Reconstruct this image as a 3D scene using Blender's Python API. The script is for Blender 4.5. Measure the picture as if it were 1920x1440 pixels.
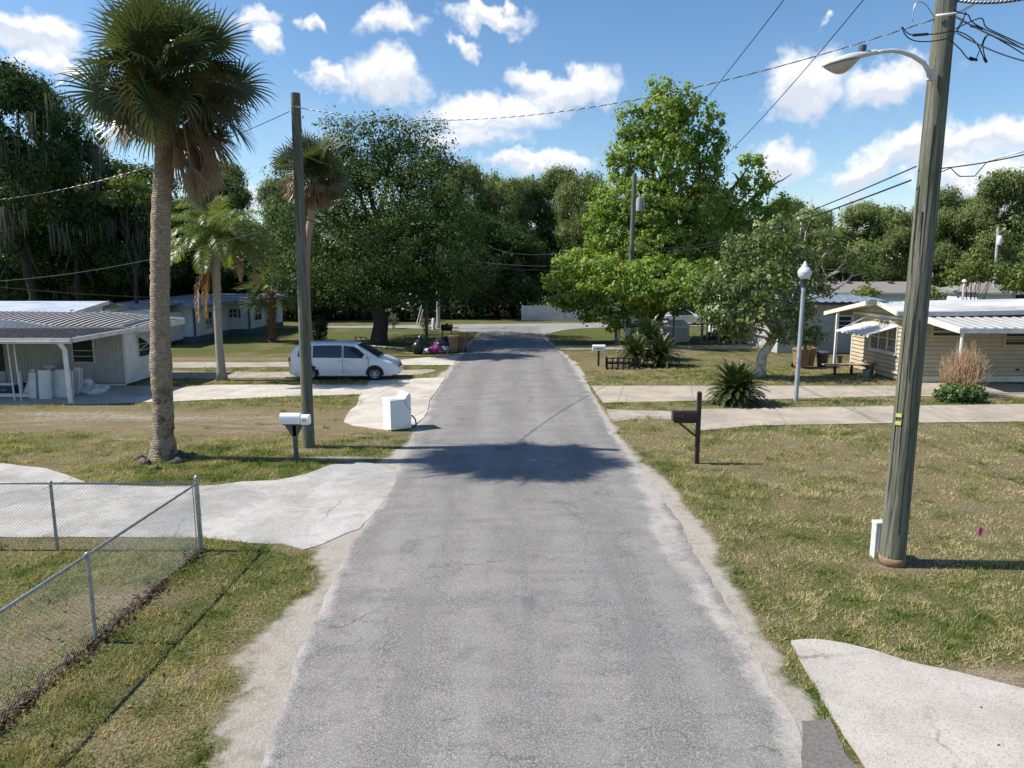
import bpy, bmesh, math, random
import numpy as np
from mathutils import Vector, Matrix

SC = bpy.context.scene
for o in list(bpy.data.objects):
    bpy.data.objects.remove(o)
COL = SC.collection

# ------------------------------------------------------------------ camera
FPX = 1330.0
PITCH = math.atan(215 / FPX)
CAMZ = 5.0
cam = bpy.data.cameras.new("camera")
cam.sensor_width = 36
cam.lens = 36 * FPX / 1920
cam.clip_start = 0.1
cam.clip_end = 5000
camo = bpy.data.objects.new("camera", cam)
COL.objects.link(camo)
camo.location = (0, 0, CAMZ)
camo.rotation_euler = (math.pi / 2 - PITCH, 0, 0)
SC.camera = camo

# ------------------------------------------------------------------ light
SUN_EL = math.radians(48)
SUN_DIR = Vector((-math.cos(SUN_EL), 0.03, math.sin(SUN_EL))).normalized()   # towards the sun (left of the road)
sun = bpy.data.lights.new("sun", 'SUN')
sun.energy = 5.0
sun.angle = math.radians(0.53)
sun.color = (1.0, 0.94, 0.84)
suno = bpy.data.objects.new("sun", sun)
COL.objects.link(suno)
suno.rotation_euler = SUN_DIR.to_track_quat('Z', 'Y').to_euler()
suno.location = (-30, 0, 40)
SC.view_settings.view_transform = 'Standard'
SC.view_settings.look = 'None'
SC.view_settings.exposure = 0.57
SC.view_settings.gamma = 1.0

CT, ST = math.cos(PITCH), math.sin(PITCH)


def ray(u, v):
    x = (u - 960) / FPX
    y = -(v - 720) / FPX
    return Vector((x, y * ST + CT, y * CT - ST))


def G(u, v, z=0.0):
    d = ray(u, v)
    t = (z - CAMZ) / d.z
    return Vector((0, 0, CAMZ)) + d * t


def at(u, v, Y):
    d = ray(u, v)
    return Vector((0, 0, CAMZ)) + d * (Y / d.y)


# ------------------------------------------------------------------ node helpers
class NT:
    def __init__(s, tree):
        s.t = tree
        s.n = tree.nodes
        s.l = tree.links

    def new(s, typ, **kw):
        n = s.n.new(typ)
        for k, v in kw.items():
            setattr(n, k, v)
        return n

    def put(s, inp, val):
        if hasattr(val, 'is_output') or isinstance(val, bpy.types.NodeSocket):
            s.l.new(val, inp)
        else:
            inp.default_value = val

    def math(s, op, a, b=0.0, c=None, clamp=False):
        n = s.new('ShaderNodeMath', operation=op, use_clamp=clamp)
        s.put(n.inputs[0], a)
        s.put(n.inputs[1], b)
        if c is not None:
            s.put(n.inputs[2], c)
        return n.outputs[0]

    def vmath(s, op, a, b=None, scale=None):
        n = s.new('ShaderNodeVectorMath', operation=op)
        s.put(n.inputs[0], a)
        if b is not None:
            s.put(n.inputs[1], b)
        if scale is not None:
            s.put(n.inputs['Scale'], scale)
        return n.outputs['Value'] if op in ('DOT_PRODUCT', 'LENGTH', 'DISTANCE') else n.outputs[0]

    def noise(s, vec, scale, detail=4, rough=.55, dist=0.0, out=0):
        n = s.new('ShaderNodeTexNoise')
        if vec is not None:
            s.l.new(vec, n.inputs['Vector'])
        n.inputs['Scale'].default_value = scale
        n.inputs['Detail'].default_value = detail
        n.inputs['Roughness'].default_value = rough
        n.inputs['Distortion'].default_value = dist
        return n.outputs[out]

    def mix(s, fac, a, b, blend='MIX'):
        n = s.new('ShaderNodeMix', data_type='RGBA', blend_type=blend)
        s.put(n.inputs[0], fac)
        for i, v in ((6, a), (7, b)):
            if isinstance(v, tuple):
                v = (*v[:3], 1.0)
            s.put(n.inputs[i], v)
        return n.outputs[2]

    def ss(s, x, lo, hi, a=0.0, b=1.0):
        n = s.new('ShaderNodeMapRange', interpolation_type='SMOOTHSTEP')
        s.put(n.inputs[0], x)
        for i, v in ((1, lo), (2, hi), (3, a), (4, b)):
            s.put(n.inputs[i], v)
        return n.outputs[0]

    def attr(s, name):
        return s.new('ShaderNodeAttribute', attribute_name=name)

    def ramp(s, fac, stops):
        n = s.new('ShaderNodeValToRGB')
        e = n.color_ramp.elements
        while len(e) > 1:
            e.remove(e[-1])
        e[0].position = stops[0][0]
        e[0].color = (*stops[0][1], 1)
        for p, c in stops[1:]:
            q = e.new(p)
            q.color = (*c, 1)
        s.l.new(fac, n.inputs[0])
        return n.outputs[0]

    def bump(s, h, strength, dist=0.02):
        n = s.new('ShaderNodeBump')
        n.inputs['Strength'].default_value = strength
        n.inputs['Distance'].default_value = dist
        s.l.new(h, n.inputs['Height'])
        return n.outputs[0]


# ------------------------------------------------------------------ sky with clouds
world = bpy.data.worlds.new("World")
SC.world = world
world.use_nodes = True
w = NT(world.node_tree)
w.n.clear()
sky = w.new('ShaderNodeTexSky', sky_type='NISHITA', sun_disc=False)
sky.sun_elevation = SUN_EL
sky.sun_rotation = math.radians(-90)
sky.altitude = 0
sky.air_density = 1.0
sky.dust_density = 0.35
sky.ozone_density = 1.6
tc = w.new('ShaderNodeTexCoord').outputs['Generated']
wn = w.noise(tc, 5.5, 5, .6, 0, out=1)
wn2 = w.noise(tc, 26, 5, .6, 0, out=1)
dv = w.vmath('ADD', tc, w.vmath('SCALE', w.vmath('SUBTRACT', wn, (.5, .5, .5)), scale=.13))
dv = w.vmath('ADD', dv, w.vmath('SCALE', w.vmath('SUBTRACT', wn2, (.5, .5, .5)), scale=.055))
CLOUDS = [(735, 35, 80, 42, 1), (915, 12, 115, 24, .9), (862, 62, 36, 26, .9), (588, 55, 36, 20, .9), (722, 138, 90, 62, 1),
          (620, 158, 50, 32, .95), (975, 130, 60, 40, .9), (1050, 160, 135, 50, 1), (890, 205, 180, 50, .95), (870, 252, 150, 36, .8), (1000, 308, 150, 28, .95),
          (1500, 150, 120, 70, .95), (1690, 160, 130, 55, 1), (1556, 36, 22, 16, .7), (1800, 275, 190, 50, .95), (1640, 305, 110, 38, .95), (1840, 330, 150, 40, .9),
          (1455, 285, 90, 45, .9), (85, 92, 90, 50, 1), (505, 95, 42, 46, 1), (480, 42, 70, 26, .8), (482, 356, 34, 26, .9), (130, 150, 90, 28, .9),
          (30, 70, 60, 26, .7), (1300, 480, 300, 60, .7), (2150, 200, 200, 80, 1), (-250, 260, 220, 90, 1), (700, 470, 500, 60, .6)]
best = None
hs = None
for (u, v, ru, rv, amp) in CLOUDS:
    c = ray(u, v).normalized()
    r = Vector((0, 0, 1)).cross(c).normalized()
    up = c.cross(r).normalized()
    k = FPX * (1 + ((u - 960) ** 2 + (v - 720) ** 2) / FPX ** 2) ** .5
    a = w.vmath('DOT_PRODUCT', dv, tuple(r * (k / ru)))
    b = w.vmath('DOT_PRODUCT', dv, tuple(up * (k / rv)))
    cx = w.new('ShaderNodeCombineXYZ')
    w.l.new(a, cx.inputs[0])
    w.l.new(b, cx.inputs[1])
    front = w.math('GREATER_THAN', w.vmath('DOT_PRODUCT', tc, tuple(c)), 0.0)
    m = w.math('SUBTRACT', 1.0, w.vmath('LENGTH', cx.outputs[0]))
    m = w.math('MULTIPLY', w.math('MAXIMUM', m, 0.0), front)
    m = w.math('MULTIPLY', m, amp)
    hb = w.math('MULTIPLY', w.math('MULTIPLY', b, -1.0), m)       # how far below the cloud's middle
    best = m if best is None else w.math('MAXIMUM', best, m)
    hs = hb if hs is None else w.math('ADD', hs, hb)
fine = w.noise(tc, 16, 8, .62)
dens = w.math('ADD', best, w.math('MULTIPLY', w.math('SUBTRACT', fine, .5), 1.05))
alpha = w.ss(dens, .04, .60)
alpha = w.math('MULTIPLY', alpha, w.ss(best, 0.0, .12))
wisp = w.math('MULTIPLY', w.ss(w.noise(tc, 3.2, 7, .62), .55, .80), .12)
alpha = w.math('MAXIMUM', alpha, wisp)
shade = w.math('ADD', w.ss(hs, -.08, .24), w.math('MULTIPLY', w.ss(w.noise(tc, 11, 5, .6), .4, .7), .35), clamp=True)
ccol = w.mix(shade, (.97, .975, .99), (.66, .71, .81))
hsv = w.new('ShaderNodeHueSaturation')
hsv.inputs['Saturation'].default_value = 1.2
w.l.new(sky.outputs[0], hsv.inputs['Color'])
bg1 = w.new('ShaderNodeBackground')
bg1.inputs['Strength'].default_value = 0.105
w.l.new(hsv.outputs[0], bg1.inputs['Color'])
bg2 = w.new('ShaderNodeBackground')
bg2.inputs['Strength'].default_value = 0.76
w.l.new(ccol, bg2.inputs['Color'])
mx = w.new('ShaderNodeMixShader')
w.l.new(alpha, mx.inputs[0])
w.l.new(bg1.outputs[0], mx.inputs[1])
w.l.new(bg2.outputs[0], mx.inputs[2])
out = w.new('ShaderNodeOutputWorld')
w.l.new(mx.outputs[0], out.inputs[0])


# ------------------------------------------------------------------ materials
def new_mat(name):
    m = bpy.data.materials.new(name)
    m.use_nodes = True
    t = NT(m.node_tree)
    t.n.clear()
    o = t.new('ShaderNodeOutputMaterial')
    p = t.new('ShaderNodeBsdfPrincipled')
    t.l.new(p.outputs[0], o.inputs[0])
    p.inputs['Specular IOR Level'].default_value = .3
    return m, t, p, o


def mat(name, c1, c2=None, scale=6, rough=.7, bump=0.0, metal=0.0, detail=6, spec=.3, stretch=(1, 1, 1), dirt=None, dirt_amt=.5, dirt_scale=1.2, bdist=.01):
    m, t, p, o = new_mat(name)
    co = t.new('ShaderNodeTexCoord').outputs['Object']
    mp = t.new('ShaderNodeMapping')
    mp.inputs['Scale'].default_value = stretch
    t.l.new(co, mp.inputs[0])
    if c2 is None:
        c2 = tuple(x * .8 for x in c1)
    n = t.noise(mp.outputs[0], scale, detail, .6)
    col = t.mix(t.ss(n, .35, .65), c1, c2)
    if dirt:
        n2 = t.noise(mp.outputs[0], dirt_scale, 6, .65)
        col = t.mix(t.math('MULTIPLY', t.ss(n2, .45, .75), dirt_amt), col, dirt)
    t.l.new(col, p.inputs['Base Color'])
    p.inputs['Roughness'].default_value = rough
    p.inputs['Metallic'].default_value = metal
    p.inputs['Specular IOR Level'].default_value = spec
    if bump:
        t.l.new(t.bump(n, bump, bdist), p.inputs['Normal'])
    return m


def leaf_mat(name, stops, trans=.35, rough=.5, spec=.25, tcol=1.5):
    m, t, p, o = new_mat(name)
    f = t.attr('tint').outputs['Fac']
    col = t.ramp(f, stops)
    t.l.new(col, p.inputs['Base Color'])
    p.inputs['Roughness'].default_value = rough
    p.inputs['Specular IOR Level'].default_value = spec
    tr = t.new('ShaderNodeBsdfTranslucent')
    t.l.new(t.mix(1.0, col, (tcol, tcol, tcol * .35), 'MULTIPLY'), tr.inputs[0])
    mx = t.new('ShaderNodeMixShader')
    mx.inputs[0].default_value = trans
    t.l.new(p.outputs[0], mx.inputs[1])
    t.l.new(tr.outputs[0], mx.inputs[2])
    t.l.new(mx.outputs[0], o.inputs[0])
    return m


def glass_mat(name, col=(.02, .025, .03), rough=.06, spec=.6):
    m, t, p, o = new_mat(name)
    co = t.new('ShaderNodeTexCoord').outputs['Object']
    t.l.new(t.mix(t.noise(co, 1.7, 3), col, tuple(c * 2.2 for c in col)), p.inputs['Base Color'])
    p.inputs['Roughness'].default_value = rough
    p.inputs['Specular IOR Level'].default_value = spec
    return m


# ------------------------------------------------------------------ mesh helpers
class MB:
    def __init__(s):
        s.v = []
        s.f = []

    def add(s, vs, fs):
        n = len(s.v)
        s.v += [(float(a[0]), float(a[1]), float(a[2])) for a in vs]
        s.f += [tuple(i + n for i in f) for f in fs]
        return s

    def obox(s, c, ax, ay, az):
        c, ax, ay, az = Vector(c), Vector(ax), Vector(ay), Vector(az)
        vs = [c + ax * i + ay * j + az * k for k in (-1, 1) for j in (-1, 1) for i in (-1, 1)]
        return s.add(vs, [(0, 2, 3, 1), (4, 5, 7, 6), (0, 1, 5, 4), (2, 6, 7, 3), (0, 4, 6, 2), (1, 3, 7, 5)])

    def box(s, x0, x1, y0, y1, z0, z1):
        return s.obox(((x0 + x1) / 2, (y0 + y1) / 2, (z0 + z1) / 2), ((x1 - x0) / 2, 0, 0), (0, (y1 - y0) / 2, 0), (0, 0, (z1 - z0) / 2))

    def bar(s, p, q, w, h=None):
        p, q = Vector(p), Vector(q)
        d = (q - p)
        up = Vector((0, 0, 1)) if abs(d.normalized().z) < .95 else Vector((0, 1, 0))
        a = d.cross(up).normalized()
        b = a.cross(d).normalized()
        return s.obox((p + q) / 2, d / 2, a * w / 2, b * (h or w) / 2)

    def loft(s, rings, closed=True, cap=True):
        n = len(rings[0])
        vs = [p for r in rings for p in r]
        fs = []
        m = n if closed else n - 1
        for i in range(len(rings) - 1):
            for j in range(m):
                a = i * n + j
                b = i * n + (j + 1) % n
                fs.append((a, b, b + n, a + n))
        if cap and closed:
            fs.append(tuple(reversed(range(n))))
            fs.append(tuple(range((len(rings) - 1) * n, len(rings) * n)))
        return s.add(vs, fs)

    def tube(s, pts, rad, n=8, cap=True):
        pts = [Vector(p) for p in pts]
        if not isinstance(rad, (list, tuple)):
            rad = [rad] * len(pts)
        rings = []
        d0 = (pts[1] - pts[0]).normalized()
        a = d0.orthogonal().normalized()
        for i, p in enumerate(pts):
            d = (pts[min(i + 1, len(pts) - 1)] - pts[max(i - 1, 0)]).normalized()
            a = (a - d * a.dot(d))
            if a.length < 1e-6:
                a = d.orthogonal()
            a.normalize()
            b = d.cross(a)
            rings.append([p + (a * math.cos(t) + b * math.sin(t)) * rad[i] for t in [2 * math.pi * j / n for j in range(n)]])
        return s.loft(rings, True, cap)

    def lathe(s, c, prof, n=16, sx=1.0, sy=1.0):
        c = Vector(c)
        rings = [[c + Vector((r * math.cos(t) * sx, r * math.sin(t) * sy, z)) for t in [2 * math.pi * j / n for j in range(n)]] for r, z in prof]
        return s.loft(rings)

    def prism(s, poly, z0, z1):
        n = len(poly)
        vs = [(p[0], p[1], z0) for p in poly] + [(p[0], p[1], z1) for p in poly]
        fs = [tuple(range(n - 1, -1, -1)), tuple(range(n, 2 * n))] + [(i, (i + 1) % n, n + (i + 1) % n, n + i) for i in range(n)]
        return s.add(vs, fs)

    def extrude(s, poly3, d):
        n = len(poly3)
        d = Vector(d)
        vs = [Vector(p) for p in poly3] + [Vector(p) + d for p in poly3]
        fs = [tuple(range(n - 1, -1, -1)), tuple(range(n, 2 * n))] + [(i, (i + 1) % n, n + (i + 1) % n, n + i) for i in range(n)]
        return s.add(vs, fs)

    def blob(s, c, r, seed=0, amp=.15, nu=12, nv=8, flat=None):
        rnd = random.Random(seed)
        ph = [rnd.uniform(0, 6.28) for _ in range(6)]
        rings = []
        for i in range(nv + 1):
            th = math.pi * i / nv
            ring = []
            for j in range(nu):
                f = 2 * math.pi * j / nu
                q = 1 + amp * (math.sin(2 * f + ph[0]) * math.sin(th * 2 + ph[1]) + .6 * math.sin(3 * f + ph[2] + th * 3))
                z = -math.cos(th) * r[2] * q
                if flat is not None:
                    z = max(z, flat)
                ring.append((c[0] + r[0] * q * max(math.sin(th), .02) * math.cos(f), c[1] + r[1] * q * max(math.sin(th), .02) * math.sin(f), c[2] + z))
            rings.append(ring)
        return s.loft(rings)

    def build(s, name, m, parent=None, smooth=False, bevel=0.0, seg=2, auto=None):
        me = bpy.data.meshes.new(name)
        off = Vector((0, 0, 0))
        if parent is not None:
            q = parent
            while q is not None:
                off += q.location
                q = q.parent
        vs = [(a - off.x, b - off.y, c - off.z) for a, b, c in s.v]
        me.from_pydata(vs, [], s.f)
        me.update()
        o = bpy.data.objects.new(name, me)
        COL.objects.link(o)
        if m is not None:
            me.materials.append(m)
        if parent is not None:
            o.parent = parent
        if smooth:
            for p in me.polygons:
                p.use_smooth = True
            if auto is not None:
                me.set_sharp_from_angle(angle=math.radians(auto))
        if bevel:
            b = o.modifiers.new("bevel", 'BEVEL')
            b.width = bevel
            b.segments = seg
            b.limit_method = 'ANGLE'
            b.angle_limit = math.radians(40)
        return o


def tag(o, label, cat, group=None, kind=None):
    o['label'] = label
    o['category'] = cat
    if group:
        o['group'] = group
    if kind:
        o['kind'] = kind
    return o


def thing(name, label, cat, loc=(0, 0, 0), group=None):
    o = bpy.data.objects.new(name, None)
    o.empty_display_size = .2
    COL.objects.link(o)
    o.location = loc
    return tag(o, label, cat, group)


def setting(o, kind='structure'):
    o['kind'] = kind
    return o


def copy_tree(o, parent=None):
    c = o.copy()
    COL.objects.link(c)
    if parent is not None:
        c.parent = parent
    for ch in list(o.children):
        copy_tree(ch, c)
    return c


def np_mesh(name, V, nper, m, parent=None, tint=None, loc=None, smooth=False):
    """V: (M, nper, 3) independent faces; tint: (M,) or (M, nper)"""
    V = np.asarray(V, dtype=np.float32)
    M = V.shape[0]
    me = bpy.data.meshes.new(name)
    me.vertices.add(M * nper)
    vv = V.reshape(-1, 3).copy()
    if parent is not None:
        off = Vector((0, 0, 0))
        q = parent
        while q is not None:
            off += q.location
            q = q.parent
        vv -= np.array(off, dtype=np.float32)
    me.vertices.foreach_set('co', vv.ravel())
    me.loops.add(M * nper)
    me.loops.foreach_set('vertex_index', np.arange(M * nper, dtype=np.int32))
    me.polygons.add(M)
    me.polygons.foreach_set('loop_start', np.arange(0, M * nper, nper, dtype=np.int32))
    try:
        me.polygons.foreach_set('loop_total', np.full(M, nper, dtype=np.int32))
    except Exception:
        pass
    if tint is not None:
        t = np.asarray(tint, dtype=np.float32)
        if t.ndim == 1:
            t = np.repeat(t, nper)
        a = me.attributes.new('tint', 'FLOAT', 'POINT')
        a.data.foreach_set('value', np.clip(t.ravel(), 0, 1))
    me.update()
    me.validate()
    if m is not None:
        me.materials.append(m)
    o = bpy.data.objects.new(name, me)
    COL.objects.link(o)
    if parent is not None:
        o.parent = parent
    return o


def vnoise(x, y, scale, seed=0):
    rs = np.random.RandomState(seed)
    T = rs.rand(256, 256)
    x = np.asarray(x) * scale + 1000.3
    y = np.asarray(y) * scale + 1000.7
    xi = np.floor(x).astype(int)
    yi = np.floor(y).astype(int)
    fx = x - xi
    fy = y - yi
    fx = fx * fx * (3 - 2 * fx)
    fy = fy * fy * (3 - 2 * fy)
    g = lambda a, b: T[a % 256, b % 256]
    return (g(xi, yi) * (1 - fx) + g(xi + 1, yi) * fx) * (1 - fy) + (g(xi, yi + 1) * (1 - fx) + g(xi + 1, yi + 1) * fx) * fy


def fbm(x, y, scale, seed=0, octs=4):
    r = 0
    a = 1
    tot = 0
    for i in range(octs):
        r = r + a * vnoise(x, y, scale * 2 ** i, seed + i)
        tot += a
        a *= .55
    return r / tot


def sstep(x, lo, hi):
    t = np.clip((x - lo) / (hi - lo), 0, 1)
    return t * t * (3 - 2 * t)


def in_poly(x, y, poly):
    r = np.zeros(x.shape, bool)
    n = len(poly)
    for i in range(n):
        x1, y1 = poly[i][0], poly[i][1]
        x2, y2 = poly[(i + 1) % n][0], poly[(i + 1) % n][1]
        if y1 == y2:
            continue
        c = ((y1 > y) != (y2 > y)) & (x < (x2 - x1) * (y - y1) / (y2 - y1) + x1)
        r ^= c
    return r


def pline_dist(x, y, pts):
    d = np.full(x.shape, 1e9)
    for i in range(len(pts) - 1):
        ax, ay = pts[i][0], pts[i][1]
        bx, by = pts[i + 1][0], pts[i + 1][1]
        L = (bx - ax) ** 2 + (by - ay) ** 2
        t = np.clip(((x - ax) * (bx - ax) + (y - ay) * (by - ay)) / max(L, 1e-9), 0, 1)
        d = np.minimum(d, np.hypot(x - ax - t * (bx - ax), y - ay - t * (by - ay)))
    return d
# ================================================================== GROUND, ROAD, DRIVES
random.seed(3)
GP = lambda pts: [tuple(G(u, v))[:2] for u, v in pts]
L_EDGE = GP([(488, 1440), (548, 1240), (612, 1115), (642, 1052), (678, 990), (706, 945), (738, 890), (775, 820), (800, 765), (836, 708), (866, 664), (886, 640), (903, 624)])
R_EDGE = GP([(1522, 1440), (1462, 1314), (1426, 1232), (1322, 1062), (1254, 950), (1192, 870), (1150, 810), (1118, 752), (1094, 708), (1062, 668), (1034, 645), (1019, 631)])
L_EDGE = [(L_EDGE[0][0] + .1, -12.0)] + L_EDGE + [(-3.6, 62.5)]
R_EDGE = [(R_EDGE[0][0] - .1, -12.0)] + R_EDGE + [(3.1, 62.5)]


def edge_x(E, y):
    return np.interp(y, [p[1] for p in E], [p[0] for p in E])


# drives and slabs: pixel outlines traced on the ground
CROSS = [(-90, 61.2), (-40, 61.4), (-12, 61.2), (-6.5, 60.4), (-4.6, 59.0), (-3.9, 57.2), (3.0, 55.9), (4.0, 58.6), (6.0, 60.8), (9.5, 62.5), (14, 63.4), (60, 64.2), (60, 68.3), (14, 67.6), (-3, 65.6), (-14, 63.3), (-40, 62.7), (-90, 62.6)]
DRIVES = {
    'near_left': GP([(-260, 860), (0, 868), (88, 880), (140, 897), (168, 908), (300, 914), (400, 911), (455, 903), (520, 901), (578, 888), (618, 872), (680, 866), (716, 872), (746, 888), (732, 925), (702, 962), (676, 992), (640, 1004), (606, 1020), (568, 1032), (530, 1021), (470, 1019), (380, 1008), (0, 1008), (-260, 1012)]),
    'left_house': GP([(-200, 768), (0, 760), (180, 757), (330, 753), (560, 743), (676, 740), (690, 722), (560, 722), (400, 722), (332, 727), (310, 723), (240, 724), (-200, 735)]),
    'left_apron': GP([(676, 741), (694, 714), (760, 711), (836, 708), (806, 752), (796, 784), (772, 801), (726, 808), (690, 803), (664, 799), (644, 792), (654, 774), (670, 758)]),
    'van_apron': GP([(738, 676), (862, 665), (850, 685), (745, 685)]),
    'right_upper': GP([(1108, 724), (1300, 724), (1700, 724), (1790, 737), (1960, 741.5), (2700, 741), (2700, 745), (1960, 746), (1690, 743), (1500, 748), (1131, 756)]),
    'right_lower': GP([(1308, 768), (1500, 765), (1960, 758), (2700, 750), (2700, 784), (1960, 791), (1700, 794), (1415, 799), (1310, 809), (1300, 790)]),
    'near_right': GP([(1482, 1206), (1530, 1203), (1592, 1212), (1640, 1226), (1700, 1247), (1780, 1262), (1860, 1282), (2100, 1338), (2700, 1440), (3600, 1800), (1840, 1800), (1620, 1440), (1560, 1345)]),
    'far_right': GP([(1044, 649), (1180, 648), (1420, 647), (1420, 654), (1180, 655), (1052, 656)]),
    'carport_slab': GP([(1690, 743), (1790, 737), (1960, 740), (2500, 739), (2500, 721), (1960, 722), (1700, 719)]),
}
TRACKS = {
    'upper': GP([(60, 682), (330, 679), (545, 679), (545, 688), (330, 690), (60, 692)]),
    'lower': GP([(60, 699), (330, 697), (560, 698), (700, 697), (800, 692), (818, 694), (790, 702), (700, 706), (545, 708), (330, 710), (60, 712)]),
    'patch_right': GP([(1138, 768), (1180, 769), (1240, 770), (1310, 778), (1308, 789), (1240, 786), (1180, 786), (1150, 792)]),
}


def ragged(poly, amp, step=.3, seed=0):
    out = []
    n = len(poly)
    for i in range(n):
        a, b = Vector(poly[i]), Vector(poly[(i + 1) % n])
        L = (b - a).length
        k = max(1, int(L / step))
        nn = Vector((-(b - a).y, (b - a).x)).normalized() if L > 0 else Vector((0, 0))
        for j in range(k):
            p = a + (b - a) * (j / k)
            q = (fbm(np.array([p.x]), np.array([p.y]), 1.1, seed, 4)[0] - .5) * 2 * amp
            if p.y < 22:
                q += (vnoise(np.array([p.x]), np.array([p.y]), 9, seed + 7)[0] - .5) * amp * .6
            out.append(tuple(p + nn * q))
    return out


def sheet(name, poly, z, m, amp=.06, step=.3, seed=0, thick=.08):
    pts = ragged(poly, amp, step, seed)
    bm = bmesh.new()
    vs = [bm.verts.new((p[0], p[1], z)) for p in pts]
    f = bm.faces.new(vs)
    if f.normal.z < 0:
        f.normal_flip()
    lo = [bm.verts.new((p[0], p[1], z - thick)) for p in pts]
    n = len(pts)
    for i in range(n):
        bm.faces.new((vs[i], vs[(i + 1) % n], lo[(i + 1) % n], lo[i]))
    bmesh.ops.triangulate(bm, faces=[f])
    bm.normal_update()
    me = bpy.data.meshes.new(name)
    bm.to_mesh(me)
    bm.free()
    o = bpy.data.objects.new(name, me)
    COL.objects.link(o)
    me.materials.append(m)
    return setting(o)


# ---- road
m_road, t, p, o = new_mat("road_asphalt")
co = t.new('ShaderNodeTexCoord').outputs['Object']
ed = t.attr('edge').outputs['Fac']          # metres in from the nearer edge
ac = t.attr('across').outputs['Fac']        # 0 left edge .. 1 right edge
big = t.noise(co, .35, 5, .6)
mid = t.noise(co, 2.2, 6, .65)
fin = t.noise(co, 46, 3, .7)
grit = t.noise(co, 120, 2, .7)
base = t.mix(t.ss(big, .35, .66), (.140, .133, .127), (.236, .224, .211))
base = t.mix(t.math('MULTIPLY', t.ss(mid, .44, .68), .75), base, (.098, .096, .095))
# long pale and dark streaks along the wheel paths, faded by noise
mp = t.new('ShaderNodeMapping')
mp.inputs['Scale'].default_value = (1.0, .09, 1)
t.l.new(co, mp.inputs[0])
st = t.noise(mp.outputs[0], 1.5, 5, .6)
wp = t.math('MULTIPLY', t.math('COSINE', t.math('MULTIPLY', ac, 25.13)), .5)
base = t.mix(t.math('MULTIPLY', t.ss(t.math('ADD', wp, t.math('MULTIPLY', t.math('SUBTRACT', st, .5), 3.2)), .0, .8), .62), base, (.098, .096, .095))
base = t.mix(t.math('MULTIPLY', t.ss(t.math('ADD', wp, t.math('MULTIPLY', t.math('SUBTRACT', big, .5), 2.2)), -.1, -.8), .5), base, (.29, .283, .272))
base = t.mix(t.math('MULTIPLY', t.ss(st, .48, .70), .55), base, (.28, .271, .26))
mp2 = t.new('ShaderNodeMapping')
mp2.inputs['Scale'].default_value = (.25, 1.3, 1)
t.l.new(co, mp2.inputs[0])
st2 = t.noise(mp2.outputs[0], 1.2, 6, .7)
base = t.mix(t.math('MULTIPLY', t.ss(st2, .48, .66), .7), base, (.105, .103, .102))
base = t.mix(t.math('MULTIPLY', t.ss(fin, .40, .66), .75), base, (.335, .324, .31), 'MIX')
base = t.mix(t.math('MULTIPLY', t.ss(grit, .54, .34), .85), base, (.07, .07, .072))
base = t.mix(t.math('MULTIPLY', t.ss(t.noise(co, 70, 2, .6), .56, .68), .6), base, (.52, .505, .48))
# cracks: crooked transverse lines
wv = t.new('ShaderNodeTexVoronoi', feature='DISTANCE_TO_EDGE')
cm = t.new('ShaderNodeMapping')
cm.inputs['Scale'].default_value = (.14, .42, 1)
t.l.new(t.vmath('ADD', co, t.vmath('SCALE', t.vmath('SUBTRACT', t.noise(co, 1.4, 6, .7, out=1), (.5, .5, .5)), scale=.9)), cm.inputs[0])
t.l.new(cm.outputs[0], wv.inputs['Vector'])
wv.inputs['Scale'].default_value = 1.0
crack = t.math('MULTIPLY', t.ss(wv.outputs['Distance'], .0075, .002), t.ss(t.noise(co, .6, 4, .6), .44, .58))
base = t.mix(t.math('MULTIPLY', crack, .7), base, (.075, .073, .072))
oil = t.math('MULTIPLY', t.ss(t.noise(co, .8, 5, .6, 0.6), .60, .70), .6)
base = t.mix(oil, base, (.11, .11, .112))
sandn = t.math('ADD', t.noise(co, 1.3, 6, .68), t.math('MULTIPLY', t.math('SUBTRACT', t.noise(co, 14, 4, .7), .5), .35))
sa = t.math('SUBTRACT', t.math('ADD', t.attr('sandy').outputs['Fac'], t.math('MULTIPLY', t.math('SUBTRACT', sandn, .5), 2.0)), .36)
scol = t.mix(t.ss(t.noise(co, 40, 4, .7), .35, .65), (.44, .41, .375), (.32, .30, .28))
base = t.mix(t.math('MULTIPLY', t.ss(sa, 0, .75), .88), base, scol)
t.l.new(base, p.inputs['Base Color'])
p.inputs['Roughness'].default_value = .9
p.inputs['Specular IOR Level'].default_value = .15
t.l.new(t.bump(t.math('ADD', fin, t.math('MULTIPLY', grit, .7)), .55, .006), p.inputs['Normal'])

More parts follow.
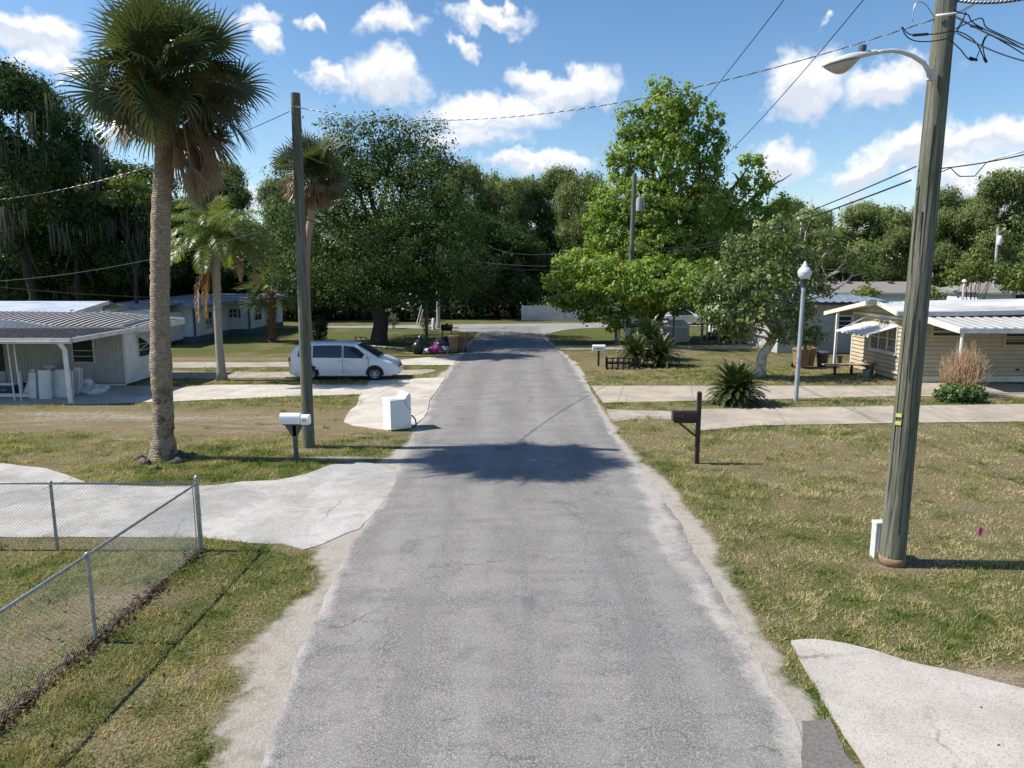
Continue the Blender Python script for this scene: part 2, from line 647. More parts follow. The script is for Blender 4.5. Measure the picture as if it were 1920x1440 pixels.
ys = np.concatenate([np.arange(-12, 5, 1.0), np.arange(5, 25, .12), np.arange(25, 62.6, .35)])
NA = 26
vs, fs, ed_, ac_, sd_ = [], [], [], [], []
for y in ys:
    xl = edge_x(L_EDGE, y) + (fbm(np.array([0.]), np.array([y]), .9, 5)[0] - .5) * .24 + (vnoise(np.array([0.]), np.array([y]), 6, 9)[0] - .5) * .05
    xr = edge_x(R_EDGE, y) + (fbm(np.array([9.]), np.array([y]), .9, 6)[0] - .5) * .26 + (vnoise(np.array([9.]), np.array([y]), 6, 19)[0] - .5) * .05
    for k in range(NA):
        s = k / (NA - 1)
        x = xl + (xr - xl) * s
        vs.append((x, y, .005 + .055 * math.sin(math.pi * s) ** 1.0))
        dl, dr = x - xl, xr - x
        ed_.append(min(dl, dr))
        ac_.append(s)
        # sand washed in along both edges, widest on the right between 8 and 17 m
        wr = .08 + .32 * math.exp(-((y - 15) / 5.0) ** 2) + .28 * math.exp(-((y - 32) / 8) ** 2) + .25 * math.exp(-((y - 6.5) / 1.0) ** 2)
        cr = .38 * math.exp(-((y - 12) / 3.5) ** 2)
        wl = .14 + .1 * math.exp(-((y - 14) / 4) ** 2) + .25 * math.exp(-((y - 22) / 5) ** 2)
        a = math.exp(-((dr - cr) / wr) ** 2) if dr > cr else (1 if cr < .2 else .35 + .65 * math.exp(-((dr - cr) / .22) ** 2))
        b = math.exp(-(dl / wl) ** 2)
        sd_.append(max(a, b * .9))
for i in range(len(ys) - 1):
    for k in range(NA - 1):
        a = i * NA + k
        fs.append((a, a + 1, a + NA + 1, a + NA))
me = bpy.data.meshes.new("road")
me.from_pydata(vs, [], fs)
for nm, dat in (('edge', ed_), ('across', ac_), ('sandy', sd_)):
    A = me.attributes.new(nm, 'FLOAT', 'POINT')
    A.data.foreach_set('value', np.array(dat, dtype=np.float32))
me.materials.append(m_road)
for q in me.polygons:
    q.use_smooth = True
road = bpy.data.objects.new("road", me)
COL.objects.link(road)
setting(road)

# ---- paved drives
def paving(name, c1, c2, cdark, speck=0.0, joint=0.0, seed=0.0):
    m, t, p, o = new_mat(name)
    co0 = t.new('ShaderNodeTexCoord').outputs['Object']
    co = t.vmath('ADD', co0, (seed * 7.3, seed * 3.1, 0))
    b = t.mix(t.ss(t.noise(co, .9, 6, .65), .35, .65), c1, c2)
    b = t.mix(t.math('MULTIPLY', t.ss(t.noise(co, .45, 7, .7, .6), .46, .66), .7), b, cdark)
    b = t.mix(t.math('MULTIPLY', t.ss(t.noise(co, 3.1, 7, .75, .4), .48, .68), .5), b, cdark)
    b = t.mix(t.math('MULTIPLY', t.ss(t.noise(co, 24, 4, .7), .5, .7), .25 + speck * .5), b, tuple(x * .55 for x in c1))
    if speck:
        b = t.mix(t.math('MULTIPLY', t.ss(t.noise(co, 70, 2, .7), .46, .30), speck), b, tuple(x * .3 for x in c1))
        b = t.mix(t.math('MULTIPLY', t.ss(t.noise(co, 60, 2, .7), .56, .70), speck), b, tuple(min(.8, x * 1.5) for x in c1))
    v = t.new('ShaderNodeTexVoronoi', feature='DISTANCE_TO_EDGE')
    t.l.new(t.vmath('ADD', co, t.vmath('SCALE', t.noise(co, 1.1, 6, .7, out=1), scale=.45)), v.inputs['Vector'])
    v.inputs['Scale'].default_value = .32
    cr = t.math('MULTIPLY', t.ss(v.outputs['Distance'], .007, .001), t.ss(t.noise(co, .5, 3), .47, .56))
    b = t.mix(t.math('MULTIPLY', cr, .55), b, (.09, .08, .065))
    if joint:
        sx = t.new('ShaderNodeSeparateXYZ')
        t.l.new(co, sx.inputs[0])
        fr = t.math('FRACT', t.math('DIVIDE', t.math('ADD', sx.outputs[0], t.math('MULTIPLY', sx.outputs[1], -.22)), joint))
        dj = t.math('ABSOLUTE', t.math('SUBTRACT', fr, .5))
        b = t.mix(t.math('MULTIPLY', t.ss(dj, .010, .005), .6), b, (.16, .15, .11))
    t.l.new(b, p.inputs['Base Color'])
    p.inputs['Roughness'].default_value = .9
    p.inputs['Specular IOR Level'].default_value = .12
    t.l.new(t.bump(t.noise(co, 40, 5, .7), .4, .008), p.inputs['Normal'])
    return m


m_white = paving("bleached_paving", (.44, .425, .40), (.325, .315, .30), (.21, .205, .20), .7, 0, 1)
m_conc = paving("concrete_warm", (.53, .49, .43), (.44, .405, .35), (.32, .29, .25), .2, 3.1, 2)
m_conc2 = paving("concrete_grey", (.41, .36, .295), (.33, .29, .24), (.24, .21, .175), .2, 2.9, 4)
m_agg = paving("concrete_aggregate", (.44, .41, .375), (.37, .345, .315), (.30, .275, .255), .85, 0, 6)
m_gravel = paving("gravel_track", (.40, .365, .315), (.30, .27, .23), (.20, .175, .12), .45, 0, 8)
m_patch = mat("asphalt_patch", (.165, .155, .145), (.115, .108, .10), 30, .95, .5, bdist=.006)
m_pale = paving("pale_asphalt", (.30, .295, .285), (.24, .235, .23), (.20, .195, .19), .4, 0, 9)

sheet("driveway", DRIVES['near_left'], .012, m_white, .05, .3, 1)
sheet("driveway", DRIVES['left_house'], .018, m_conc, .05, .4, 2)
sheet("driveway", DRIVES['left_apron'], .024, m_conc, .07, .3, 3)
sheet("driveway", DRIVES['van_apron'], .02, m_conc, .03, .4, 4)
sheet("driveway", DRIVES['right_upper'], .02, m_conc2, .03, .4, 5)
sheet("driveway", DRIVES['right_lower'], .026, m_conc2, .03, .4, 6)
sheet("driveway", DRIVES['near_right'], .05, m_agg, .04, .15, 7)
sheet("driveway", DRIVES['far_right'], .02, m_conc2, .05, .4, 8)
sheet("carport_floor", DRIVES['carport_slab'], .032, m_conc2, .02, .5, 9)
sheet("asphalt_apron", GP([(1500, 1350), (1558, 1345), (1640, 1480), (1900, 1900), (1700, 1900), (1500, 1440)]), .012, m_patch, .09, .08, 10)
for i, k in enumerate(TRACKS):
    sheet("gravel_track", TRACKS[k], .008, m_gravel, .16, .35, 20 + i)
sheet("cross_road", CROSS, .018, m_pale, .15, .5, 30)
HARD = list(DRIVES.values()) + [CROSS, GP([(1500, 1350), (1558, 1345), (1640, 1480), (1900, 1900), (1700, 1900), (1500, 1440)])]

# ---- ground sheet
def masks(x, y):
    """sand, green, bare (0..1) at world x, y"""
    xl, xr = edge_x(L_EDGE, np.clip(y, -12, 62)), edge_x(R_EDGE, np.clip(y, -12, 62))
    dl, dr = xl - x, x - xr
    n1 = fbm(x, y, .5, 3)
    n2 = fbm(x, y, 2.0, 33)
    wl = .38 + .42 * sstep(-y, -12, -8) + .25 * np.exp(-((y - 13) / 3.) ** 2)
    wr = .22 + .26 * np.exp(-((y - 15) / 7.) ** 2)
    s1 = 1 - sstep(dl + (n1 - .5) * .9 + (n2 - .5) * .35, wl * .5, wl)
    s2 = 1 - sstep(dr + (n1 - .5) * .7 + (n2 - .5) * .3, wr * .35, wr)
    sand = np.where(x < (xl + xr) / 2, s1, s2) * (y < 62)
    g = fbm(x, y, .28, 11) * .40 + fbm(x, y, 1.1, 12) * .32 + fbm(x, y, 3.2, 14) * .28
    green = .12 + .78 * sstep(g, .38, .62)
    bare = sstep(fbm(x, y, .45, 21) * .55 + fbm(x, y, 2.2, 25) * .45, .52, .68) * .7

    def spot(u, v, rx, ry, k):
        c = G(u, v)
        return k * np.exp(-(((x - c.x) / rx) ** 2 + ((y - c.y) / ry) ** 2))
    # bare, worn yard left of the pole
    w = spot(400, 790, 5.5, 1.9, .85) + spot(120, 790, 6, 1.9, .75) + spot(620, 790, 2.5, 1.7, .8)
    bare = bare + w
    green = green - w * .75
    sand = np.maximum(sand, spot(300, 784, 5, .5, .55) + spot(120, 775, 4, .5, .5) + spot(640, 860, 1.2, .3, .9) + spot(690, 830, 1., .35, .4) + spot(1225, 780, 1.8, .35, .7))
    # lusher strips
    for s in ((60, 830, 3, 1.0, .5), (200, 890, 4, .8, .6), (480, 890, 3, .7, .7), (450, 860, 2, .6, .5), (400, 657, 8, 1.2, 1.2), (200, 748, 6, .4, .8), (560, 752, 4, .5, .6), (1500, 755, 8, .5, .5), (800, 622, 12, 4, .7), (1500, 700, 3, 3, .2),
              (60, 1290, 1.2, 2.5, .5), (330, 1180, .8, 2.0, .7), (300, 1060, 3, .7, .45), (60, 1080, 1.5, 1.0, .7), (1510, 1280, .35, .8, 1.1), (1800, 830, 3, 1, .35), (1620, 1180, 2.5, 1, .15)):
        green = green + spot(*s)
    w = spot(400, 673, 9, .8, 1.1) + spot(90, 1190, .9, .9, .7) + spot(260, 1120, 1.2, .6, .7) + spot(1200, 690, 3, 1, .4) + spot(1680, 1065, .8, .3, .9) + spot(560, 845, .5, .3, .9) + spot(1306, 872, .4, .2, .8) + spot(1750, 1260, 2.2, .25, .9) + spot(1900, 1290, 1.2, .25, .9)
    bare = bare + w
    green = green - w * .8
    # the right-hand lawn is drier
    rl = sstep(x, 3, 5) * (1 - sstep(y, 21, 24))
    green = green * (1 - .12 * rl)
    far = sstep(y, 44, 52)
    green = green + far * .45
    return np.clip(sand, 0, 1), np.clip(green, 0, 1), np.clip(bare, 0, 1)


gx = np.concatenate([[-1500, -600, -250, -120, -70, -45], np.arange(-32, 36, .22), [48, 70, 120, 250, 600, 1500]])
gy = np.concatenate([[-1500, -500, -150, -50, -15, 0], np.arange(3, 30, .2), np.arange(30, 72, .45), [80, 100, 140, 220, 400, 800, 1600]])
X, Y = np.meshgrid(gx, gy)
sa_, gr_, ba_ = masks(X.ravel(), Y.ravel())
me = bpy.data.meshes.new("ground")
nx, ny = len(gx), len(gy)
vv = np.stack([X.ravel(), Y.ravel(), np.zeros(nx * ny)], 1).astype(np.float32)
idx = np.arange(nx * ny).reshape(ny, nx)
quads = np.stack([idx[:-1, :-1], idx[:-1, 1:], idx[1:, 1:], idx[1:, :-1]], -1).reshape(-1, 4)
me.vertices.add(len(vv))
me.vertices.foreach_set('co', vv.ravel())
me.loops.add(quads.size)
me.loops.foreach_set('vertex_index', quads.ravel().astype(np.int32))
me.polygons.add(len(quads))
me.polygons.foreach_set('loop_start', np.arange(0, quads.size, 4, dtype=np.int32))
me.update()
for nm, dat in (('sand', sa_), ('green', gr_), ('bare', ba_)):
    A = me.attributes.new(nm, 'FLOAT', 'POINT')
    A.data.foreach_set('value', dat.astype(np.float32))
m_ground, t, p, o = new_mat("ground_soil_and_thatch")
co = t.new('ShaderNodeTexCoord').outputs['Object']
n_f = t.noise(co, 22, 6, .72)
n_m = t.noise(co, 5, 6, .68)
n_h = t.noise(co, 75, 3, .7)
dry = t.mix(t.ss(n_f, .35, .66), (.33, .27, .155), (.075, .058, .03))
dry = t.mix(t.math('MULTIPLY', t.ss(n_m, .5, .72), .5), dry, (.34, .28, .16))
grn = t.mix(t.ss(n_f, .36, .64), (.14, .165, .045), (.045, .06, .015))
gf = t.math('ADD', t.attr('green').outputs['Fac'], t.math('MULTIPLY', t.math('SUBTRACT', t.math('ADD', t.math('MULTIPLY', n_m, .6), t.math('MULTIPLY', n_f, .4)), .5), 3.6))
col = t.mix(t.ss(gf, .05, 1.05), dry, grn)
bm_ = t.new('ShaderNodeMapping')
bm_.inputs['Scale'].default_value = (.35, 1.6, 1)
t.l.new(co, bm_.inputs[0])
bs = t.noise(bm_.outputs[0], 1.6, 7, .72, .5)
bcol = t.mix(t.ss(n_f, .35, .65), (.32, .255, .165), (.175, .135, .08))
bcol = t.mix(t.math('MULTIPLY', t.ss(bs, .50, .62), .75), bcol, (.46, .39, .30))
bcol = t.mix(t.math('MULTIPLY', t.ss(bs, .48, .36), .6), bcol, (.15, .14, .055))
bf = t.math('ADD', t.attr('bare').outputs['Fac'], t.math('MULTIPLY', t.math('SUBTRACT', n_m, .5), 3.2))
col = t.mix(t.math('MULTIPLY', t.ss(bf, .25, 1.15), .75), col, bcol)
col = t.mix(t.math('MULTIPLY', t.ss(n_h, .54, .36), .85), col, (.035, .03, .016))
scol = t.mix(t.ss(n_f, .35, .65), (.46, .42, .37), (.34, .31, .275))
scol = t.mix(t.math('MULTIPLY', t.ss(t.noise(co, 2.6, 6, .7), .5, .68), .6), scol, (.26, .24, .215))
sf = t.math('ADD', t.attr('sand').outputs['Fac'], t.math('MULTIPLY', t.math('SUBTRACT', t.math('ADD', t.math('MULTIPLY', n_m, .5), t.math('MULTIPLY', n_f, .5)), .5), 3.4))
col = t.mix(t.math('MULTIPLY', t.ss(sf, .2, 1.0), .92), col, scol)
t.l.new(col, p.inputs['Base Color'])
p.inputs['Roughness'].default_value = .95
p.inputs['Specular IOR Level'].default_value = .08
t.l.new(t.bump(t.math('ADD', n_f, t.math('MULTIPLY', n_h, .6)), .8, .03), p.inputs['Normal'])
me.materials.append(m_ground)
gobj = bpy.data.objects.new("ground", me)
COL.objects.link(gobj)
setting(gobj)

# ---- grass blades (countless: one object)
rs = np.random.RandomState(17)


def scatter_blades(N, x0, x1, y0, y1, hmin, hmax, wid, seed):
    rs = np.random.RandomState(seed)
    # more blades close to the camera
    yy = y0 * (y1 / y0) ** rs.rand(N)
    half = .78 * yy + 1.0
    xx = rs.uniform(-1, 1, N) * np.minimum(half, max(abs(x0), abs(x1)))
    ok = (xx > x0) & (xx < x1)
    xx, yy = xx[ok], yy[ok]
    sand, green, bare = masks(xx, yy)
    xl, xr = edge_x(L_EDGE, yy), edge_x(R_EDGE, yy)
    dedge = np.maximum(xl - xx, xx - xr)
    dens = np.clip(.30 + .9 * green - .45 * bare, .05, 1) * (1 - sand) ** 2
    tuft = fbm(xx, yy, 3.0, 77)
    dens *= (sstep(tuft, .30, .62) * .8 + .2) * (.25 + .75 * sstep(fbm(xx, yy, 6.0, 55, 2), .35, .6))
    keep = (rs.rand(len(xx)) < dens) & (dedge > .05)
    jx, jy = xx + rs.normal(0, .05, len(xx)), yy + rs.normal(0, .05, len(xx))      # grass creeps over the slab edges
    for P in HARD:
        keep &= ~in_poly(jx, jy, P)
    for k in TRACKS:
        keep &= ~(in_poly(xx, yy, TRACKS[k]) & (rs.rand(len(xx)) < .85))
    xx, yy, green, bare, tuft = xx[keep], yy[keep], green[keep], bare[keep], tuft[keep]
    n = len(xx)
    h = rs.uniform(hmin, hmax, n) * np.where(yy < 12, 1.0, 1.15) * (.55 + .9 * green) * (.6 + .9 * tuft)
    wd = wid * rs.uniform(.6, 1.3, n) * (1 + yy / 22)
    a = rs.uniform(0, 2 * np.pi, n)
    lean = rs.uniform(.15, 1.5, n) * h
    la = rs.uniform(0, 2 * np.pi, n)
    V = np.zeros((n, 3, 3), np.float32)
    V[:, 0] = np.stack([xx - np.cos(a) * wd, yy - np.sin(a) * wd, np.zeros(n)], 1)
    V[:, 1] = np.stack([xx + np.cos(a) * wd, yy + np.sin(a) * wd, np.zeros(n)], 1)
    V[:, 2] = np.stack([xx + np.cos(la) * lean, yy + np.sin(la) * lean, h], 1)
    pt = fbm(xx, yy, 1.9, 91)
    tint = np.clip(.12 + .40 * green + 2.1 * (pt - .5) - .2 * bare + rs.normal(0, .24, n), 0, 1)
    return V, tint


m_blade = leaf_mat("grass_blade", [(0, (.50, .42, .26)), (.3, (.395, .34, .18)), (.5, (.285, .27, .12)), (.72, (.14, .195, .045)), (1, (.06, .115, .02))], .3, .6, .15)
V1, T1 = scatter_blades(900000, -24, 24, 5.6, 36, .02, .055, .0042, 1)
V3, T3 = scatter_blades(420000, -22, 22, 15, 37, .03, .065, .0045, 2)
V1, T1 = np.concatenate([V1, V3]), np.concatenate([T1, T3])
# weeds: taller, darker tufts here and there
rs = np.random.RandomState(44)
wx, wy = [], []
for k in range(420):
    cx_ = rs.uniform(-14, 15)
    cy_ = 6 * (30 / 6) ** rs.rand()
    n_ = rs.randint(14, 60)
    s_ = rs.uniform(.04, .16)
    wx.append(rs.normal(cx_, s_, n_))
    wy.append(rs.normal(cy_, s_, n_))
wx, wy = np.concatenate(wx), np.concatenate(wy)
s__, g__, b__ = masks(wx, wy)
kp = (s__ < .3) & (np.maximum(edge_x(L_EDGE, wy) - wx, wx - edge_x(R_EDGE, wy)) > .25)
for P_ in HARD:
    kp &= ~in_poly(wx, wy, P_)
wx, wy = wx[kp], wy[kp]
n_ = len(wx)
hh_ = rs.uniform(.05, .15, n_)
a_, b_ = rs.uniform(0, 6.283, n_), rs.uniform(0, 6.283, n_)
wd_ = rs.uniform(.005, .010, n_)
V2 = np.zeros((n_, 3, 3), np.float32)
V2[:, 0] = np.stack([wx - np.cos(a_) * wd_, wy - np.sin(a_) * wd_, np.zeros(n_)], 1)
V2[:, 1] = np.stack([wx + np.cos(a_) * wd_, wy + np.sin(a_) * wd_, np.zeros(n_)], 1)
V2[:, 2] = np.stack([wx + np.cos(b_) * hh_ * .9, wy + np.sin(b_) * hh_ * .9, hh_], 1)
V1 = np.concatenate([V1, V2])
T1 = np.concatenate([T1, rs.normal(.72, .2, n_)])
grass = np_mesh('grass', V1, 3, m_blade, tint=T1)
setting(grass, 'stuff')
# ================================================================== VEGETATION
m_bark = mat("bark_grey", (.12, .10, .08), (.055, .047, .04), 9, .95, .8, stretch=(3, 3, .6), bdist=.04)
m_bark_dark = mat("bark_dark", (.075, .062, .05), (.032, .027, .023), 9, .95, .8, stretch=(3, 3, .6), bdist=.04)
m_bark_white = mat("bark_sycamore", (.58, .54, .47), (.34, .29, .24), 3.5, .85, .4, stretch=(1.5, 1.5, 1), dirt=(.12, .10, .075), dirt_amt=.6, dirt_scale=4)
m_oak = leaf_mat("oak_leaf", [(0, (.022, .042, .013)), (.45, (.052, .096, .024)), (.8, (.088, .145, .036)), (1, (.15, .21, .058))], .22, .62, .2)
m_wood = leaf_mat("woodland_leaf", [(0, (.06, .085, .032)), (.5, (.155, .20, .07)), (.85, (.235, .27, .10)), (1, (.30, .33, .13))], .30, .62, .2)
m_syc = leaf_mat("sycamore_leaf", [(0, (.075, .13, .02)), (.4, (.145, .228, .042)), (.75, (.24, .33, .068)), (1, (.37, .43, .12))], .45, .5, .3)
m_lime = leaf_mat("lime_leaf", [(0, (.06, .085, .02)), (.5, (.12, .155, .035)), (1, (.20, .24, .06))], .35, .5, .3)
m_moss = leaf_mat("spanish_moss", [(0, (.10, .10, .085)), (1, (.21, .205, .18))], .3, .9, .05, 1.2)
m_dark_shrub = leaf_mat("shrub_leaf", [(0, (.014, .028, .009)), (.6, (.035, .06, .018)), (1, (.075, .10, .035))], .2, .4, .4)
m_palm = leaf_mat("palm_leaf", [(0, (.20, .145, .09)), (.18, (.14, .105, .06)), (.3, (.14, .125, .045)), (.45, (.10, .115, .055)), (.75, (.080, .108, .05)), (1, (.15, .18, .09))], .2, .36, .5)
m_palm_dead = leaf_mat("palm_dead_leaf", [(0, (.15, .10, .065)), (.5, (.24, .165, .105)), (1, (.38, .285, .185))], .2, .8, .1, 1.2)
m_queen = leaf_mat("queen_palm_leaf", [(0, (.08, .11, .035)), (.5, (.145, .19, .06)), (1, (.27, .29, .10))], .35, .4, .4)
m_sago = leaf_mat("sago_leaf", [(0, (.02, .035, .010)), (.5, (.042, .07, .017)), (.9, (.085, .115, .03)), (1, (.17, .15, .07))], .15, .38, .45)


def leaf_cards(blobs, n, size, seed, per=14, cr=.45, up=.35, shell=.45, aspect=.62, gap=0.0, gapsize=3.0):
    rs = np.random.RandomState(seed)
    B = np.array(blobs, dtype=float)
    wgt = (B[:, 3] * B[:, 4] + B[:, 3] * B[:, 5] + B[:, 4] * B[:, 5])
    wgt /= wgt.sum()
    k = max(1, n // per)
    bi = rs.choice(len(B), k, p=wgt)
    d = rs.normal(0, 1, (k, 3))
    d /= np.linalg.norm(d, axis=1)[:, None]
    rad = shell + (1.03 - shell) * rs.rand(k) ** .55
    c = B[bi, :3] + d * rad[:, None] * B[bi, 3:6]
    if gap > 0:        # leave out whole clumps so that the crown has hollows
        f = 6.283 / gapsize
        g = np.sin(c[:, 0] * f + 1.3 * np.sin(c[:, 2] * f * .7 + seed)) * np.sin(c[:, 1] * f + 1.1 * np.sin(c[:, 0] * f * .6)) + .8 * np.sin(c[:, 2] * f * 1.2 + 1.5 * np.sin(c[:, 1] * f * .8 + seed * 2))
        ok = (g > -1.8 + 2.2 * gap) | (rs.rand(k) < .12)
        c, d, bi = c[ok], d[ok], bi[ok]
        k = len(c)
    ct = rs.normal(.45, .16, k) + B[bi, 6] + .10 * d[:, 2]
    crs = cr * rs.uniform(.6, 1.3, k)
    pos = np.repeat(c, per, 0) + rs.normal(0, 1, (k * per, 3)) * np.repeat(crs, per)[:, None] * np.array([.62, .62, .40])
    dd = np.repeat(d, per, 0)
    loc = (pos - np.repeat(c, per, 0)) / np.repeat(crs, per)[:, None]
    N = dd * .35 + loc * .85 + rs.normal(0, .34, (k * per, 3)) + np.array([0, 0, up])
    N /= np.linalg.norm(N, axis=1)[:, None]
    A = rs.normal(0, 1, (k * per, 3)) + np.array([0, 0, -.25])
    A -= N * (A * N).sum(1)[:, None]
    A /= np.linalg.norm(A, axis=1)[:, None]
    C = np.cross(N, A)
    L = (size * rs.uniform(.6, 1.35, k * per))[:, None]
    V = np.stack([pos - A * L * .5, pos + C * L * aspect * .5 - A * L * .05, pos + A * L * .5, pos - C * L * aspect * .5 - A * L * .05], 1)
    T = np.repeat(ct, per) + rs.normal(0, .13, k * per)
    return V, T


def limb_pts(a, b, sag=.0, seed=0, n=6):
    rnd = random.Random(seed)
    a, b = Vector(a), Vector(b)
    L = (b - a).length
    out = []
    for i in range(n + 1):
        t = i / n
        p = a.lerp(b, t)
        p.z += L * sag * math.sin(math.pi * t)
        if 0 < i < n:
            p += Vector((rnd.uniform(-1, 1), rnd.uniform(-1, 1), rnd.uniform(-.6, .6))) * L * .045
        out.append(p)
    return out


def woody(mb, base, fork, r0, r1, targets, seed=0, twigs=2, flare=1.5):
    rnd = random.Random(seed)
    base, fork = Vector(base), Vector(fork)
    pts = limb_pts(base, fork, 0, seed, 5)
    rr = [r0 * flare] + [r0 + (r1 - r0) * i / 5 for i in range(1, 6)]
    pts.insert(1, pts[0].lerp(pts[1], .35))
    rr.insert(1, r0 * 1.08)
    mb.tube(pts, rr, 10)
    for i, tg in enumerate(targets):
        tg = Vector(tg)
        st = pts[-1].lerp(pts[-2], rnd.uniform(0, .7))
        q = limb_pts(st, tg, rnd.uniform(-.02, .12), seed * 31 + i, 6)
        ra = r1 * rnd.uniform(.5, .75)
        mb.tube(q, [ra * (1 - .85 * j / 6) for j in range(7)], 7, False)
        for k in range(twigs):
            s = q[rnd.randint(2, 5)]
            e = s + (tg - st) * rnd.uniform(.05, .2) + Vector((rnd.uniform(-1, 1), rnd.uniform(-1, 1), rnd.uniform(-.3, .4))) * (tg - st).length * .18
            z = limb_pts(s, e, .05, seed * 57 + i * 7 + k, 4)
            mb.tube(z, [ra * .35 * (1 - .8 * j / 4) for j in range(5)], 5, False)


def bp(u, v, ru, rv, Y, dY=0.0, ry=None, tint=0.0):
    c = at(u, v, Y + dY)
    zc = (Y + dY) * CT + (CAMZ - c.z) * ST
    k = zc / FPX
    return (c.x, c.y, c.z, ru * k, ry if ry else (ru + rv) * .5 * k, rv * k, tint)


def moss_cards(blobs, n, seed, lmin=.5, lmax=1.8):
    rs = np.random.RandomState(seed)
    B = np.array(blobs, dtype=float)
    bi = rs.choice(len(B), n)
    d = rs.normal(0, 1, (n, 3))
    d /= np.linalg.norm(d, axis=1)[:, None]
    d[:, 2] = -np.abs(d[:, 2]) * .5
    c = B[bi, :3] + d * B[bi, 3:6] * rs.uniform(.6, 1.05, n)[:, None]
    out, tt = [], []
    for s in range(5):
        off = rs.normal(0, .13, (n, 3)) * np.array([1, 1, .5])
        L = rs.uniform(lmin, lmax, n)
        a = rs.uniform(0, 6.28, n)
        w = rs.uniform(.025, .07, n)
        p = c + off
        q = np.stack([np.cos(a) * w, np.sin(a) * w, np.zeros(n)], 1)
        dn = np.stack([rs.normal(0, .08, n), rs.normal(0, .08, n), -L], 1)
        out.append(np.stack([p - q * .5, p + q * .5, p + q + dn * .5, p + dn], 1))
        tt.append(rs.rand(n))
    return np.concatenate(out), np.concatenate(tt)


def big_tree(name, label, cat, base, fork, r0, r1, blobs, nleaf, size, seed, lm, bm_, group=None, cr=.45, moss=0, limbs=None, shell=.45, per=14, fill=None, gap=0.0, gapsize=3.0):
    r = thing(name, label, cat, tuple(base), group)
    mb = MB()
    tg = [b[:3] for b in (limbs or blobs)]
    woody(mb, base, fork, r0, r1, tg, seed)
    mb.build('trunk', bm_, r, smooth=True)
    V, T = leaf_cards(blobs, nleaf, size, seed, per=per, cr=cr, shell=shell, gap=gap, gapsize=gapsize)
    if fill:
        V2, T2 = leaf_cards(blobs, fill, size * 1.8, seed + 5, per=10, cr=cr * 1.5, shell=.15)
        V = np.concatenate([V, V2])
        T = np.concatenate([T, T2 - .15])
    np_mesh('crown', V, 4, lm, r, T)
    if moss:
        V, T = moss_cards(blobs, moss, seed + 9)
        np_mesh('hanging_moss', V, 4, m_moss, r, T)['kind'] = 'stuff'
    return r


# ---- the big oak left of the road
b0 = G(710, 646)
oak = [bp(690, 290, 90, 60, 49), bp(770, 300, 80, 62, 48.5), bp(630, 330, 80, 62, 49), bp(820, 350, 62, 60, 48), bp(720, 380, 120, 70, 46.5), bp(600, 410, 85, 70, 49),
       bp(840, 430, 65, 60, 47.5), bp(760, 460, 110, 60, 45), bp(660, 470, 110, 60, 45), bp(580, 500, 80, 55, 49, tint=.05), bp(850, 510, 70, 55, 47.5), bp(730, 530, 100, 40, 46),
       bp(640, 260, 50, 35, 50), bp(720, 255, 45, 32, 49), bp(800, 265, 40, 34, 48), bp(650, 550, 70, 32, 47), bp(800, 545, 70, 28, 45.5), bp(545, 440, 50, 60, 50, tint=.1),
       bp(560, 350, 52, 48, 51), bp(700, 420, 130, 110, 53), bp(800, 430, 90, 100, 52)]
big_tree('oak_tree', "huge dark live oak with thick trunk on the lawn behind the van", 'tree', b0, at(712, 540, b0.y), .55, .42, oak, 190000, .155, 5, m_oak, m_bark_dark, cr=.78, per=90, shell=.62, fill=6000, moss=10, gap=.8, gapsize=4.4)

# ---- the sycamore right of the road
b0 = G(1228, 632)
Ys = b0.y
syc = [bp(1238, 168, 22, 24, Ys, tint=.08), bp(1285, 200, 28, 38, Ys), bp(1185, 238, 30, 42, Ys), bp(1235, 225, 42, 48, Ys - .6), bp(1338, 225, 17, 30, Ys + .5), bp(1335, 268, 26, 34, Ys + .5), bp(1178, 300, 40, 48, Ys), bp(1250, 300, 52, 58, Ys - 1.5), bp(1320, 318, 40, 46, Ys),
       bp(1160, 375, 48, 48, Ys, tint=.05), bp(1220, 385, 58, 52, Ys - 2), bp(1295, 390, 58, 50, Ys - 1), bp(1362, 395, 26, 40, Ys + 1), bp(1408, 308, 21, 24, Ys + 1.5, tint=.14), bp(1412, 352, 28, 34, Ys + 1.5, tint=.12), bp(1415, 410, 36, 36, Ys + 1),
       bp(1440, 340, 15, 18, Ys + 2, tint=.12), bp(1458, 395, 24, 32, Ys + 2, tint=.08), bp(1150, 450, 55, 38, Ys - 1), bp(1230, 465, 72, 40, Ys - 2.5), bp(1310, 455, 62, 38, Ys - 1), bp(1090, 505, 58, 40, Ys - 4, tint=.14), bp(1150, 520, 72, 42, Ys - 6, tint=.1),
       bp(1230, 530, 80, 46, Ys - 6.5), bp(1265, 548, 60, 30, Ys - 8), bp(1055, 530, 36, 24, Ys - 3.5, tint=.15), bp(1075, 560, 40, 24, Ys - 4, tint=.1), bp(1310, 530, 60, 44, Ys - 4.5), bp(1180, 570, 58, 26, Ys - 4.5), bp(1105, 578, 26, 26, Ys - 4.5), bp(1150, 605, 22, 16, Ys - 5, tint=.1), bp(1260, 565, 60, 22, Ys - 4), bp(1130, 400, 28, 40, Ys - .5, tint=.05), bp(1270, 260, 46, 60, Ys + 1.5)]
big_tree('sycamore_tree', "tall bright green sycamore standing right of the road beside the grey utility pole", 'tree', b0, at(1232, 590, Ys), .55, .5, syc, 76000, .27, 6, m_syc, m_bark, cr=.40, per=24, shell=.5, fill=900, gap=.72, gapsize=2.1)

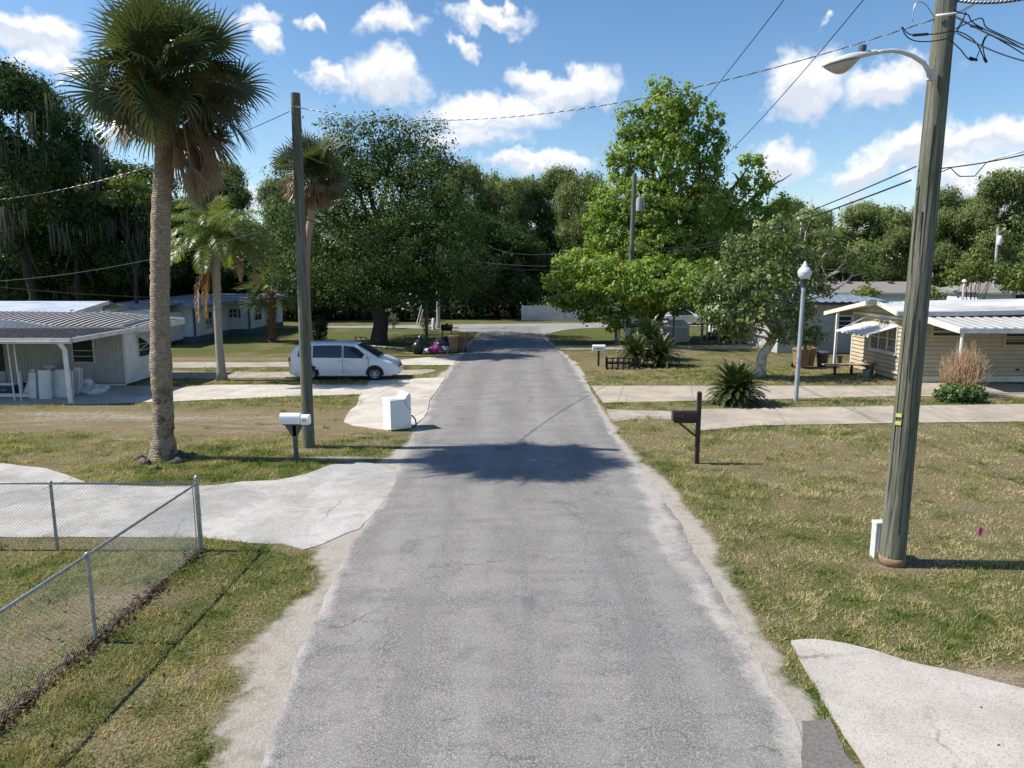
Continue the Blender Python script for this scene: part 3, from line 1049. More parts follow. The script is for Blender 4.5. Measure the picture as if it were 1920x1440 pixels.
# ---- small pale-barked tree in front of it
b0 = G(1424, 706)
Yk = b0.y
sm = [bp(1400, 470, 46, 36, Yk), bp(1460, 440, 44, 36, Yk), bp(1360, 530, 46, 36, Yk - .6), bp(1430, 530, 54, 42, Yk - .8), bp(1490, 500, 44, 42, Yk), bp(1350, 585, 44, 30, Yk - .5), bp(1420, 590, 50, 32, Yk - 1), bp(1490, 575, 42, 40, Yk),
      bp(1515, 625, 28, 22, Yk + .2), bp(1375, 625, 34, 16, Yk), bp(1470, 625, 36, 18, Yk - .5), bp(1540, 540, 26, 20, Yk + .3), bp(1600, 490, 26, 18, Yk + .4, tint=.1), bp(1620, 470, 24, 14, Yk + .5, tint=.1), bp(1630, 510, 14, 22, Yk + .4), bp(1560, 460, 18, 18, Yk), bp(1520, 410, 22, 22, Yk + .3, tint=.1), bp(1330, 550, 20, 22, Yk)]
rt = thing('small_tree', "small sparse tree with pale mottled trunk and bare twigs behind the nearer sago palm", 'tree', tuple(b0))
mb = MB()
k0 = at(1447, 640, Yk)
mb.tube([b0 - Vector((0, 0, .1)), at(1425, 690, Yk), at(1430, 665, Yk), k0, at(1455, 590, Yk)], [.36, .26, .23, .20, .15], 10)
rnd = random.Random(8)
for i, b in enumerate(sm):
    q = limb_pts(k0.lerp(at(1455, 590, Yk), rnd.random()), b[:3], .04, 90 + i, 6)
    mb.tube(q, [.085 * (1 - .8 * j / 6) for j in range(7)], 6, False)
    for k in range(5):
        s = q[rnd.randint(2, 6)]
        e = s + Vector((rnd.uniform(-1, 1), rnd.uniform(-1, 1), rnd.uniform(-.1, 1.2))) * rnd.uniform(.5, 1.1)
        mb.tube(limb_pts(s, e, .06, i * 9 + k, 3), [.018, .013, .009, .005], 4, False)
# long bare snag on the upper right
mb.tube([k0, at(1475, 570, Yk), at(1483, 500, Yk), at(1487, 475, Yk), at(1500, 452, Yk), at(1502, 415, Yk)], [.13, .12, .11, .09, .06, .02], 7)
mb.tube([at(1480, 480, Yk), at(1510, 470, Yk), at(1540, 480, Yk), at(1580, 462, Yk), at(1625, 476, Yk)], [.05, .045, .035, .025, .01], 6)
mb.tube([at(1497, 455, Yk), at(1520, 438, Yk), at(1560, 425, Yk)], [.035, .02, .008], 6)
mb.build('trunk', m_bark_white, rt, smooth=True)
V, T = leaf_cards(sm, 12500, .19, 31, per=14, cr=.30, shell=.3, gap=.45, gapsize=1.6)
np_mesh('crown', V, 4, leaf_mat("pale_leaf", [(0, (.06, .085, .03)), (.4, (.115, .165, .05)), (.75, (.20, .25, .085)), (1, (.34, .37, .17))], .38, .45, .4), rt, T)
V, T = moss_cards([sm[3], sm[2], sm[5], sm[8]], 22, 4, .25, .7)
np_mesh('hanging_moss', V, 4, m_moss, rt, T)['kind'] = 'stuff'


# ---- woodland trees: four crown shapes, each tree its own object
VR, VH = 5.2, 11.0


def variant(seed, kind):
    rnd = random.Random(seed)
    B = []
    nb = 34 if kind != 'tall' else 26
    for i in range(nb):
        a = rnd.uniform(0, 6.28)
        h = rnd.random()
        if kind == 'round':
            rr = math.sqrt(max(0, 1 - (h * 1.9 - .9) ** 2)) * rnd.uniform(.35, .78)
            s = rnd.uniform(.20, .36)
        elif kind == 'tall':
            rr = math.sqrt(max(0, 1 - (h * 1.9 - .95) ** 2)) * rnd.uniform(.15, .62)
            s = rnd.uniform(.20, .32)
        else:
            rr = rnd.uniform(.3, .85) * (1 - .45 * h)
            s = rnd.uniform(.18, .34)
        B.append((rr * math.cos(a) * VR, rr * math.sin(a) * VR, (.10 + .82 * h) * VH, s * VR, s * VR, s * VR * .62, rnd.uniform(-.10, .10)))
    return B


VR, VH = 5.2, 11.0
VAR = []
for i, kd in enumerate(['round', 'tall', 'wide', 'round', 'wide', 'tall']):
    B = variant(40 + i, kd)
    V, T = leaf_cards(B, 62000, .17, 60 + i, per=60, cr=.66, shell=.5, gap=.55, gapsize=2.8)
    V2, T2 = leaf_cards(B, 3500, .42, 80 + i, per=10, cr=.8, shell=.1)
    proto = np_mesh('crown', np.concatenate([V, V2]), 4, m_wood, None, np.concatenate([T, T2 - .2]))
    tb = MB()
    woody(tb, (0, 0, 0), (.1, 0, VH * .42), .34, .24, [b[:3] for b in B[:12]], 70 + i, 1, 1.3)
    ptr = tb.build('trunk', m_bark_dark, None, smooth=True)
    VAR.append((proto.data, ptr.data))
    bpy.data.objects.remove(proto)
    bpy.data.objects.remove(ptr)
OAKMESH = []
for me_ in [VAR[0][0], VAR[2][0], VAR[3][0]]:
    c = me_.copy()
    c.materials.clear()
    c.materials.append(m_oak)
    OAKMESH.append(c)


def forest_tree(label, u, vtop, ru, Y, low=.22, var=0, group=None, name='woodland_tree', dark=None, rot=None, moss=0, clear=None):
    """crown centred over pixel column u, its top at pixel row vtop, ru pixels half-wide, standing at distance Y"""
    top = at(u, vtop, Y)
    X = top.x
    H = top.z
    R = ru * (Y * CT) / FPX
    r = thing(name, label, 'tree', (X, Y, 0), group)
    z0 = H * low
    cm, tm = VAR[var]
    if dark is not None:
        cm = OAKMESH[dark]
    c = bpy.data.objects.new('crown', cm)
    COL.objects.link(c)
    c.parent = r
    c.location = (0, 0, z0)
    c.scale = (R / VR, R / VR, (H - z0) / VH)
    tr = bpy.data.objects.new('trunk', tm)
    COL.objects.link(tr)
    tr.parent = r
    tr.scale = (R / VR * .9, R / VR * .9, H / VH)
    ang = rot if rot is not None else (u * 1.7) % 6.28
    c.rotation_euler = (0, 0, ang)
    tr.rotation_euler = (0, 0, ang)
    if moss:
        rr = random.Random(int(u))
        bl = []
        for k in range(14):
            a = rr.uniform(3.3, 6.1)
            h = rr.uniform(.15, .85)
            bl.append((X + R * .8 * math.cos(a), Y + R * .8 * math.sin(a), z0 + (H - z0) * h, R * .22, R * .22, (H - z0) * .1))
        V, T = moss_cards(bl, moss, int(u) + 3, .6, 2.4)
        np_mesh('hanging_moss', V, 4, m_moss, r, T)['kind'] = 'stuff'
    return r


WG = 'woodland trees behind the houses'
# left mass
forest_tree("dark moss-hung oak at the far left edge above the mobile home roof", 10, 118, 130, 52, .30, 0, WG, 'oak_tree', 0, moss=90)
forest_tree("mossy oak whose crown shows just left of the big palm's fronds", 112, 168, 95, 56, .30, 0, WG, 'oak_tree', 1, moss=80)
forest_tree("broad dark oak directly behind the big cabbage palm's trunk", 235, 300, 120, 60, .2, 0, WG, 'oak_tree', 2, moss=50)
forest_tree("dark oak filling the gap between the small left roof and the big palm", 130, 300, 150, 62, .12, 0, WG, 'oak_tree', 1, moss=40)
forest_tree("dark oak far left with low boughs behind the pale blue roof", -60, 260, 160, 60, .12, 0, WG, 'oak_tree', 0)
forest_tree("open-crowned tree rising behind the queen palm, right of the big palm", 415, 288, 70, 80, .3, 1, WG, rot=1.0)
forest_tree("thin-topped tree close behind the big palm's dead fronds", 372, 270, 40, 84, .3, 1, WG)
forest_tree("low dark tree behind the white house with blue trim", 340, 400, 120, 72, .08, 2, WG, dark=1)
forest_tree("dark round tree behind the short boot-trunked palm", 470, 420, 90, 74, .05, 3, WG, dark=2)
forest_tree("mid-green tree between the queen palm and the leaning palm", 525, 330, 60, 70, .12, 3, WG)
# centre
forest_tree("tree just right of the huge oak's crown, a bit taller than its neighbours", 868, 303, 62, 78, .2, 0, WG)
forest_tree("woodland tree above the end of the road, left of the white fence", 930, 325, 62, 84, .2, 3, WG)
forest_tree("pale olive woodland tree above the left end of the white fence", 985, 318, 56, 82, .22, 5, WG, rot=2.)
forest_tree("round-topped woodland tree above the white vinyl fence", 1052, 312, 66, 84, .2, 0, WG, rot=3.)
forest_tree("woodland tree tucked behind the sycamore's left flank", 1115, 325, 60, 80, .2, 3, WG)
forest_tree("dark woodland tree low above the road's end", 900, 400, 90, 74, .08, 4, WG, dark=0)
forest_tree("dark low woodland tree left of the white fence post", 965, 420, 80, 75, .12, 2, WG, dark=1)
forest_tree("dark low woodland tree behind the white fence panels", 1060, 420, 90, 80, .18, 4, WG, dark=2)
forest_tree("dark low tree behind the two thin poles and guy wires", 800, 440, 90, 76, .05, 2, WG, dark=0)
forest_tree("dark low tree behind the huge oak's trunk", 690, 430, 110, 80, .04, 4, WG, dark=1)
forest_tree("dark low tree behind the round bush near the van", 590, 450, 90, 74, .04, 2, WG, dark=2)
# right
forest_tree("woodland tree seen between the sycamore and its right-hand columns", 1200, 360, 90, 88, .15, 0, WG)
forest_tree("woodland tree behind the sycamore's right side", 1330, 350, 90, 84, .12, 3, WG)
forest_tree("woodland tree behind the small pale-barked tree", 1470, 370, 75, 82, .12, 0, WG, rot=.6)
forest_tree("broad woodland tree behind the grey shingled roofs, left of the near pole", 1600, 375, 90, 84, .12, 4, WG, rot=4.)
forest_tree("dark woodland tree just left of the near utility pole", 1680, 388, 60, 80, .12, 3, WG, rot=5.)
forest_tree("tall open woodland tree just right of the near utility pole", 1800, 340, 75, 74, .2, 1, WG, rot=2.4)
forest_tree("tallest woodland tree of the right-hand wood, at the picture's right edge", 1885, 318, 85, 72, .18, 0, WG, rot=.2)
forest_tree("woodland tree cut by the right edge of the picture", 1990, 330, 100, 76, .15, 5, WG)
forest_tree("dark woodland tree low behind the right-hand lime green shrubs", 1780, 410, 110, 82, .06, 2, WG, dark=2)
forest_tree("dark woodland tree low behind the grey shingled roof's middle", 1560, 430, 100, 88, .05, 4, WG, dark=0)
forest_tree("dark woodland tree low at the right edge behind the hipped roof", 1920, 420, 100, 84, .05, 2, WG, dark=1)

forest_tree("woodland tree squeezed between the huge oak and the road-end trees", 835, 318, 50, 82, .2, 5, WG, rot=.9)
forest_tree("bright woodland tree directly above the road's vanishing end", 958, 335, 60, 79, .1, 0, WG, rot=4.4)
forest_tree("bright woodland tree half behind the sycamore's lower left lobe", 1085, 335, 60, 78, .1, 3, WG, rot=5.6)
forest_tree("mid-height woodland tree above the stucco house's roof", 1530, 392, 66, 78, .1, 0, WG, rot=2.9)
forest_tree("mid-height woodland tree behind the near pole's middle", 1740, 372, 64, 79, .1, 3, WG, rot=1.9)
forest_tree("mid-height woodland tree right of the near pole, left of the pale far pole", 1840, 352, 60, 78, .1, 5, WG, rot=.5)

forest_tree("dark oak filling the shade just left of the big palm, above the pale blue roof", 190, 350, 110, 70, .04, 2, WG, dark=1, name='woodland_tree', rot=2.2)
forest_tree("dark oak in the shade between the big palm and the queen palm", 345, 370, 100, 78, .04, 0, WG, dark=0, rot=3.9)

# far wood that reads as one mass
rs = np.random.RandomState(5)
bl = []
for i in range(150):
    x = -95 + 190 * i / 149 + rs.uniform(-1.5, 1.5)
    h = rs.uniform(4, 8.5) + (2.5 if x > 15 else 0)
    bl.append((x, 96 + rs.uniform(-5, 8) - .0016 * x * x, h * .5, 3.2, 2.5, h * .55, rs.uniform(-.2, .05)))
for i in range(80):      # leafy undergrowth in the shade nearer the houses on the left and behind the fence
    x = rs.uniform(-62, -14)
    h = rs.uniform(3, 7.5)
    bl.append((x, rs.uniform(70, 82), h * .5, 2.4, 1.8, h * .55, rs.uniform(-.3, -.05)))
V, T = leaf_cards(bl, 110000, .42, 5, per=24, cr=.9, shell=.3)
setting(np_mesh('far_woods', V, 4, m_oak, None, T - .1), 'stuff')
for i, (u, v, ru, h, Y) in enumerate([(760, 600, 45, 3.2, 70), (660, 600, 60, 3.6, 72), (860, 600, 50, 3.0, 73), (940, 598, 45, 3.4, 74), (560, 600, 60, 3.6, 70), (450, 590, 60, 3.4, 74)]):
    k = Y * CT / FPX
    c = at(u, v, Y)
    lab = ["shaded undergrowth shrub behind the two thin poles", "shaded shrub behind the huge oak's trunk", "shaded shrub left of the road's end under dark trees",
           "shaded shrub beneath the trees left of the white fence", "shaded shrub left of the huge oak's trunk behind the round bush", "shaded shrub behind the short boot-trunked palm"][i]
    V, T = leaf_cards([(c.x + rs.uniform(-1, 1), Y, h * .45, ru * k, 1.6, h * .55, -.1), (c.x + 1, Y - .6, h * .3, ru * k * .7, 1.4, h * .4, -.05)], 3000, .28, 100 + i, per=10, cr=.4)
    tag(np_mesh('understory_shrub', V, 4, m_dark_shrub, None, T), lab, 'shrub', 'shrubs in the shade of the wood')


# ---- palms
def fan_frond(out, tt, base, d, plen, llen, nseg, droop, tint, rs, spread=2.25, wid=.034):
    """a costapalmate fan leaf: petiole, then segments radiating from its end, tips hanging"""
    base, d = np.array(base), np.array(d, float)
    d /= np.linalg.norm(d)
    side = np.cross(d, [0, 0, 1.0])
    if np.linalg.norm(side) < .05:
        side = np.array([1.0, 0, 0])
    side /= np.linalg.norm(side)
    nrm = np.cross(side, d)
    roll = rs.normal(0, .7)
    side, nrm = side * math.cos(roll) + nrm * math.sin(roll), nrm * math.cos(roll) - side * math.sin(roll)
    p = base
    dd = d.copy()
    for i in range(3):
        q = p + dd * plen / 3
        w = side * .022
        out.append([p - w, p + w, q + w, q - w])
        tt.append(min(1, tint + .1))
        dd = dd + np.array([0, 0, -droop * .10])
        dd /= np.linalg.norm(dd)
        p = q
    for k in range(nseg):
        f = (k / (nseg - 1) - .5) * 2
        a = f * spread
        sd = dd * math.cos(a) + side * math.sin(a) + nrm * (.28 * abs(f) + rs.normal(0, .05))
        sd /= np.linalg.norm(sd)
        L = llen * (1 - .28 * abs(f) ** 2) * rs.uniform(.85, 1.1)
        pp = p + dd * .02
        wv = np.cross(sd, nrm)
        wv /= max(np.linalg.norm(wv), 1e-6)
        ws = [wid * .35, wid, wid * .75, wid * .42, .003]
        ks = [.0, .33, .62, .84, 1.0]
        tk = tint + rs.normal(0, .05)
        cur = sd.copy()
        prev, pw = pp, ws[0]
        for i in range(1, 5):
            step = L * (ks[i] - ks[i - 1])
            nx = prev + cur * step
            cur = cur + np.array([0, 0, -1.0]) * (droop * (.12, .22, .5, .7)[i - 1])
            cur /= np.linalg.norm(cur)
            out.append([prev - wv * pw, prev + wv * pw, nx + wv * ws[i], nx - wv * ws[i]])
            tt.append(tk)
            prev, pw = nx, ws[i]


def sabal(name, label, path, radii, crown_r, n_green, n_dead, seed, llen, trunk_mat, yellow=.0, dead_bias=None, nseg=30, wid=.034, dead_el=(-1.45, -.85), topshift=.35):
    r = thing(name, label, 'palm tree', tuple(path[0]))
    mb = MB()
    if dead_bias is not None:        # rough, ringed bole
        P2, R2 = [], []
        rj = random.Random(seed)
        for k in range(len(path) - 1):
            m_ = max(2, int((Vector(path[k + 1]) - Vector(path[k])).length / .09))
            for q in range(m_):
                P2.append(Vector(path[k]).lerp(Vector(path[k + 1]), q / m_) + Vector((rj.uniform(-1, 1), rj.uniform(-1, 1), 0)) * .006)
                R2.append(radii[k] + (radii[k + 1] - radii[k]) * q / m_ + rj.uniform(-.012, .016))
        path, radii = P2 + [Vector(path[-1])], R2 + [radii[-1]]
    mb.tube(path, radii, 14)
    mb.build('trunk', trunk_mat, r, smooth=True)
    rs = np.random.RandomState(seed)
    top = np.array(path[-1])
    G_, Gt, D_, Dt = [], [], [], []
    for i in range(n_green):
        t = (i + .5) / n_green
        el = math.asin(-.80 + 1.78 * t)
        az = i * 2.399 + rs.normal(0, .25)
        d = (math.cos(az) * math.cos(el), math.sin(az) * math.cos(el), math.sin(el))
        pl = (crown_r - llen * .68) * rs.uniform(.6, 1.15) * (1 - .3 * max(0, math.sin(el)) * rs.rand())
        dr = (.30 + .25 * rs.rand()) if el > .5 else (.55 + .35 * rs.rand()) if el > -.2 else (.9 + .3 * rs.rand())
        if rs.rand() < .3:
            pl *= rs.uniform(.15, .5)
        ti = rs.normal(.66, .12)
        if el < -.1 and rs.rand() < .25 + yellow + (yellow if d[0] < 0 else 0):
            ti = rs.uniform(.18, .36)
        fan_frond(G_, Gt, top + np.array([0, 0, topshift * (.3 + t * .5)]), d, pl, llen, nseg, dr, ti, rs, wid=wid)
    for i in range(n_dead):
        az = rs.uniform(0, 6.28)
        if dead_bias is not None and rs.rand() < .62:
            az = rs.normal(dead_bias, .55)
        el = rs.uniform(*dead_el)
        d = (math.cos(az) * math.cos(el), math.sin(az) * math.cos(el), math.sin(el))
        lng = dead_bias is not None and i % 3 != 0
        ofs = np.array([rs.uniform(-.1, .75), rs.uniform(-.4, .4), -.4]) if lng else np.array([0, 0, 0])
        if lng:
            d = (rs.normal(.12, .12), rs.normal(0, .12), -1.0)
        fan_frond(D_, Dt, top + ofs - np.array([0, 0, rs.uniform(0, .35)]), d, (crown_r - llen * .55) * rs.uniform(.5, .95), llen * (1.05 if lng else .85), max(14, nseg // 2), .95, rs.uniform(.2, .8), rs, spread=.6 if lng else 1.0, wid=wid * .75)
    np_mesh('crown', np.array(G_), 4, m_palm, r, np.array(Gt))
    if D_:
        np_mesh('dead_fronds', np.array(D_), 4, m_palm_dead, r, np.array(Dt))
    # brown boot stubs under the crown
    return r


m_palm_trunk, t, p, o = new_mat("palm_trunk")
co = t.new('ShaderNodeTexCoord').outputs['Object']
wvn = t.new('ShaderNodeTexWave', wave_type='BANDS', bands_direction='Z')
wvn.inputs['Scale'].default_value = 5.5
wvn.inputs['Distortion'].default_value = 7.0
wvn.inputs['Detail'].default_value = 4
wvn.inputs['Detail Scale'].default_value = 2.2
t.l.new(co, wvn.inputs[0])
nz = t.noise(co, 9, 6, .7)
c = t.mix(t.ss(nz, .35, .65), (.47, .38, .28), (.31, .245, .175))
c = t.mix(t.math('MULTIPLY', t.ss(wvn.outputs['Fac'], .5, .1), .38), c, (.12, .085, .06))
sx = t.new('ShaderNodeSeparateXYZ')
t.l.new(co, sx.inputs[0])
c = t.mix(t.math('MULTIPLY', t.ss(t.noise(co, 3, 5, .7), .48, .62), t.ss(sx.outputs[2], 3.2, 1.2)), c, (.12, .085, .06))
t.l.new(c, p.inputs['Base Color'])
p.inputs['Roughness'].default_value = .9
t.l.new(t.bump(t.math('ADD', wvn.outputs['Fac'], t.math('MULTIPLY', nz, 1.2)), .9, .035), p.inputs['Normal'])

b0 = G(308, 860)
Yp = b0.y
pp = [b0 + Vector((0, 0, -.05)), at(307, 848, Yp), at(306, 815, Yp), at(306, 760, Yp), at(302, 690, Yp), at(300, 600, Yp), at(300, 500, Yp), at(302, 400, Yp), at(307, 300, Yp), at(314, 210, Yp), at(319, 152, Yp)]
sabal('cabbage_palm', "tall cabbage palm with full dark crown and brown dead fronds beside the near left drive", pp,
      [.44, .34, .275, .25, .265, .235, .23, .23, .22, .23, .2], 2.14, 96, 20, 11, 1.02, m_palm_trunk, yellow=.14, dead_bias=-.3, nseg=34, wid=.031, dead_el=(-1.52, -1.1), topshift=.12)
# roots and torn bark at its foot
mbr = MB()
rnd = random.Random(4)
for i in range(34):
    a = rnd.uniform(0, 6.28)
    q = rnd.uniform(.35, .75)
    mbr.blob((b0.x + q * math.cos(a), b0.y + q * math.sin(a) * .8, .03), (rnd.uniform(.06, .2), rnd.uniform(.05, .12), rnd.uniform(.04, .13)), i, .3, 8, 5)
for (u, v, s) in ((345, 858, .3), (290, 880, .22), (262, 858, .25), (330, 868, .25)):
    c = G(u, v)
    mbr.blob((c.x, c.y, .02), (s * .7, s * .4, .07), int(u), .45, 9, 6)
root = [ch for ch in bpy.data.objects['cabbage_palm'].children if ch.name.startswith('trunk')][0]
mbr.build('root_debris', mat("root_debris", (.16, .13, .10), (.05, .045, .04), 14, .95, .9), bpy.data.objects['cabbage_palm'], smooth=True)['kind'] = 'stuff'

# leaning palm behind the left pole
b0 = G(582, 668)
Yq = b0.y
pp = [b0, at(578, 620, Yq), at(575, 560, Yq), at(574, 500, Yq), at(577, 450, Yq), at(584, 405, Yq), at(590, 360, Yq), at(592, 320, Yq)]
m_palm_trunk2 = mat("palm_trunk_smooth", (.36, .255, .18), (.25, .175, .125), 6, .9, .5, stretch=(1, 1, 6))
sabal('cabbage_palm', "slim reddish cabbage palm behind the left utility pole, round crown of drooping grey fronds", pp,
      [.25, .22, .21, .21, .21, .21, .22, .2], 2.15, 84, 70, 12, 1.05, m_palm_trunk2, yellow=.12, nseg=24, wid=.045, dead_el=(-1.4, -.25))

# short palm with boots on its trunk
b0 = G(510, 641)
Yr = b0.y
r = thing('boot_palm', "short cabbage palm with spiky brown boots on its trunk beside the white house", 'palm tree', tuple(b0))
tp = at(508, 548, Yr)
mb = MB()
mb.tube([b0, b0.lerp(tp, .5), tp], [.24, .24, .22], 10)
for i in range(110):
    t_ = i / 110
    a = i * 2.399
    c = b0.lerp(tp, t_) + Vector((math.cos(a) * .24, math.sin(a) * .24, 0))
    e = c + Vector((math.cos(a) * .20, math.sin(a) * .20, .24))
    mb.bar(c, e, .09, .03)
mb.build('trunk', mat("palm_boots", (.26, .15, .085), (.12, .075, .045), 7, .9, .5), r)
G_, Gt = [], []
rs = np.random.RandomState(3)
for i in range(30):
    el = rs.uniform(-.6, 1.3)
    az = i * 2.399
    fan_frond(G_, Gt, np.array(tp), (math.cos(az) * math.cos(el), math.sin(az) * math.cos(el), math.sin(el)), rs.uniform(.9, 1.6), 1.15, 20, .6, rs.normal(.85, .1), rs, wid=.045)
np_mesh('crown', np.array(G_), 4, m_palm, r, np.array(Gt))


def pinnate(out, tt, base, d, L, npair, leaf, droop, ldroop, tint, rs, wid=.02, twist=.9, rach=.018, first=.15):
    p = np.array(base, float)
    d = np.array(d, float)
    d /= np.linalg.norm(d)
    n = 12
    pts, ds = [p], [d]
    for i in range(n):
        p = p + d * L / n
        d = d + np.array([0, 0, -droop * (i + 1) / n * .32])
        d /= np.linalg.norm(d)
        pts.append(p)
        ds.append(d)
    for i in range(n):
        s = np.cross(ds[i], [0, 0, 1.0])
        s /= max(np.linalg.norm(s), 1e-6)
        w = s * rach * (1 - .8 * i / n)
        out.append([pts[i] - w, pts[i] + w, pts[i + 1] + w * .8, pts[i + 1] - w * .8])
        tt.append(tint + .1)
    for k in range(npair):
        t = first + (1 - first) * (k + .5) / npair
        f = t * n
        i = min(int(f), n - 1)
        q = pts[i] + (pts[i + 1] - pts[i]) * (f - i)
        dd = ds[i]
        s = np.cross(dd, [0, 0, 1.0])
        s /= max(np.linalg.norm(s), 1e-6)
        u = np.cross(s, dd)
        ll = leaf * (math.sin(math.pi * min(1, .18 + t * .82)) ** .6) * rs.uniform(.85, 1.1)
        for sg in (-1, 1):
            ld = s * sg * twist + dd * .65 + u * rs.normal(.18, .18)
            ld /= np.linalg.norm(ld)
            m1 = q + ld * ll * .5
            l2 = ld + np.array([0, 0, -ldroop])
            l2 /= np.linalg.norm(l2)
            m2 = m1 + l2 * ll * .5
            wv = np.cross(ld, u)
            wv = wv / max(np.linalg.norm(wv), 1e-6) * wid
            tk = tint + rs.normal(0, .09)
            out.append([q - wv * .5, q + wv * .5, m1 + wv, m1 - wv])
            out.append([m1 - wv, m1 + wv, m2 + wv * .1, m2 - wv * .1])
            tt += [tk, tk]


# queen palm in front of the white house
b0 = G(417, 713)
Yc = b0.y
r = thing('queen_palm', "queen palm with smooth pale grey trunk and feathery fronds in front of the white house", 'palm tree', tuple(b0))
pp = [b0, at(415, 695, Yc), at(411, 650, Yc), at(408, 590, Yc), at(406, 530, Yc), at(405, 490, Yc), at(412, 465, Yc)]
mb = MB()
mb.tube(pp, [.26, .20, .17, .165, .17, .18, .2], 12)
mb.build('trunk', mat("queen_trunk", (.34, .31, .27), (.22, .19, .16), 5, .85, .4, stretch=(1, 1, 7)), r, smooth=True)
G_, Gt = [], []
rs = np.random.RandomState(8)
tp = np.array(pp[-1])
for i in range(34):
    t_ = (i + .5) / 34
    el = .05 + 1.25 * t_
    az = i * 2.399
    pinnate(G_, Gt, tp, (math.cos(az) * math.cos(el), math.sin(az) * math.cos(el), math.sin(el)), rs.uniform(2.5, 3.3), 52, .78, 1.15, 1.0, rs.normal(.45, .12), rs, wid=.024)
np_mesh('crown', np.array(G_), 4, m_queen, r, np.array(Gt))
G_, Gt = [], []
for az, L in ((3.0, 3.3), (3.6, 3.5), (2.6, 2.9), (-.1, 2.9), (.25, 2.6), (-.5, 2.3), (3.2, 1.9)):
    el = .35 if abs(az) < 1 else -.35
    pinnate(G_, Gt, tp - np.array([0, 0, .15]), (math.cos(az) * math.cos(el) * (.9 if abs(az) < 1 else .45), math.sin(az) * math.cos(el), math.sin(el) - .1), L, 34, .5, 3.2, 1.6, rs.uniform(.5, .9), rs, wid=.022, twist=.5)
np_mesh('dead_fronds', np.array(G_), 4, leaf_mat("queen_dead", [(0, (.24, .14, .075)), (1, (.40, .255, .145))], .2, .8, .1, 1.2), r, np.array(Gt))


# sagos
def sago(label, c, R, hgt, n, seed, group=None):
    r = thing('sago_palm', label, 'cycad', (c.x, c.y, 0), group)
    MB().lathe((c.x, c.y, -.02), [(.16, 0), (.2, .2), (.17, .42), (.08, .55)], 10).build('stem', m_bark_dark, r, smooth=True)
    out, tt = [], []
    rs = np.random.RandomState(seed)
    for i in range(n):
        t_ = (i + .5) / n
        el = -.12 + 1.45 * t_ ** 1.15
        az = i * 2.399
        L = R * rs.uniform(.9, 1.12) * (1.0 + .12 * math.sin(el))
        ti = rs.normal(.45, .14) if el > .08 else rs.uniform(.6, 1.0)
        pinnate(out, tt, (c.x, c.y, hgt), (math.cos(az) * math.cos(el), math.sin(az) * math.cos(el), math.sin(el)), L, 46, .17, .6, .12, ti, rs, wid=.016, twist=.8, rach=.022, first=.10)
    np_mesh('fronds', np.array(out), 4, m_sago, r, np.array(tt))


sago("round sago palm on the strip between the two concrete drives", G(1379, 757), 1.18, .42, 135, 1)
SGP = 'sago clump behind the low black railing'
sago("left-hand sago of the clump behind the low black railing", G(1190, 686), 1.25, .55, 70, 2, SGP)
sago("right-hand sago of the clump behind the low black railing", G(1238, 686), 1.3, .5, 75, 3, SGP)
sago("tallest sago at the back of the clump behind the low black railing", G(1216, 674), 1.35, 1.1, 75, 4, SGP)


# shrubs
def shrub(name, label, blobs, n, size, lm, seed, cr=.14, stems=None, group=None, per=8):
    b = blobs[0]
    r = thing(name, label, 'shrub' if 'tree' not in name else 'tree', (b[0], b[1], 0), group)
    V, T = leaf_cards(blobs, n, size, seed, per=per, cr=cr, shell=.3)
    np_mesh('foliage', V, 4, lm, r, T)
    mb = MB()
    rnd = random.Random(seed)
    for q in blobs:
        for k in range(4):
            mb.tube(limb_pts((b[0] + rnd.uniform(-.1, .1), b[1], 0), (q[0] + rnd.uniform(-.4, .4) * q[3], q[1], q[2] + rnd.uniform(0, .6) * q[5]), .05, seed + k, 4), [.03, .025, .02, .012, .006], 5, False)
    mb.build('stems', m_bark, r)
    return r


c = G(598, 641)
shrub('round_bush', "round dark glossy bush behind the van, just right of the left pole", [(c.x, c.y, .75, .6, .6, .75, 0), (c.x + .2, c.y, 1.1, .45, .45, .5, .1)], 1500, .17, m_dark_shrub, 1)
c = G(738, 616)
shrub('small_dry_bush', "small grey dry bush on the lawn right of the huge oak's trunk", [(c.x, c.y, .8, .55, .5, .6, 0)], 500, .12, m_moss, 2)
c = G(797, 622)
shrub('small_dry_bush', "small grey dry bush half hidden behind the dark thin pole", [(c.x, c.y, .7, .45, .4, .6, 0)], 400, .12, m_moss, 5)
c = G(1800, 754)
shrub('green_shrub', "low leafy green shrub at the foot of the dry bush by the carport post", [(c.x, c.y, .35, .95, .5, .38, .1), (c.x - .5, c.y, .3, .5, .45, .35, .15), (c.x + .5, c.y, .3, .5, .4, .34, .05)], 2600, .12, leaf_mat("broad_leaf", [(0, (.03, .06, .015)), (.5, (.065, .115, .025)), (1, (.13, .20, .05))], .25, .3, .5), 3, cr=.10)
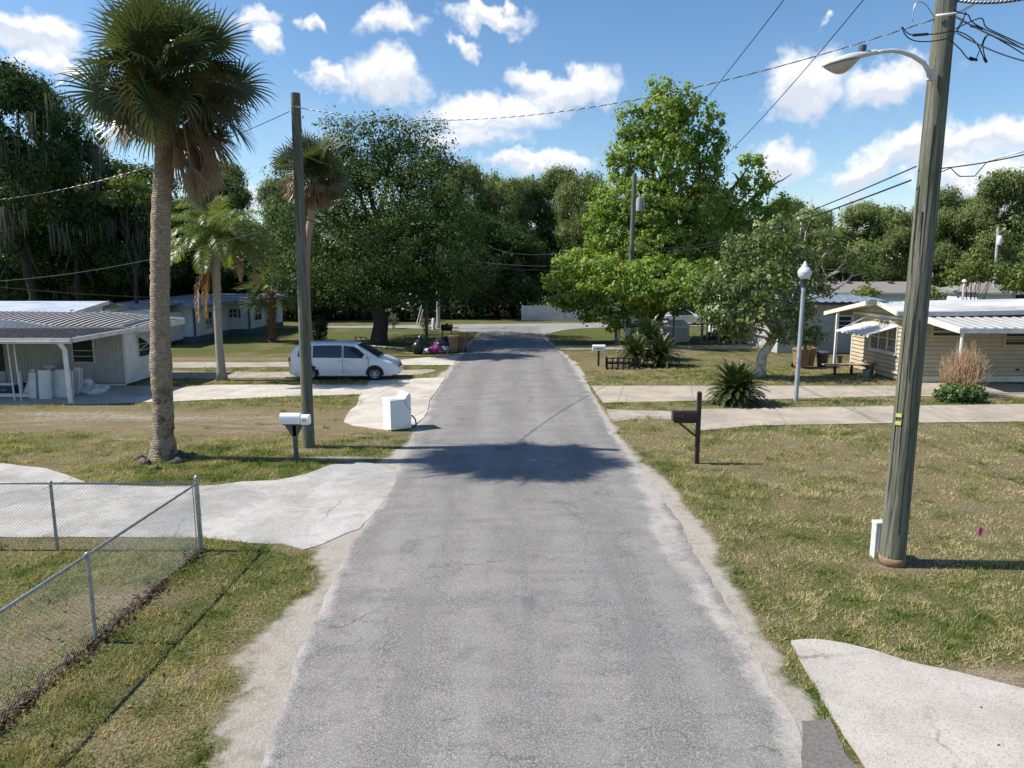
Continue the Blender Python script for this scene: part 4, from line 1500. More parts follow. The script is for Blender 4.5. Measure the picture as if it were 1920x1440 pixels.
# dry twiggy bush
c = G(1804, 742)
r = thing('dry_bush', "bare straw-coloured twiggy bush in front of the yellow house's carport post", 'shrub', (c.x, c.y, 0))
mb = MB()
rnd = random.Random(12)
for i in range(190):
    a = rnd.uniform(0, 6.28)
    rr = rnd.uniform(.1, 1.0)
    tx = c.x + math.cos(a) * rr * 1.0
    ty = c.y + math.sin(a) * rr * .7
    hz = 2.25 * math.sqrt(max(.08, 1 - .62 * rr * rr)) * rnd.uniform(.7, 1.05)
    s = Vector((c.x + math.cos(a) * rr * .25, c.y + math.sin(a) * rr * .2, 0))
    m_ = Vector((c.x + math.cos(a) * rr * .85, c.y + math.sin(a) * rr * .6, hz * .45))
    e = Vector((tx, ty, hz))
    j = lambda k: Vector((rnd.uniform(-1, 1), rnd.uniform(-1, 1), rnd.uniform(-1, 1))) * k
    pts = [s, s.lerp(m_, .5) + j(.04), m_ + j(.05), m_.lerp(e, .5) + j(.06), e]
    mb.tube(pts, [.013, .011, .010, .007, .003], 4, False)
    for k in range(3):
        q = pts[rnd.randint(2, 3)]
        mb.tube([q, q + Vector((rnd.uniform(-.25, .25), rnd.uniform(-.2, .2), rnd.uniform(.1, .4)))], [.006, .003], 3, False)
mb.build('twigs', mat("dry_twig", (.50, .34, .20), (.36, .24, .14), 8, .9), r)
# lime shrubs over the right-hand roofs
for i, (u, v, ru, rv, Y, lab) in enumerate([(1832, 505, 62, 44, 47, "bushy lime green tree behind the white carport roof, right of the near pole"), (1625, 548, 24, 14, 46, "lime green bush top above the white roof left of the near pole"),
                                            (1742, 550, 20, 14, 46, "lime green bush top above the white roof just right of the near pole"), (1925, 515, 46, 46, 50, "lime green tree cut by the right picture edge above the roof")]):
    k = Y * CT / FPX
    c = at(u, v, Y)
    bl = [(c.x, Y, c.z, ru * k * .6, 1.2, rv * k * .6, 0), (c.x - ru * k * .5, Y, c.z - rv * k * .25, ru * k * .55, 1, rv * k * .5, .05), (c.x + ru * k * .5, Y, c.z - rv * k * .1, ru * k * .5, 1, rv * k * .55, .1), (c.x + ru * k * .1, Y + .3, c.z + rv * k * .45, ru * k * .35, .8, rv * k * .5, .1)]
    shrub('lime_shrub', lab, bl, 2200 if i in (0, 3) else 700, .2, m_lime, 50 + i, cr=.22, group='lime green shrubs behind the right-hand roofs')
# yellow-green tree lit up among the dark left oaks
bl = [bp(240, 345, 40, 18, 50), bp(215, 370, 34, 16, 50), bp(270, 368, 30, 16, 50)]
big_tree('young_tree', "small sunlit yellow-green tree among the dark oaks left of the big palm", 'tree', Vector((bl[0][0], 50, 0)), Vector((bl[0][0], 50, 5)), .16, .12, bl, 1800, .24, 3, m_lime, m_bark_dark, cr=.3)
# ================================================================== HOUSES AND FENCES
m_wpaint = mat("white_paint", (.68, .69, .70), (.58, .59, .60), 2, .55, dirt=(.40, .39, .36), dirt_amt=.35)
m_wmetal = mat("white_metal", (.74, .75, .76), (.62, .63, .64), 3, .4, dirt=(.42, .40, .36), dirt_amt=.3)
m_wall_grey = mat("siding_pale", (.46, .45, .43), (.39, .38, .365), 2, .6, dirt=(.36, .34, .30), dirt_amt=.3)
m_fascia = mat("fascia_white", (.70, .70, .69), (.58, .57, .54), 3, .5, dirt=(.30, .27, .22), dirt_amt=.4)
m_glass = glass_mat("window_glass")
m_curtain = mat("curtained_glass", (.05, .05, .055), (.30, .29, .28), 3.2, .12, stretch=(1, 7, .8), spec=.6)
m_dark_int = mat("screen_dark", (.045, .045, .043), (.025, .025, .025), 12, .6)
m_yellow = mat("siding_yellow", (.47, .405, .295), (.41, .35, .25), 1.5, .55, dirt=(.31, .265, .20), dirt_amt=.3)
m_cream = mat("trim_cream", (.74, .71, .60), (.64, .61, .51), 2, .5, dirt=(.35, .32, .25), dirt_amt=.3)
m_blue = mat("trim_blue", (.085, .125, .175), (.06, .095, .14), 4, .6)
m_bluewall = mat("wall_white_blue", (.62, .66, .67), (.54, .58, .60), 1.2, .6, dirt=(.42, .44, .45), dirt_amt=.3)
m_roofgrey = mat("roof_grey", (.25, .27, .30), (.17, .185, .21), 2, .7, dirt=(.10, .10, .10), dirt_amt=.5)
m_shingle = mat("roof_shingle", (.25, .225, .205), (.17, .155, .145), 20, .9, .3, stretch=(1, 1, 3))
m_stucco = mat("stucco_grey", (.45, .44, .42), (.39, .38, .365), 1, .85, .2, dirt=(.40, .39, .37), dirt_amt=.3)
m_wood = mat("lumber", (.48, .36, .23), (.34, .25, .155), 5, .8, .3, stretch=(.3, 6, 6))
m_brownwood = mat("brown_wood", (.085, .055, .042), (.045, .03, .025), 8, .75, .3, stretch=(6, 6, .8))

# stained ribbed roof: white with black grime bands running down the slope
m_rib, t, p, o = new_mat("ribbed_roof_stained")
co = t.new('ShaderNodeTexCoord').outputs['Object']
sx = t.new('ShaderNodeSeparateXYZ')
t.l.new(co, sx.inputs[0])
fr = t.math('FRACT', t.math('DIVIDE', t.math('ADD', sx.outputs[0], 30.9), .31))
st = t.ss(t.math('ABSOLUTE', t.math('SUBTRACT', fr, .56)), .06, .12)
gr = t.ss(t.noise(co, 2.2, 6, .7), .25, .55)
ysl = t.ss(sx.outputs[1], -1.2, .5)        # cleaner towards the ridge
k = t.math('MULTIPLY', t.math('MAXIMUM', st, t.math('SUBTRACT', .80, ysl)), t.math('ADD', gr, .55), clamp=True)
c = t.mix(k, (.66, .66, .66), (.060, .052, .056))
t.l.new(c, p.inputs['Base Color'])
p.inputs['Roughness'].default_value = .55
# white coated roof with grey worn streaks
m_coat = mat("roof_coating", (.56, .56, .55), (.42, .43, .44), 1.3, .65, dirt=(.22, .225, .235), dirt_amt=.85, dirt_scale=.8, stretch=(.35, 1.3, 1))
m_pan = mat("pan_roof_pale", (.40, .395, .39), (.33, .33, .325), 3, .45, dirt=(.36, .34, .31), dirt_amt=.5, stretch=(3, .5, 1))
m_bluemetal = mat("roof_blue_metal", (.20, .25, .30), (.10, .14, .19), 3, .5, metal=.2, stretch=(5, .4, 1))


def ribsheet(mb, p00, p10, p01, p11, pitch=.3, amp=.03, thick=.02, rows=1, curve=0.0):
    """ribbed sheet; p00-p10 is the eave, p01-p11 the ridge; ribs run from eave to ridge"""
    p00, p10, p01, p11 = map(Vector, (p00, p10, p01, p11))
    L = (p10 - p00).length
    n = max(2, int(L / pitch))
    prof = []
    for i in range(n):
        prof += [(i / n, 0), ((i + .30) / n, 0), ((i + .42) / n, amp), ((i + .70) / n, amp), ((i + .82) / n, 0)]
    prof.append((1, 0))
    grid = []
    for r in range(rows + 1):
        t_ = r / rows
        row = []
        for s, h in prof:
            a = p00.lerp(p10, s)
            b = p01.lerp(p11, s)
            q = a.lerp(b, t_)
            q.z += h + curve * math.sin(math.pi * t_)
            row.append(q)
        grid.append(row)
    m = len(prof)
    vs = [q for row in grid for q in row] + [q - Vector((0, 0, thick)) for row in grid for q in row]
    N = m * (rows + 1)
    fs = []
    for r in range(rows):
        for j in range(m - 1):
            a = r * m + j
            fs.append((a, a + 1, a + m + 1, a + m))
            fs.append((N + a + m, N + a + m + 1, N + a + 1, N + a))
    for j in range(m - 1):
        fs.append((j + 1, j, N + j, N + j + 1))
        a = rows * m + j
        fs.append((a, a + 1, N + a + 1, N + a))
    for r in range(rows):
        a = r * m
        fs.append((a, a + m, N + a + m, N + a))
        a = r * m + m - 1
        fs.append((a + m, a, N + a, N + a + m))
    mb.add(vs, fs)
    return mb


def corrug(mb, p0, p1, z0, z1, pitch=.12, depth=.025, nrm=(0, -1, 0), z1b=None):
    """vertical ribbed siding between p0 and p1 (x, y); z1b lets the top slope"""
    p0, p1, nrm = Vector((p0[0], p0[1], 0)), Vector((p1[0], p1[1], 0)), Vector(nrm)
    L = (p1 - p0).length
    n = max(2, int(L / pitch))
    prof = []
    for i in range(n):
        prof += [(i / n, 0), ((i + .55) / n, 0), ((i + .68) / n, depth), ((i + .87) / n, depth)]
    prof.append((1, 0))
    z1b = z1 if z1b is None else z1b
    lo, hi = [], []
    for s, h in prof:
        q = p0.lerp(p1, s) + nrm * h
        lo.append((q.x, q.y, z0))
        hi.append((q.x, q.y, z1 + (z1b - z1) * s))
    m = len(prof)
    mb.add(lo + hi, [(j, j + 1, m + j + 1, m + j) for j in range(m - 1)])
    return mb


def lap(mb, p0, p1, z0, z1, nrm, h=.13, d=.045, top=None):
    """horizontal lap siding; top(s, z) -> True keeps the board at fraction s"""
    p0, p1, nrm = Vector((p0[0], p0[1], 0)), Vector((p1[0], p1[1], 0)), Vector(nrm)
    z = z0
    while z < z1 - .01:
        zz = min(z + h, z1)
        a, b = p0, p1
        if top:
            r = top((z + zz) / 2)
            if r is None:
                z = zz
                continue
            a, b = p0.lerp(p1, r[0]), p0.lerp(p1, r[1])
        q = [a + nrm * d, b + nrm * d, b + nrm * .004, a + nrm * .004]
        g_ = z + .042
        r0, r1 = a - nrm * .03, b - nrm * .03
        vs = [(q[0].x, q[0].y, g_), (q[1].x, q[1].y, g_), (q[2].x, q[2].y, zz), (q[3].x, q[3].y, zz), (r0.x, r0.y, g_), (r1.x, r1.y, g_), (r0.x, r0.y, z), (r1.x, r1.y, z), (q[3].x, q[3].y, z), (q[2].x, q[2].y, z)]
        mb.add(vs, [(0, 1, 2, 3), (4, 5, 1, 0), (6, 7, 5, 4), (8, 9, 7, 6)])
        z = zz
    return mb


def window(parent, c, ax, nrm, wd, ht, fm, gm, nx=1, nz=1, fw=.05, dp=.05, sill=False, slats=0):
    """c: centre on the wall face; ax: unit along the wall; nrm: unit outward"""
    c, ax, nrm = Vector(c), Vector(ax), Vector(nrm)
    Z = Vector((0, 0, 1))
    mb = MB()
    for s in (-1, 1):
        mb.obox(c + ax * s * (wd / 2 + fw / 2) + nrm * dp / 2, ax * fw / 2, nrm * dp / 2, Z * (ht / 2 + fw))
        mb.obox(c + Z * s * (ht / 2 + fw / 2) + nrm * dp / 2, ax * (wd / 2), nrm * dp / 2, Z * fw / 2)
    for i in range(1, nx):
        mb.obox(c + ax * (wd * (i / nx - .5)) + nrm * dp * .55, ax * fw * .35, nrm * dp * .4, Z * ht / 2)
    for i in range(1, nz):
        mb.obox(c + Z * (ht * (i / nz - .5)) + nrm * dp * .5, ax * wd / 2, nrm * dp * .35, Z * fw * .3)
    if sill:
        mb.obox(c - Z * (ht / 2 + fw + .03) + nrm * (dp / 2 + .03), ax * (wd / 2 + fw + .04), nrm * (dp / 2 + .03), Z * .028)
    f = mb.build('window', fm, parent)
    pn = MB()
    if slats:
        for i in range(slats):
            z = -ht / 2 + ht * (i + .5) / slats
            pn.obox(c + Z * z + nrm * dp * .4, ax * wd / 2, nrm * .012 + Z * .01, Z * ht / slats * .45 - nrm * .02)
        pn.obox(c + nrm * .008, ax * wd / 2, nrm * .006, Z * ht / 2)
    else:
        pn.obox(c + nrm * dp * .22, ax * wd / 2, nrm * .006, Z * ht / 2)
    pn.build('pane', gm, f)
    return f


X_, Y_, Z_ = Vector((1, 0, 0)), Vector((0, 1, 0)), Vector((0, 0, 1))

# ------------------------------------------------------------------ near left mobile home with carport
YF = G(237, 723).y                       # front wall
XC = at(237, 700, YF).x                  # its right-hand corner
YB = YF + 3.9
XL = XC + .1 - 42 * .31
h = thing('mobile_home', "white ribbed mobile home with grime-striped carport roof at the left edge", 'mobile home', (XC, YF, 0))
zw = 2.42
mb = MB()
corrug(mb, (XL, YF), (XC, YF), .12, zw + .02, .14, .03)
mb.obox(((XL + XC) / 2, (YF + YB) / 2 + .02, (zw + .1) / 2 + .06), ((XC - XL) / 2 - .01, 0, 0), (0, (YB - YF) / 2 - .01, 0), (0, 0, zw / 2 - .06))
mb.build('wall', m_wall_grey, h)
mb = MB()       # plain end wall with a seam and corner post
mb.box(XC, XC + .02, YF + .05, YB, .9, zw + .35)
mb.box(XC, XC + .026, YF + .05, YB, .08, .89)
mb.box(XC - .05, XC + .05, YF - .045, YF + .045, .1, zw)
mb.build('end_wall', m_wmetal, h)
MB().box(XC - 1.8, XC, YF - .12, YF - .05, .02, .10).build('skirt_rail', m_wmetal, h)
# carport roof: ribs run away from us
zc0, zc1 = 2.46, 2.50
P0 = G(133, 757)                         # post foot
YP = P0.y
XP = XC + .41
mb = MB()
ribsheet(mb, (XL, YP - .1, zc0), (XP, YP - .1, zc0), (XL, YF + .35, zc1 + .03), (XC + .41, YF + .35, zc1 + .03), .3099, .035, .02, 3)
mb.build('carport_roof', m_rib, h)
mb = MB()
mb.box(XL, XP + .04, YP - .19, YP - .11, zc0 - .17, zc0 + .03)
mb.box(XL, XP, YP - .25, YP - .19, zc0 - .10, zc0 - .08)
mb.obox((XP + .04, (YP + YF + .3) / 2 - .05, (zc0 + zc1) / 2 - .06), (0, (YF + .3 - YP) / 2, (zc1 - zc0) / 2), (.03, 0, 0), (0, 0, .085))
mb.build('gutter', m_fascia, h)
# main roof: low bowed, ribs running away, over the house
mb = MB()
XS = XC + .72 - 13 * .31
ribsheet(mb, (XS, YF + .28, zc1 + .06), (XC + .72, YF + .28, zc1 + .03), (XS, YB + .2, zc1 + .42), (XC + .72, YB + .2, zc1 + .10), .3099, .035, .02, 6, .08)
ribsheet(mb, (XS - 27 * .31, YF + .28, zc1 + .40), (XS - .002, YF + .28, zc1 + .06), (XS - 27 * .31, YB + .2, zc1 + .50), (XS - .002, YB + .2, zc1 + .42), .3099, .035, .02, 6, .06)
mb.build('roof', m_rib, h)
mb = MB()       # pale strip of wall showing between the two roofs at the left, under a white trim
mb.extrude([(XL, YF + .26, zc1 + .05), (XC - 3.3, YF + .26, zc1 + .05), (XC - 4.6, YF + .26, zc1 + .24), (XC - 6, YF + .26, zc1 + .33), (XL, YF + .26, zc1 + .38)], (0, .03, 0))
mb.build('clerestory', m_wpaint, h)
mb = MB()
tp_ = [(XL, YF + .22, zc1 + .41), (XC - 6, YF + .22, zc1 + .36), (XC - 4.6, YF + .22, zc1 + .27), (XC - 3.6, YF + .22, zc1 + .13), (XC - 3.0, YF + .22, zc1 + .07)]
for a, b in zip(tp_, tp_[1:]):
    mb.bar(a, b, .05, .07)
mb.build('eave_trim', m_fascia, h)
mb = MB()
for a, b in (((XS, YB + .22, zc1 + .46), (XC + .76, YB + .22, zc1 + .12)),):
    mb.bar(a, b, .06, .09)
mb.build('roof_trim', m_fascia, h)
mb = MB()
# deep end fascia along the gable
mb.extrude([(XC + .77, YF + .2, zc1 - .18), (XC + .77, YB + .25, zc1 - .12), (XC + .77, YB + .25, zc1 + .13), (XC + .77, YF + 2, zc1 + .13), (XC + .77, YF + .2, zc1 + .06)], (.03, 0, 0))
mb.extrude([(XC + .02, YF + .18, zc1 - .2), (XC + .80, YF + .18, zc1 - .16), (XC + .80, YF + .18, zc1 + .06), (XC + .02, YF + .18, zc1 + .05)], (0, .025, 0))
mb.build('fascia', m_fascia, h)
mb = MB()
mb.tube([(P0.x, YP, 0), (P0.x - .03, YP, 2.05), (P0.x - .10, YP - .05, 2.2), (P0.x - .13, YP - .12, 2.3)], .085, 12)
mb.box(P0.x - .22, P0.x + .12, YP - .15, YP + .05, 2.3, 2.34)
mb.build('post', m_wmetal, h, smooth=True, auto=40)
for u in (24, 36):
    c = G(u + 4, 752)
    tpz = zc0 - .02
    MB().tube([(c.x, c.y, 0), (c.x - .12, c.y + .1, tpz)], .028, 8).build('prop_pole', m_fascia, h)
wc = at(157, 655, YF)
window(h, (wc.x, YF - .035, wc.z - .05), X_, -Y_, .86, .98, m_fascia, m_dark_int, 1, 4, .04, .05, slats=7)
wc = at(2, 640, YF)
window(h, (wc.x - .6, YF - .035, 1.35), X_, -Y_, 1.2, 1.3, m_brownwood, m_dark_int, 2, 2, .06, .05)
MB().box(wc.x - 1.2, wc.x + .05, YF - .07, YF - .034, .15, .64).build('door_panel', m_wall_grey, h)
# end window under a small tilted awning
wf = window(h, (XC + .025, YF + 1.55, 1.55), Y_, X_, .95, .85, m_fascia, m_dark_int, 1, 3, .045, .05, slats=6)
mb = MB()
for k in range(5):
    z = 2.12 - k * .08
    mb.obox((XC + .10 + k * .12, YF + 1.55, z), (.075, 0, -.05), (0, .62, 0), (.008, 0, .012))
mb.bar((XC + .04, YF + 1.0, 1.35), (XC + .60, YF + 1.0, 1.80), .02)
mb.bar((XC + .04, YF + 2.1, 1.35), (XC + .60, YF + 2.1, 1.80), .02)
mb.build('awning', m_wmetal, h)

# things kept under that carport
def at_floor(u, v):
    return G(u, v, .02)


for i, (u0, u1, v0, v1, kind) in enumerate([(55, 68, 699, 747, 'b'), (70, 91, 695, 749, 'r'), (91, 106, 697, 745, 'b'), (105, 132, 695, 745, 'b'), (139, 149, 690, 739, 'b'), (47, 56, 694, 742, 'l')]):
    a, b = at_floor(u0, v1), at_floor(u1, v1)
    Hh = at((u0 + u1) / 2, v0, a.y).z
    labs = ["narrow white panel standing left of the round white roll in the carport", "round white roll standing upright among white panels in the carport", "white panel standing just right of the round white roll in the carport",
            "widest white panel standing left of the white carport post", "tall narrow white panel standing right of the white carport post", "white board leaning at the left end of the row of white panels"]
    mb = MB()
    if kind == 'r':
        mb.tube([((a.x + b.x) / 2, a.y + .2, .02), ((a.x + b.x) / 2, a.y + .25, Hh)], .22, 18)
        mb.tube([((a.x + b.x) / 2, a.y + .25, Hh), ((a.x + b.x) / 2, a.y + .25, Hh + .004)], .05, 10)
    elif kind == 'l':
        mb.extrude([(a.x - .1, a.y, .02), (b.x, a.y, .02), (b.x + .1, a.y + .3, Hh), (a.x + .15, a.y + .3, Hh)], (0, .05, 0))
    else:
        mb.extrude([(a.x, a.y, .02), (b.x, a.y, .02), (b.x, a.y + .12, Hh), (a.x, a.y + .12, Hh + (.03 if i % 2 else 0))], (0, .09, 0))
        mb.extrude([(a.x + .03, a.y + .13, .02), (b.x + .04, a.y + .13, .02), (b.x + .04, a.y + .24, Hh - .04), (a.x + .03, a.y + .24, Hh - .04)], (0, .05, 0))
    o = mb.build('insulation_roll' if kind == 'r' else 'foam_board', m_wpaint, None, smooth=(kind == 'r'), auto=40, bevel=.008)
    tag(o, labs[i], 'roll' if kind == 'r' else 'panel', 'white panels stored in the carport')
rnd = random.Random(2)
for i, (u, v, ln, a, lab) in enumerate([(163, 737, .62, .1, "lowest left white sack in the pile by the ribbed wall"), (182, 738, .66, .35, "lowest right white sack in the pile by the ribbed wall"), (170, 729, .6, .25, "middle white sack in the pile by the ribbed wall"),
                                        (186, 731, .56, .4, "rear right white sack in the pile by the ribbed wall"), (157, 718, .5, -.2, "topmost white sack against the white panels"), (160, 724, .5, .0, "white sack just under the topmost one beside the white panels")]):
    c = at_floor(u, max(v, 736))
    z = max(.12, at(u, v, c.y).z)
    mb = MB()
    mb.blob((0, 0, 0), (ln * .48, .24, .16), i, .16, 14, 8)
    o = mb.build('white_sack', m_wpaint, None, smooth=True)
    o.location = (c.x, c.y + (.25 if v < 734 else 0), z)
    o.rotation_euler = (0, -.12, a)
    tag(o, lab, 'sack', 'pile of white sacks in the carport')
c = at_floor(10, 741)
r = thing('cooler', "dark blue cooler with white lid standing at the carport's left edge", 'cooler', (c.x, c.y, 0))
MB().box(c.x - .45, c.x + .35, c.y, c.y + .45, .03, .40).build('body', mat("cooler_blue", (.03, .05, .10), (.02, .035, .075), 5, .4), r, bevel=.03)
MB().box(c.x - .47, c.x + .37, c.y - .02, c.y + .47, .405, .52).build('lid', m_wpaint, r, bevel=.03)
MB().tube([(c.x - .15, c.y - .03, .24), (c.x - .12, c.y - .06, .24), (c.x + .05, c.y - .06, .24), (c.x + .08, c.y - .03, .24)], .012, 6).build('handle', m_wpaint, r)
c = at_floor(42, 741)
r = thing('valve_standpipe', "grey pipe stand with a valve between the thin carport props and the white panels", 'pipe', (c.x, c.y, 0))
MB().tube([(c.x, c.y, .02), (c.x, c.y, .95)], .05, 10).build('pipe', m_fascia, r)
mb = MB()
mb.lathe((c.x, c.y, .95), [(.06, 0), (.09, .03), (.09, .09), (.05, .12)], 12)
mb.obox((c.x, c.y - .06, 1.0), (.10, 0, 0), (0, .02, 0), (0, 0, .02))
mb.build('valve', m_wall_grey, r)
c = at_floor(30, 746)
tag(MB().box(c.x - .9, c.x + .6, c.y - .02, c.y + .08, .05, .19).build('white_beam', m_wpaint, None, bevel=.01), "long low white beam lying along the carport edge", 'beam')
c = at_floor(90, 684)
o = MB().blob((at(90, 688, YF - .6).x, YF - .5, at(90, 688, YF - .6).z), (.22, .16, .11), 3, .25).build('plastic_bag', m_wpaint, None, smooth=True)
tag(o, "crumpled white plastic bag on top of the white panels", 'bag')
o.location.z -= .02

# ------------------------------------------------------------------ low pale blue roofed house behind it
YF2 = 38.5
a = at(195, 575, YF2 + 1.6)
XR2 = a.x
h = thing('mobile_home', "low white house with pale blue metal roof behind the striped carport roof", 'mobile home', (XR2 - 2, YF2, 0))
ze = at(60, 588, YF2).z
zr = at(100, 564, YF2 + 2).z
mb = MB()
mb.box(-38, XR2 - .35, YF2 + .35, YF2 + 3.9, 0, ze - .1)
mb.build('wall', m_wpaint, h)
mb = MB()
xs = at(128, 580, YF2).x
mb.add([(-38, YF2, ze), (xs, YF2, ze), (XR2 + .1, YF2 + 2, zr - .02), (-38, YF2 + 2, zr)], [(0, 1, 2, 3)])
mb.add([(-38, YF2 + 2, zr), (XR2 + .1, YF2 + 2, zr - .02), (XR2, YF2 + 4.2, ze), (-38, YF2 + 4.2, ze)], [(0, 1, 2, 3)])
mb.build('roof', mat("pale_blue_roof", (.50, .56, .64), (.36, .42, .52), 2, .35, dirt=(.24, .27, .36), dirt_amt=.6, stretch=(.3, 2, 1)), h)
mb = MB()
mb.box(-38, xs, YF2 - .06, YF2 - .01, ze - .14, ze + .02)
mb.extrude([(xs, YF2 - .03, ze - .14), (XR2 + .1, YF2 + 1.97, zr - .2), (XR2 + .1, YF2 + 1.97, zr + .01), (xs, YF2 - .03, ze + .02)], (.03, -.03, 0))
mb.build('fascia', m_fascia, h)
mb = MB()
mb.extrude([(xs + .1, YF2 + .3, ze - .7), (XR2 - .3, YF2 + 2, ze - .7), (XR2 - .3, YF2 + 2, zr - .22), (xs + .1, YF2 + .3, ze - .12)], (-.05, .03, 0))
mb.build('gable_wall', m_wpaint, h)
wcx = at(150, 584, YF2 + .9)
d_ = Vector((XR2 - .4 - xs, 1.7, 0)).normalized()
window(h, (wcx.x - .1, YF2 + .78, wcx.z - .12), d_, Vector((d_.y, -d_.x, 0)), .75, .4, m_fascia, m_dark_int, 1, 1)

# ------------------------------------------------------------------ white house with blue trim
YA = G(330, 643).y
xa0, xa1 = at(200, 620, YA).x, at(366, 620, YA).x
YBk = YA + 6.2
xb1 = at(468, 605, YBk).x
h = thing('blue_trim_house', "white house with blue base band and blue corner trim behind the queen palm", 'house', (xa1, YA, 0))
zt = 2.55
mb = MB()
mb.box(xa0, xa1, YA, YA + 14, .42, zt)
mb.box(xa1 - 3, xb1, YBk, YBk + 8, .42, zt)
mb.build('wall', m_bluewall, h)
mb = MB()
mb.box(xa0 - .03, xa1 + .03, YA - .03, YA + 14, 0, .44)
mb.box(xa1 - 3, xb1 + .03, YBk - .03, YBk + 8, 0, .44)
mb.build('base_band', m_blue, h)
for x, y in ((xa1, YA), (xb1, YBk)):
    MB().box(x - .09, x + .035, y - .035, y + .09, .442, zt).build('corner_trim', m_blue, h)
mb = MB()       # roof: nearly flat, grey, with wide fascia
mb.add([(xa0 - .3, YA - .5, zt + .06), (xa1 + .7, YA - .5, zt + .06), (xa1 + .7, YBk - .6, zt + .16), (xb1 + .7, YBk - .6, zt + .16), (xb1 + .7, YBk + 9, zt + .3), (xa0 - .3, YBk + 9, zt + .3)], [(0, 1, 2, 3, 4, 5)])
mb.build('roof', m_roofgrey, h)
mb = MB()
for a, b in (((xa0 - .3, YA - .52), (xa1 + .72, YA - .52)), ((xa1 + .72, YA - .52), (xa1 + .72, YBk - .62)), ((xa1 + .72, YBk - .62), (xb1 + .72, YBk - .62)), ((xb1 + .72, YBk - .62), (xb1 + .72, YBk + 8))):
    za = zt - .04 if a[1] < YBk - 1 else zt + .04
    zb = zt - .04 if b[1] < YBk - 1 else zt + .04
    mb.bar((a[0], a[1], za), (b[0], b[1], zb), .05, .24)
mb.build('fascia', m_roofgrey, h)
mb = MB()
mb.box(xa0, xa1 - .12, YA - .045, YA - .005, zt - .28, zt - .16)
mb.build('frieze', m_wpaint, h)
mb = MB()       # the lean-to roof rising at the far left
l0, l1 = at(203, 584, YA - 3), at(300, 572, YA - 3)
mb.box(l0.x, l1.x, YA - 3, YA - .1, .3, l0.z - .16)
mb.extrude([(l0.x - .05, YA - 3.02, l0.z - .16), (l1.x, YA - 3.02, l0.z - .16), (l1.x, YA - 3.02, l1.z - .14), (l0.x - .05, YA - 3.02, l0.z - .1)], (0, .04, 0))
mb.build('lean_to', m_bluewall, h)
mb = MB()
mb.extrude([(l0.x - .25, YA - 3.12, l0.z - .08), (l1.x, YA - 3.12, l1.z - .12), (l1.x, YA - 3.12, l1.z + .0), (l0.x - .25, YA - 3.12, l0.z + .0)], (0, 3.2, .02))
mb.build('lean_to_roof', m_roofgrey, h)
for (u, vv, Yw, wd, ht, nx) in ((386, 600, YA + 2.2, 1.15, 1.15, 2),):
    window(h, (xa1 + .01, YA + 2.2, 1.42), Y_, X_, wd, ht, m_wpaint, m_glass, 2, 2, .07, .05)
for (u, v, wd, ht) in ((417, 598, .62, .95), (437, 586, .62, .62)):
    c = at(u, v, YBk)
    window(h, (c.x, YBk - .01, c.z - .05), X_, -Y_, wd, ht, m_wpaint, m_glass, 2, 2, .06, .05)
    for s in (-1, 1):
        MB().obox((c.x + s * (wd / 2 + .16), YBk - .02, c.z - .05), (.09, 0, 0), (0, .015, 0), (0, 0, ht / 2 + .05)).build('shutter', m_blue, h)
window(h, (xb1 + .01, YBk + 1.8, 1.55), Y_, X_, 1.5, 1.05, m_wpaint, m_glass, 2, 2, .07, .05)
c = G(440, 628)
MB().box(c.x - .7, c.x + .6, c.y - .7, c.y + .3, 0, .14).box(c.x - .6, c.x + .3, c.y - .35, c.y + .5, .14, .28).build('doorstep', m_blue, h)

# ------------------------------------------------------------------ weathered gabled house in the wood, far left
Yd = 66
c = at(95, 540, Yd)
h = thing('gabled_house', "weathered brown gabled house half hidden under the moss-hung oaks", 'house', (c.x, Yd, 0))
zg0, zg1 = at(90, 548, Yd).z, at(90, 486, Yd).z
xl, xr = at(40, 540, Yd).x, at(138, 540, Yd).x
m_brownwall = mat("weathered_wall", (.16, .125, .10), (.10, .08, .065), 3, .9, stretch=(6, 6, .5))
mb = MB()
mb.box(xl, xr, Yd, Yd + 7, 0, zg0)
mb.extrude([(xl, Yd, zg0), (xr, Yd, zg0), ((xl + xr) / 2, Yd, zg1 - .2)], (0, 7, 0))
mb.build('wall', m_brownwall, h)
mb = MB()
for s, xe in ((-1, xl - .5), (1, xr + .5)):
    mb.extrude([(xe, Yd - .6, zg0 - .25), ((xl + xr) / 2, Yd - .6, zg1), ((xl + xr) / 2, Yd - .6, zg1 + .12), (xe, Yd - .6, zg0 - .13)], (0, 8, 0))
mb.build('roof', mat("weathered_shingle", (.30, .27, .25), (.19, .17, .16), 14, .9, stretch=(1, 4, 1)), h)
window(h, ((xl + xr) / 2, Yd - .01, zg0 + .5), X_, -Y_, .8, .9, m_brownwood, m_glass, 2, 1)

# ------------------------------------------------------------------ yellow mobile home, right
YF = 31.4
XE = at(1690, 700, YF).x
YB = 36.2
h = thing('yellow_mobile_home', "yellow lap-sided mobile home with white roof, carport and window awning at right", 'mobile home', (XE, YF, 0))
XR = 34.0
zw = 2.75
ridge = 3.60
YM = 33.1
mb = MB()
lap(mb, (XE, YF), (XR, YF), .28, zw + .1, (0, -1, 0), .19)
mb.box(XE + .06, XR, YF + .035, YB, .05, zw)
def gtop(z):
    if z < zw:
        return (0, 1)
    ya_ = min(YB, YM + (ridge - .08 - z) / .17)
    yb_ = max(YF, YM - (ridge - .08 - z) / .22)
    return ((YB - ya_) / (YB - YF), (YB - yb_) / (YB - YF)) if ya_ > yb_ + .1 else None


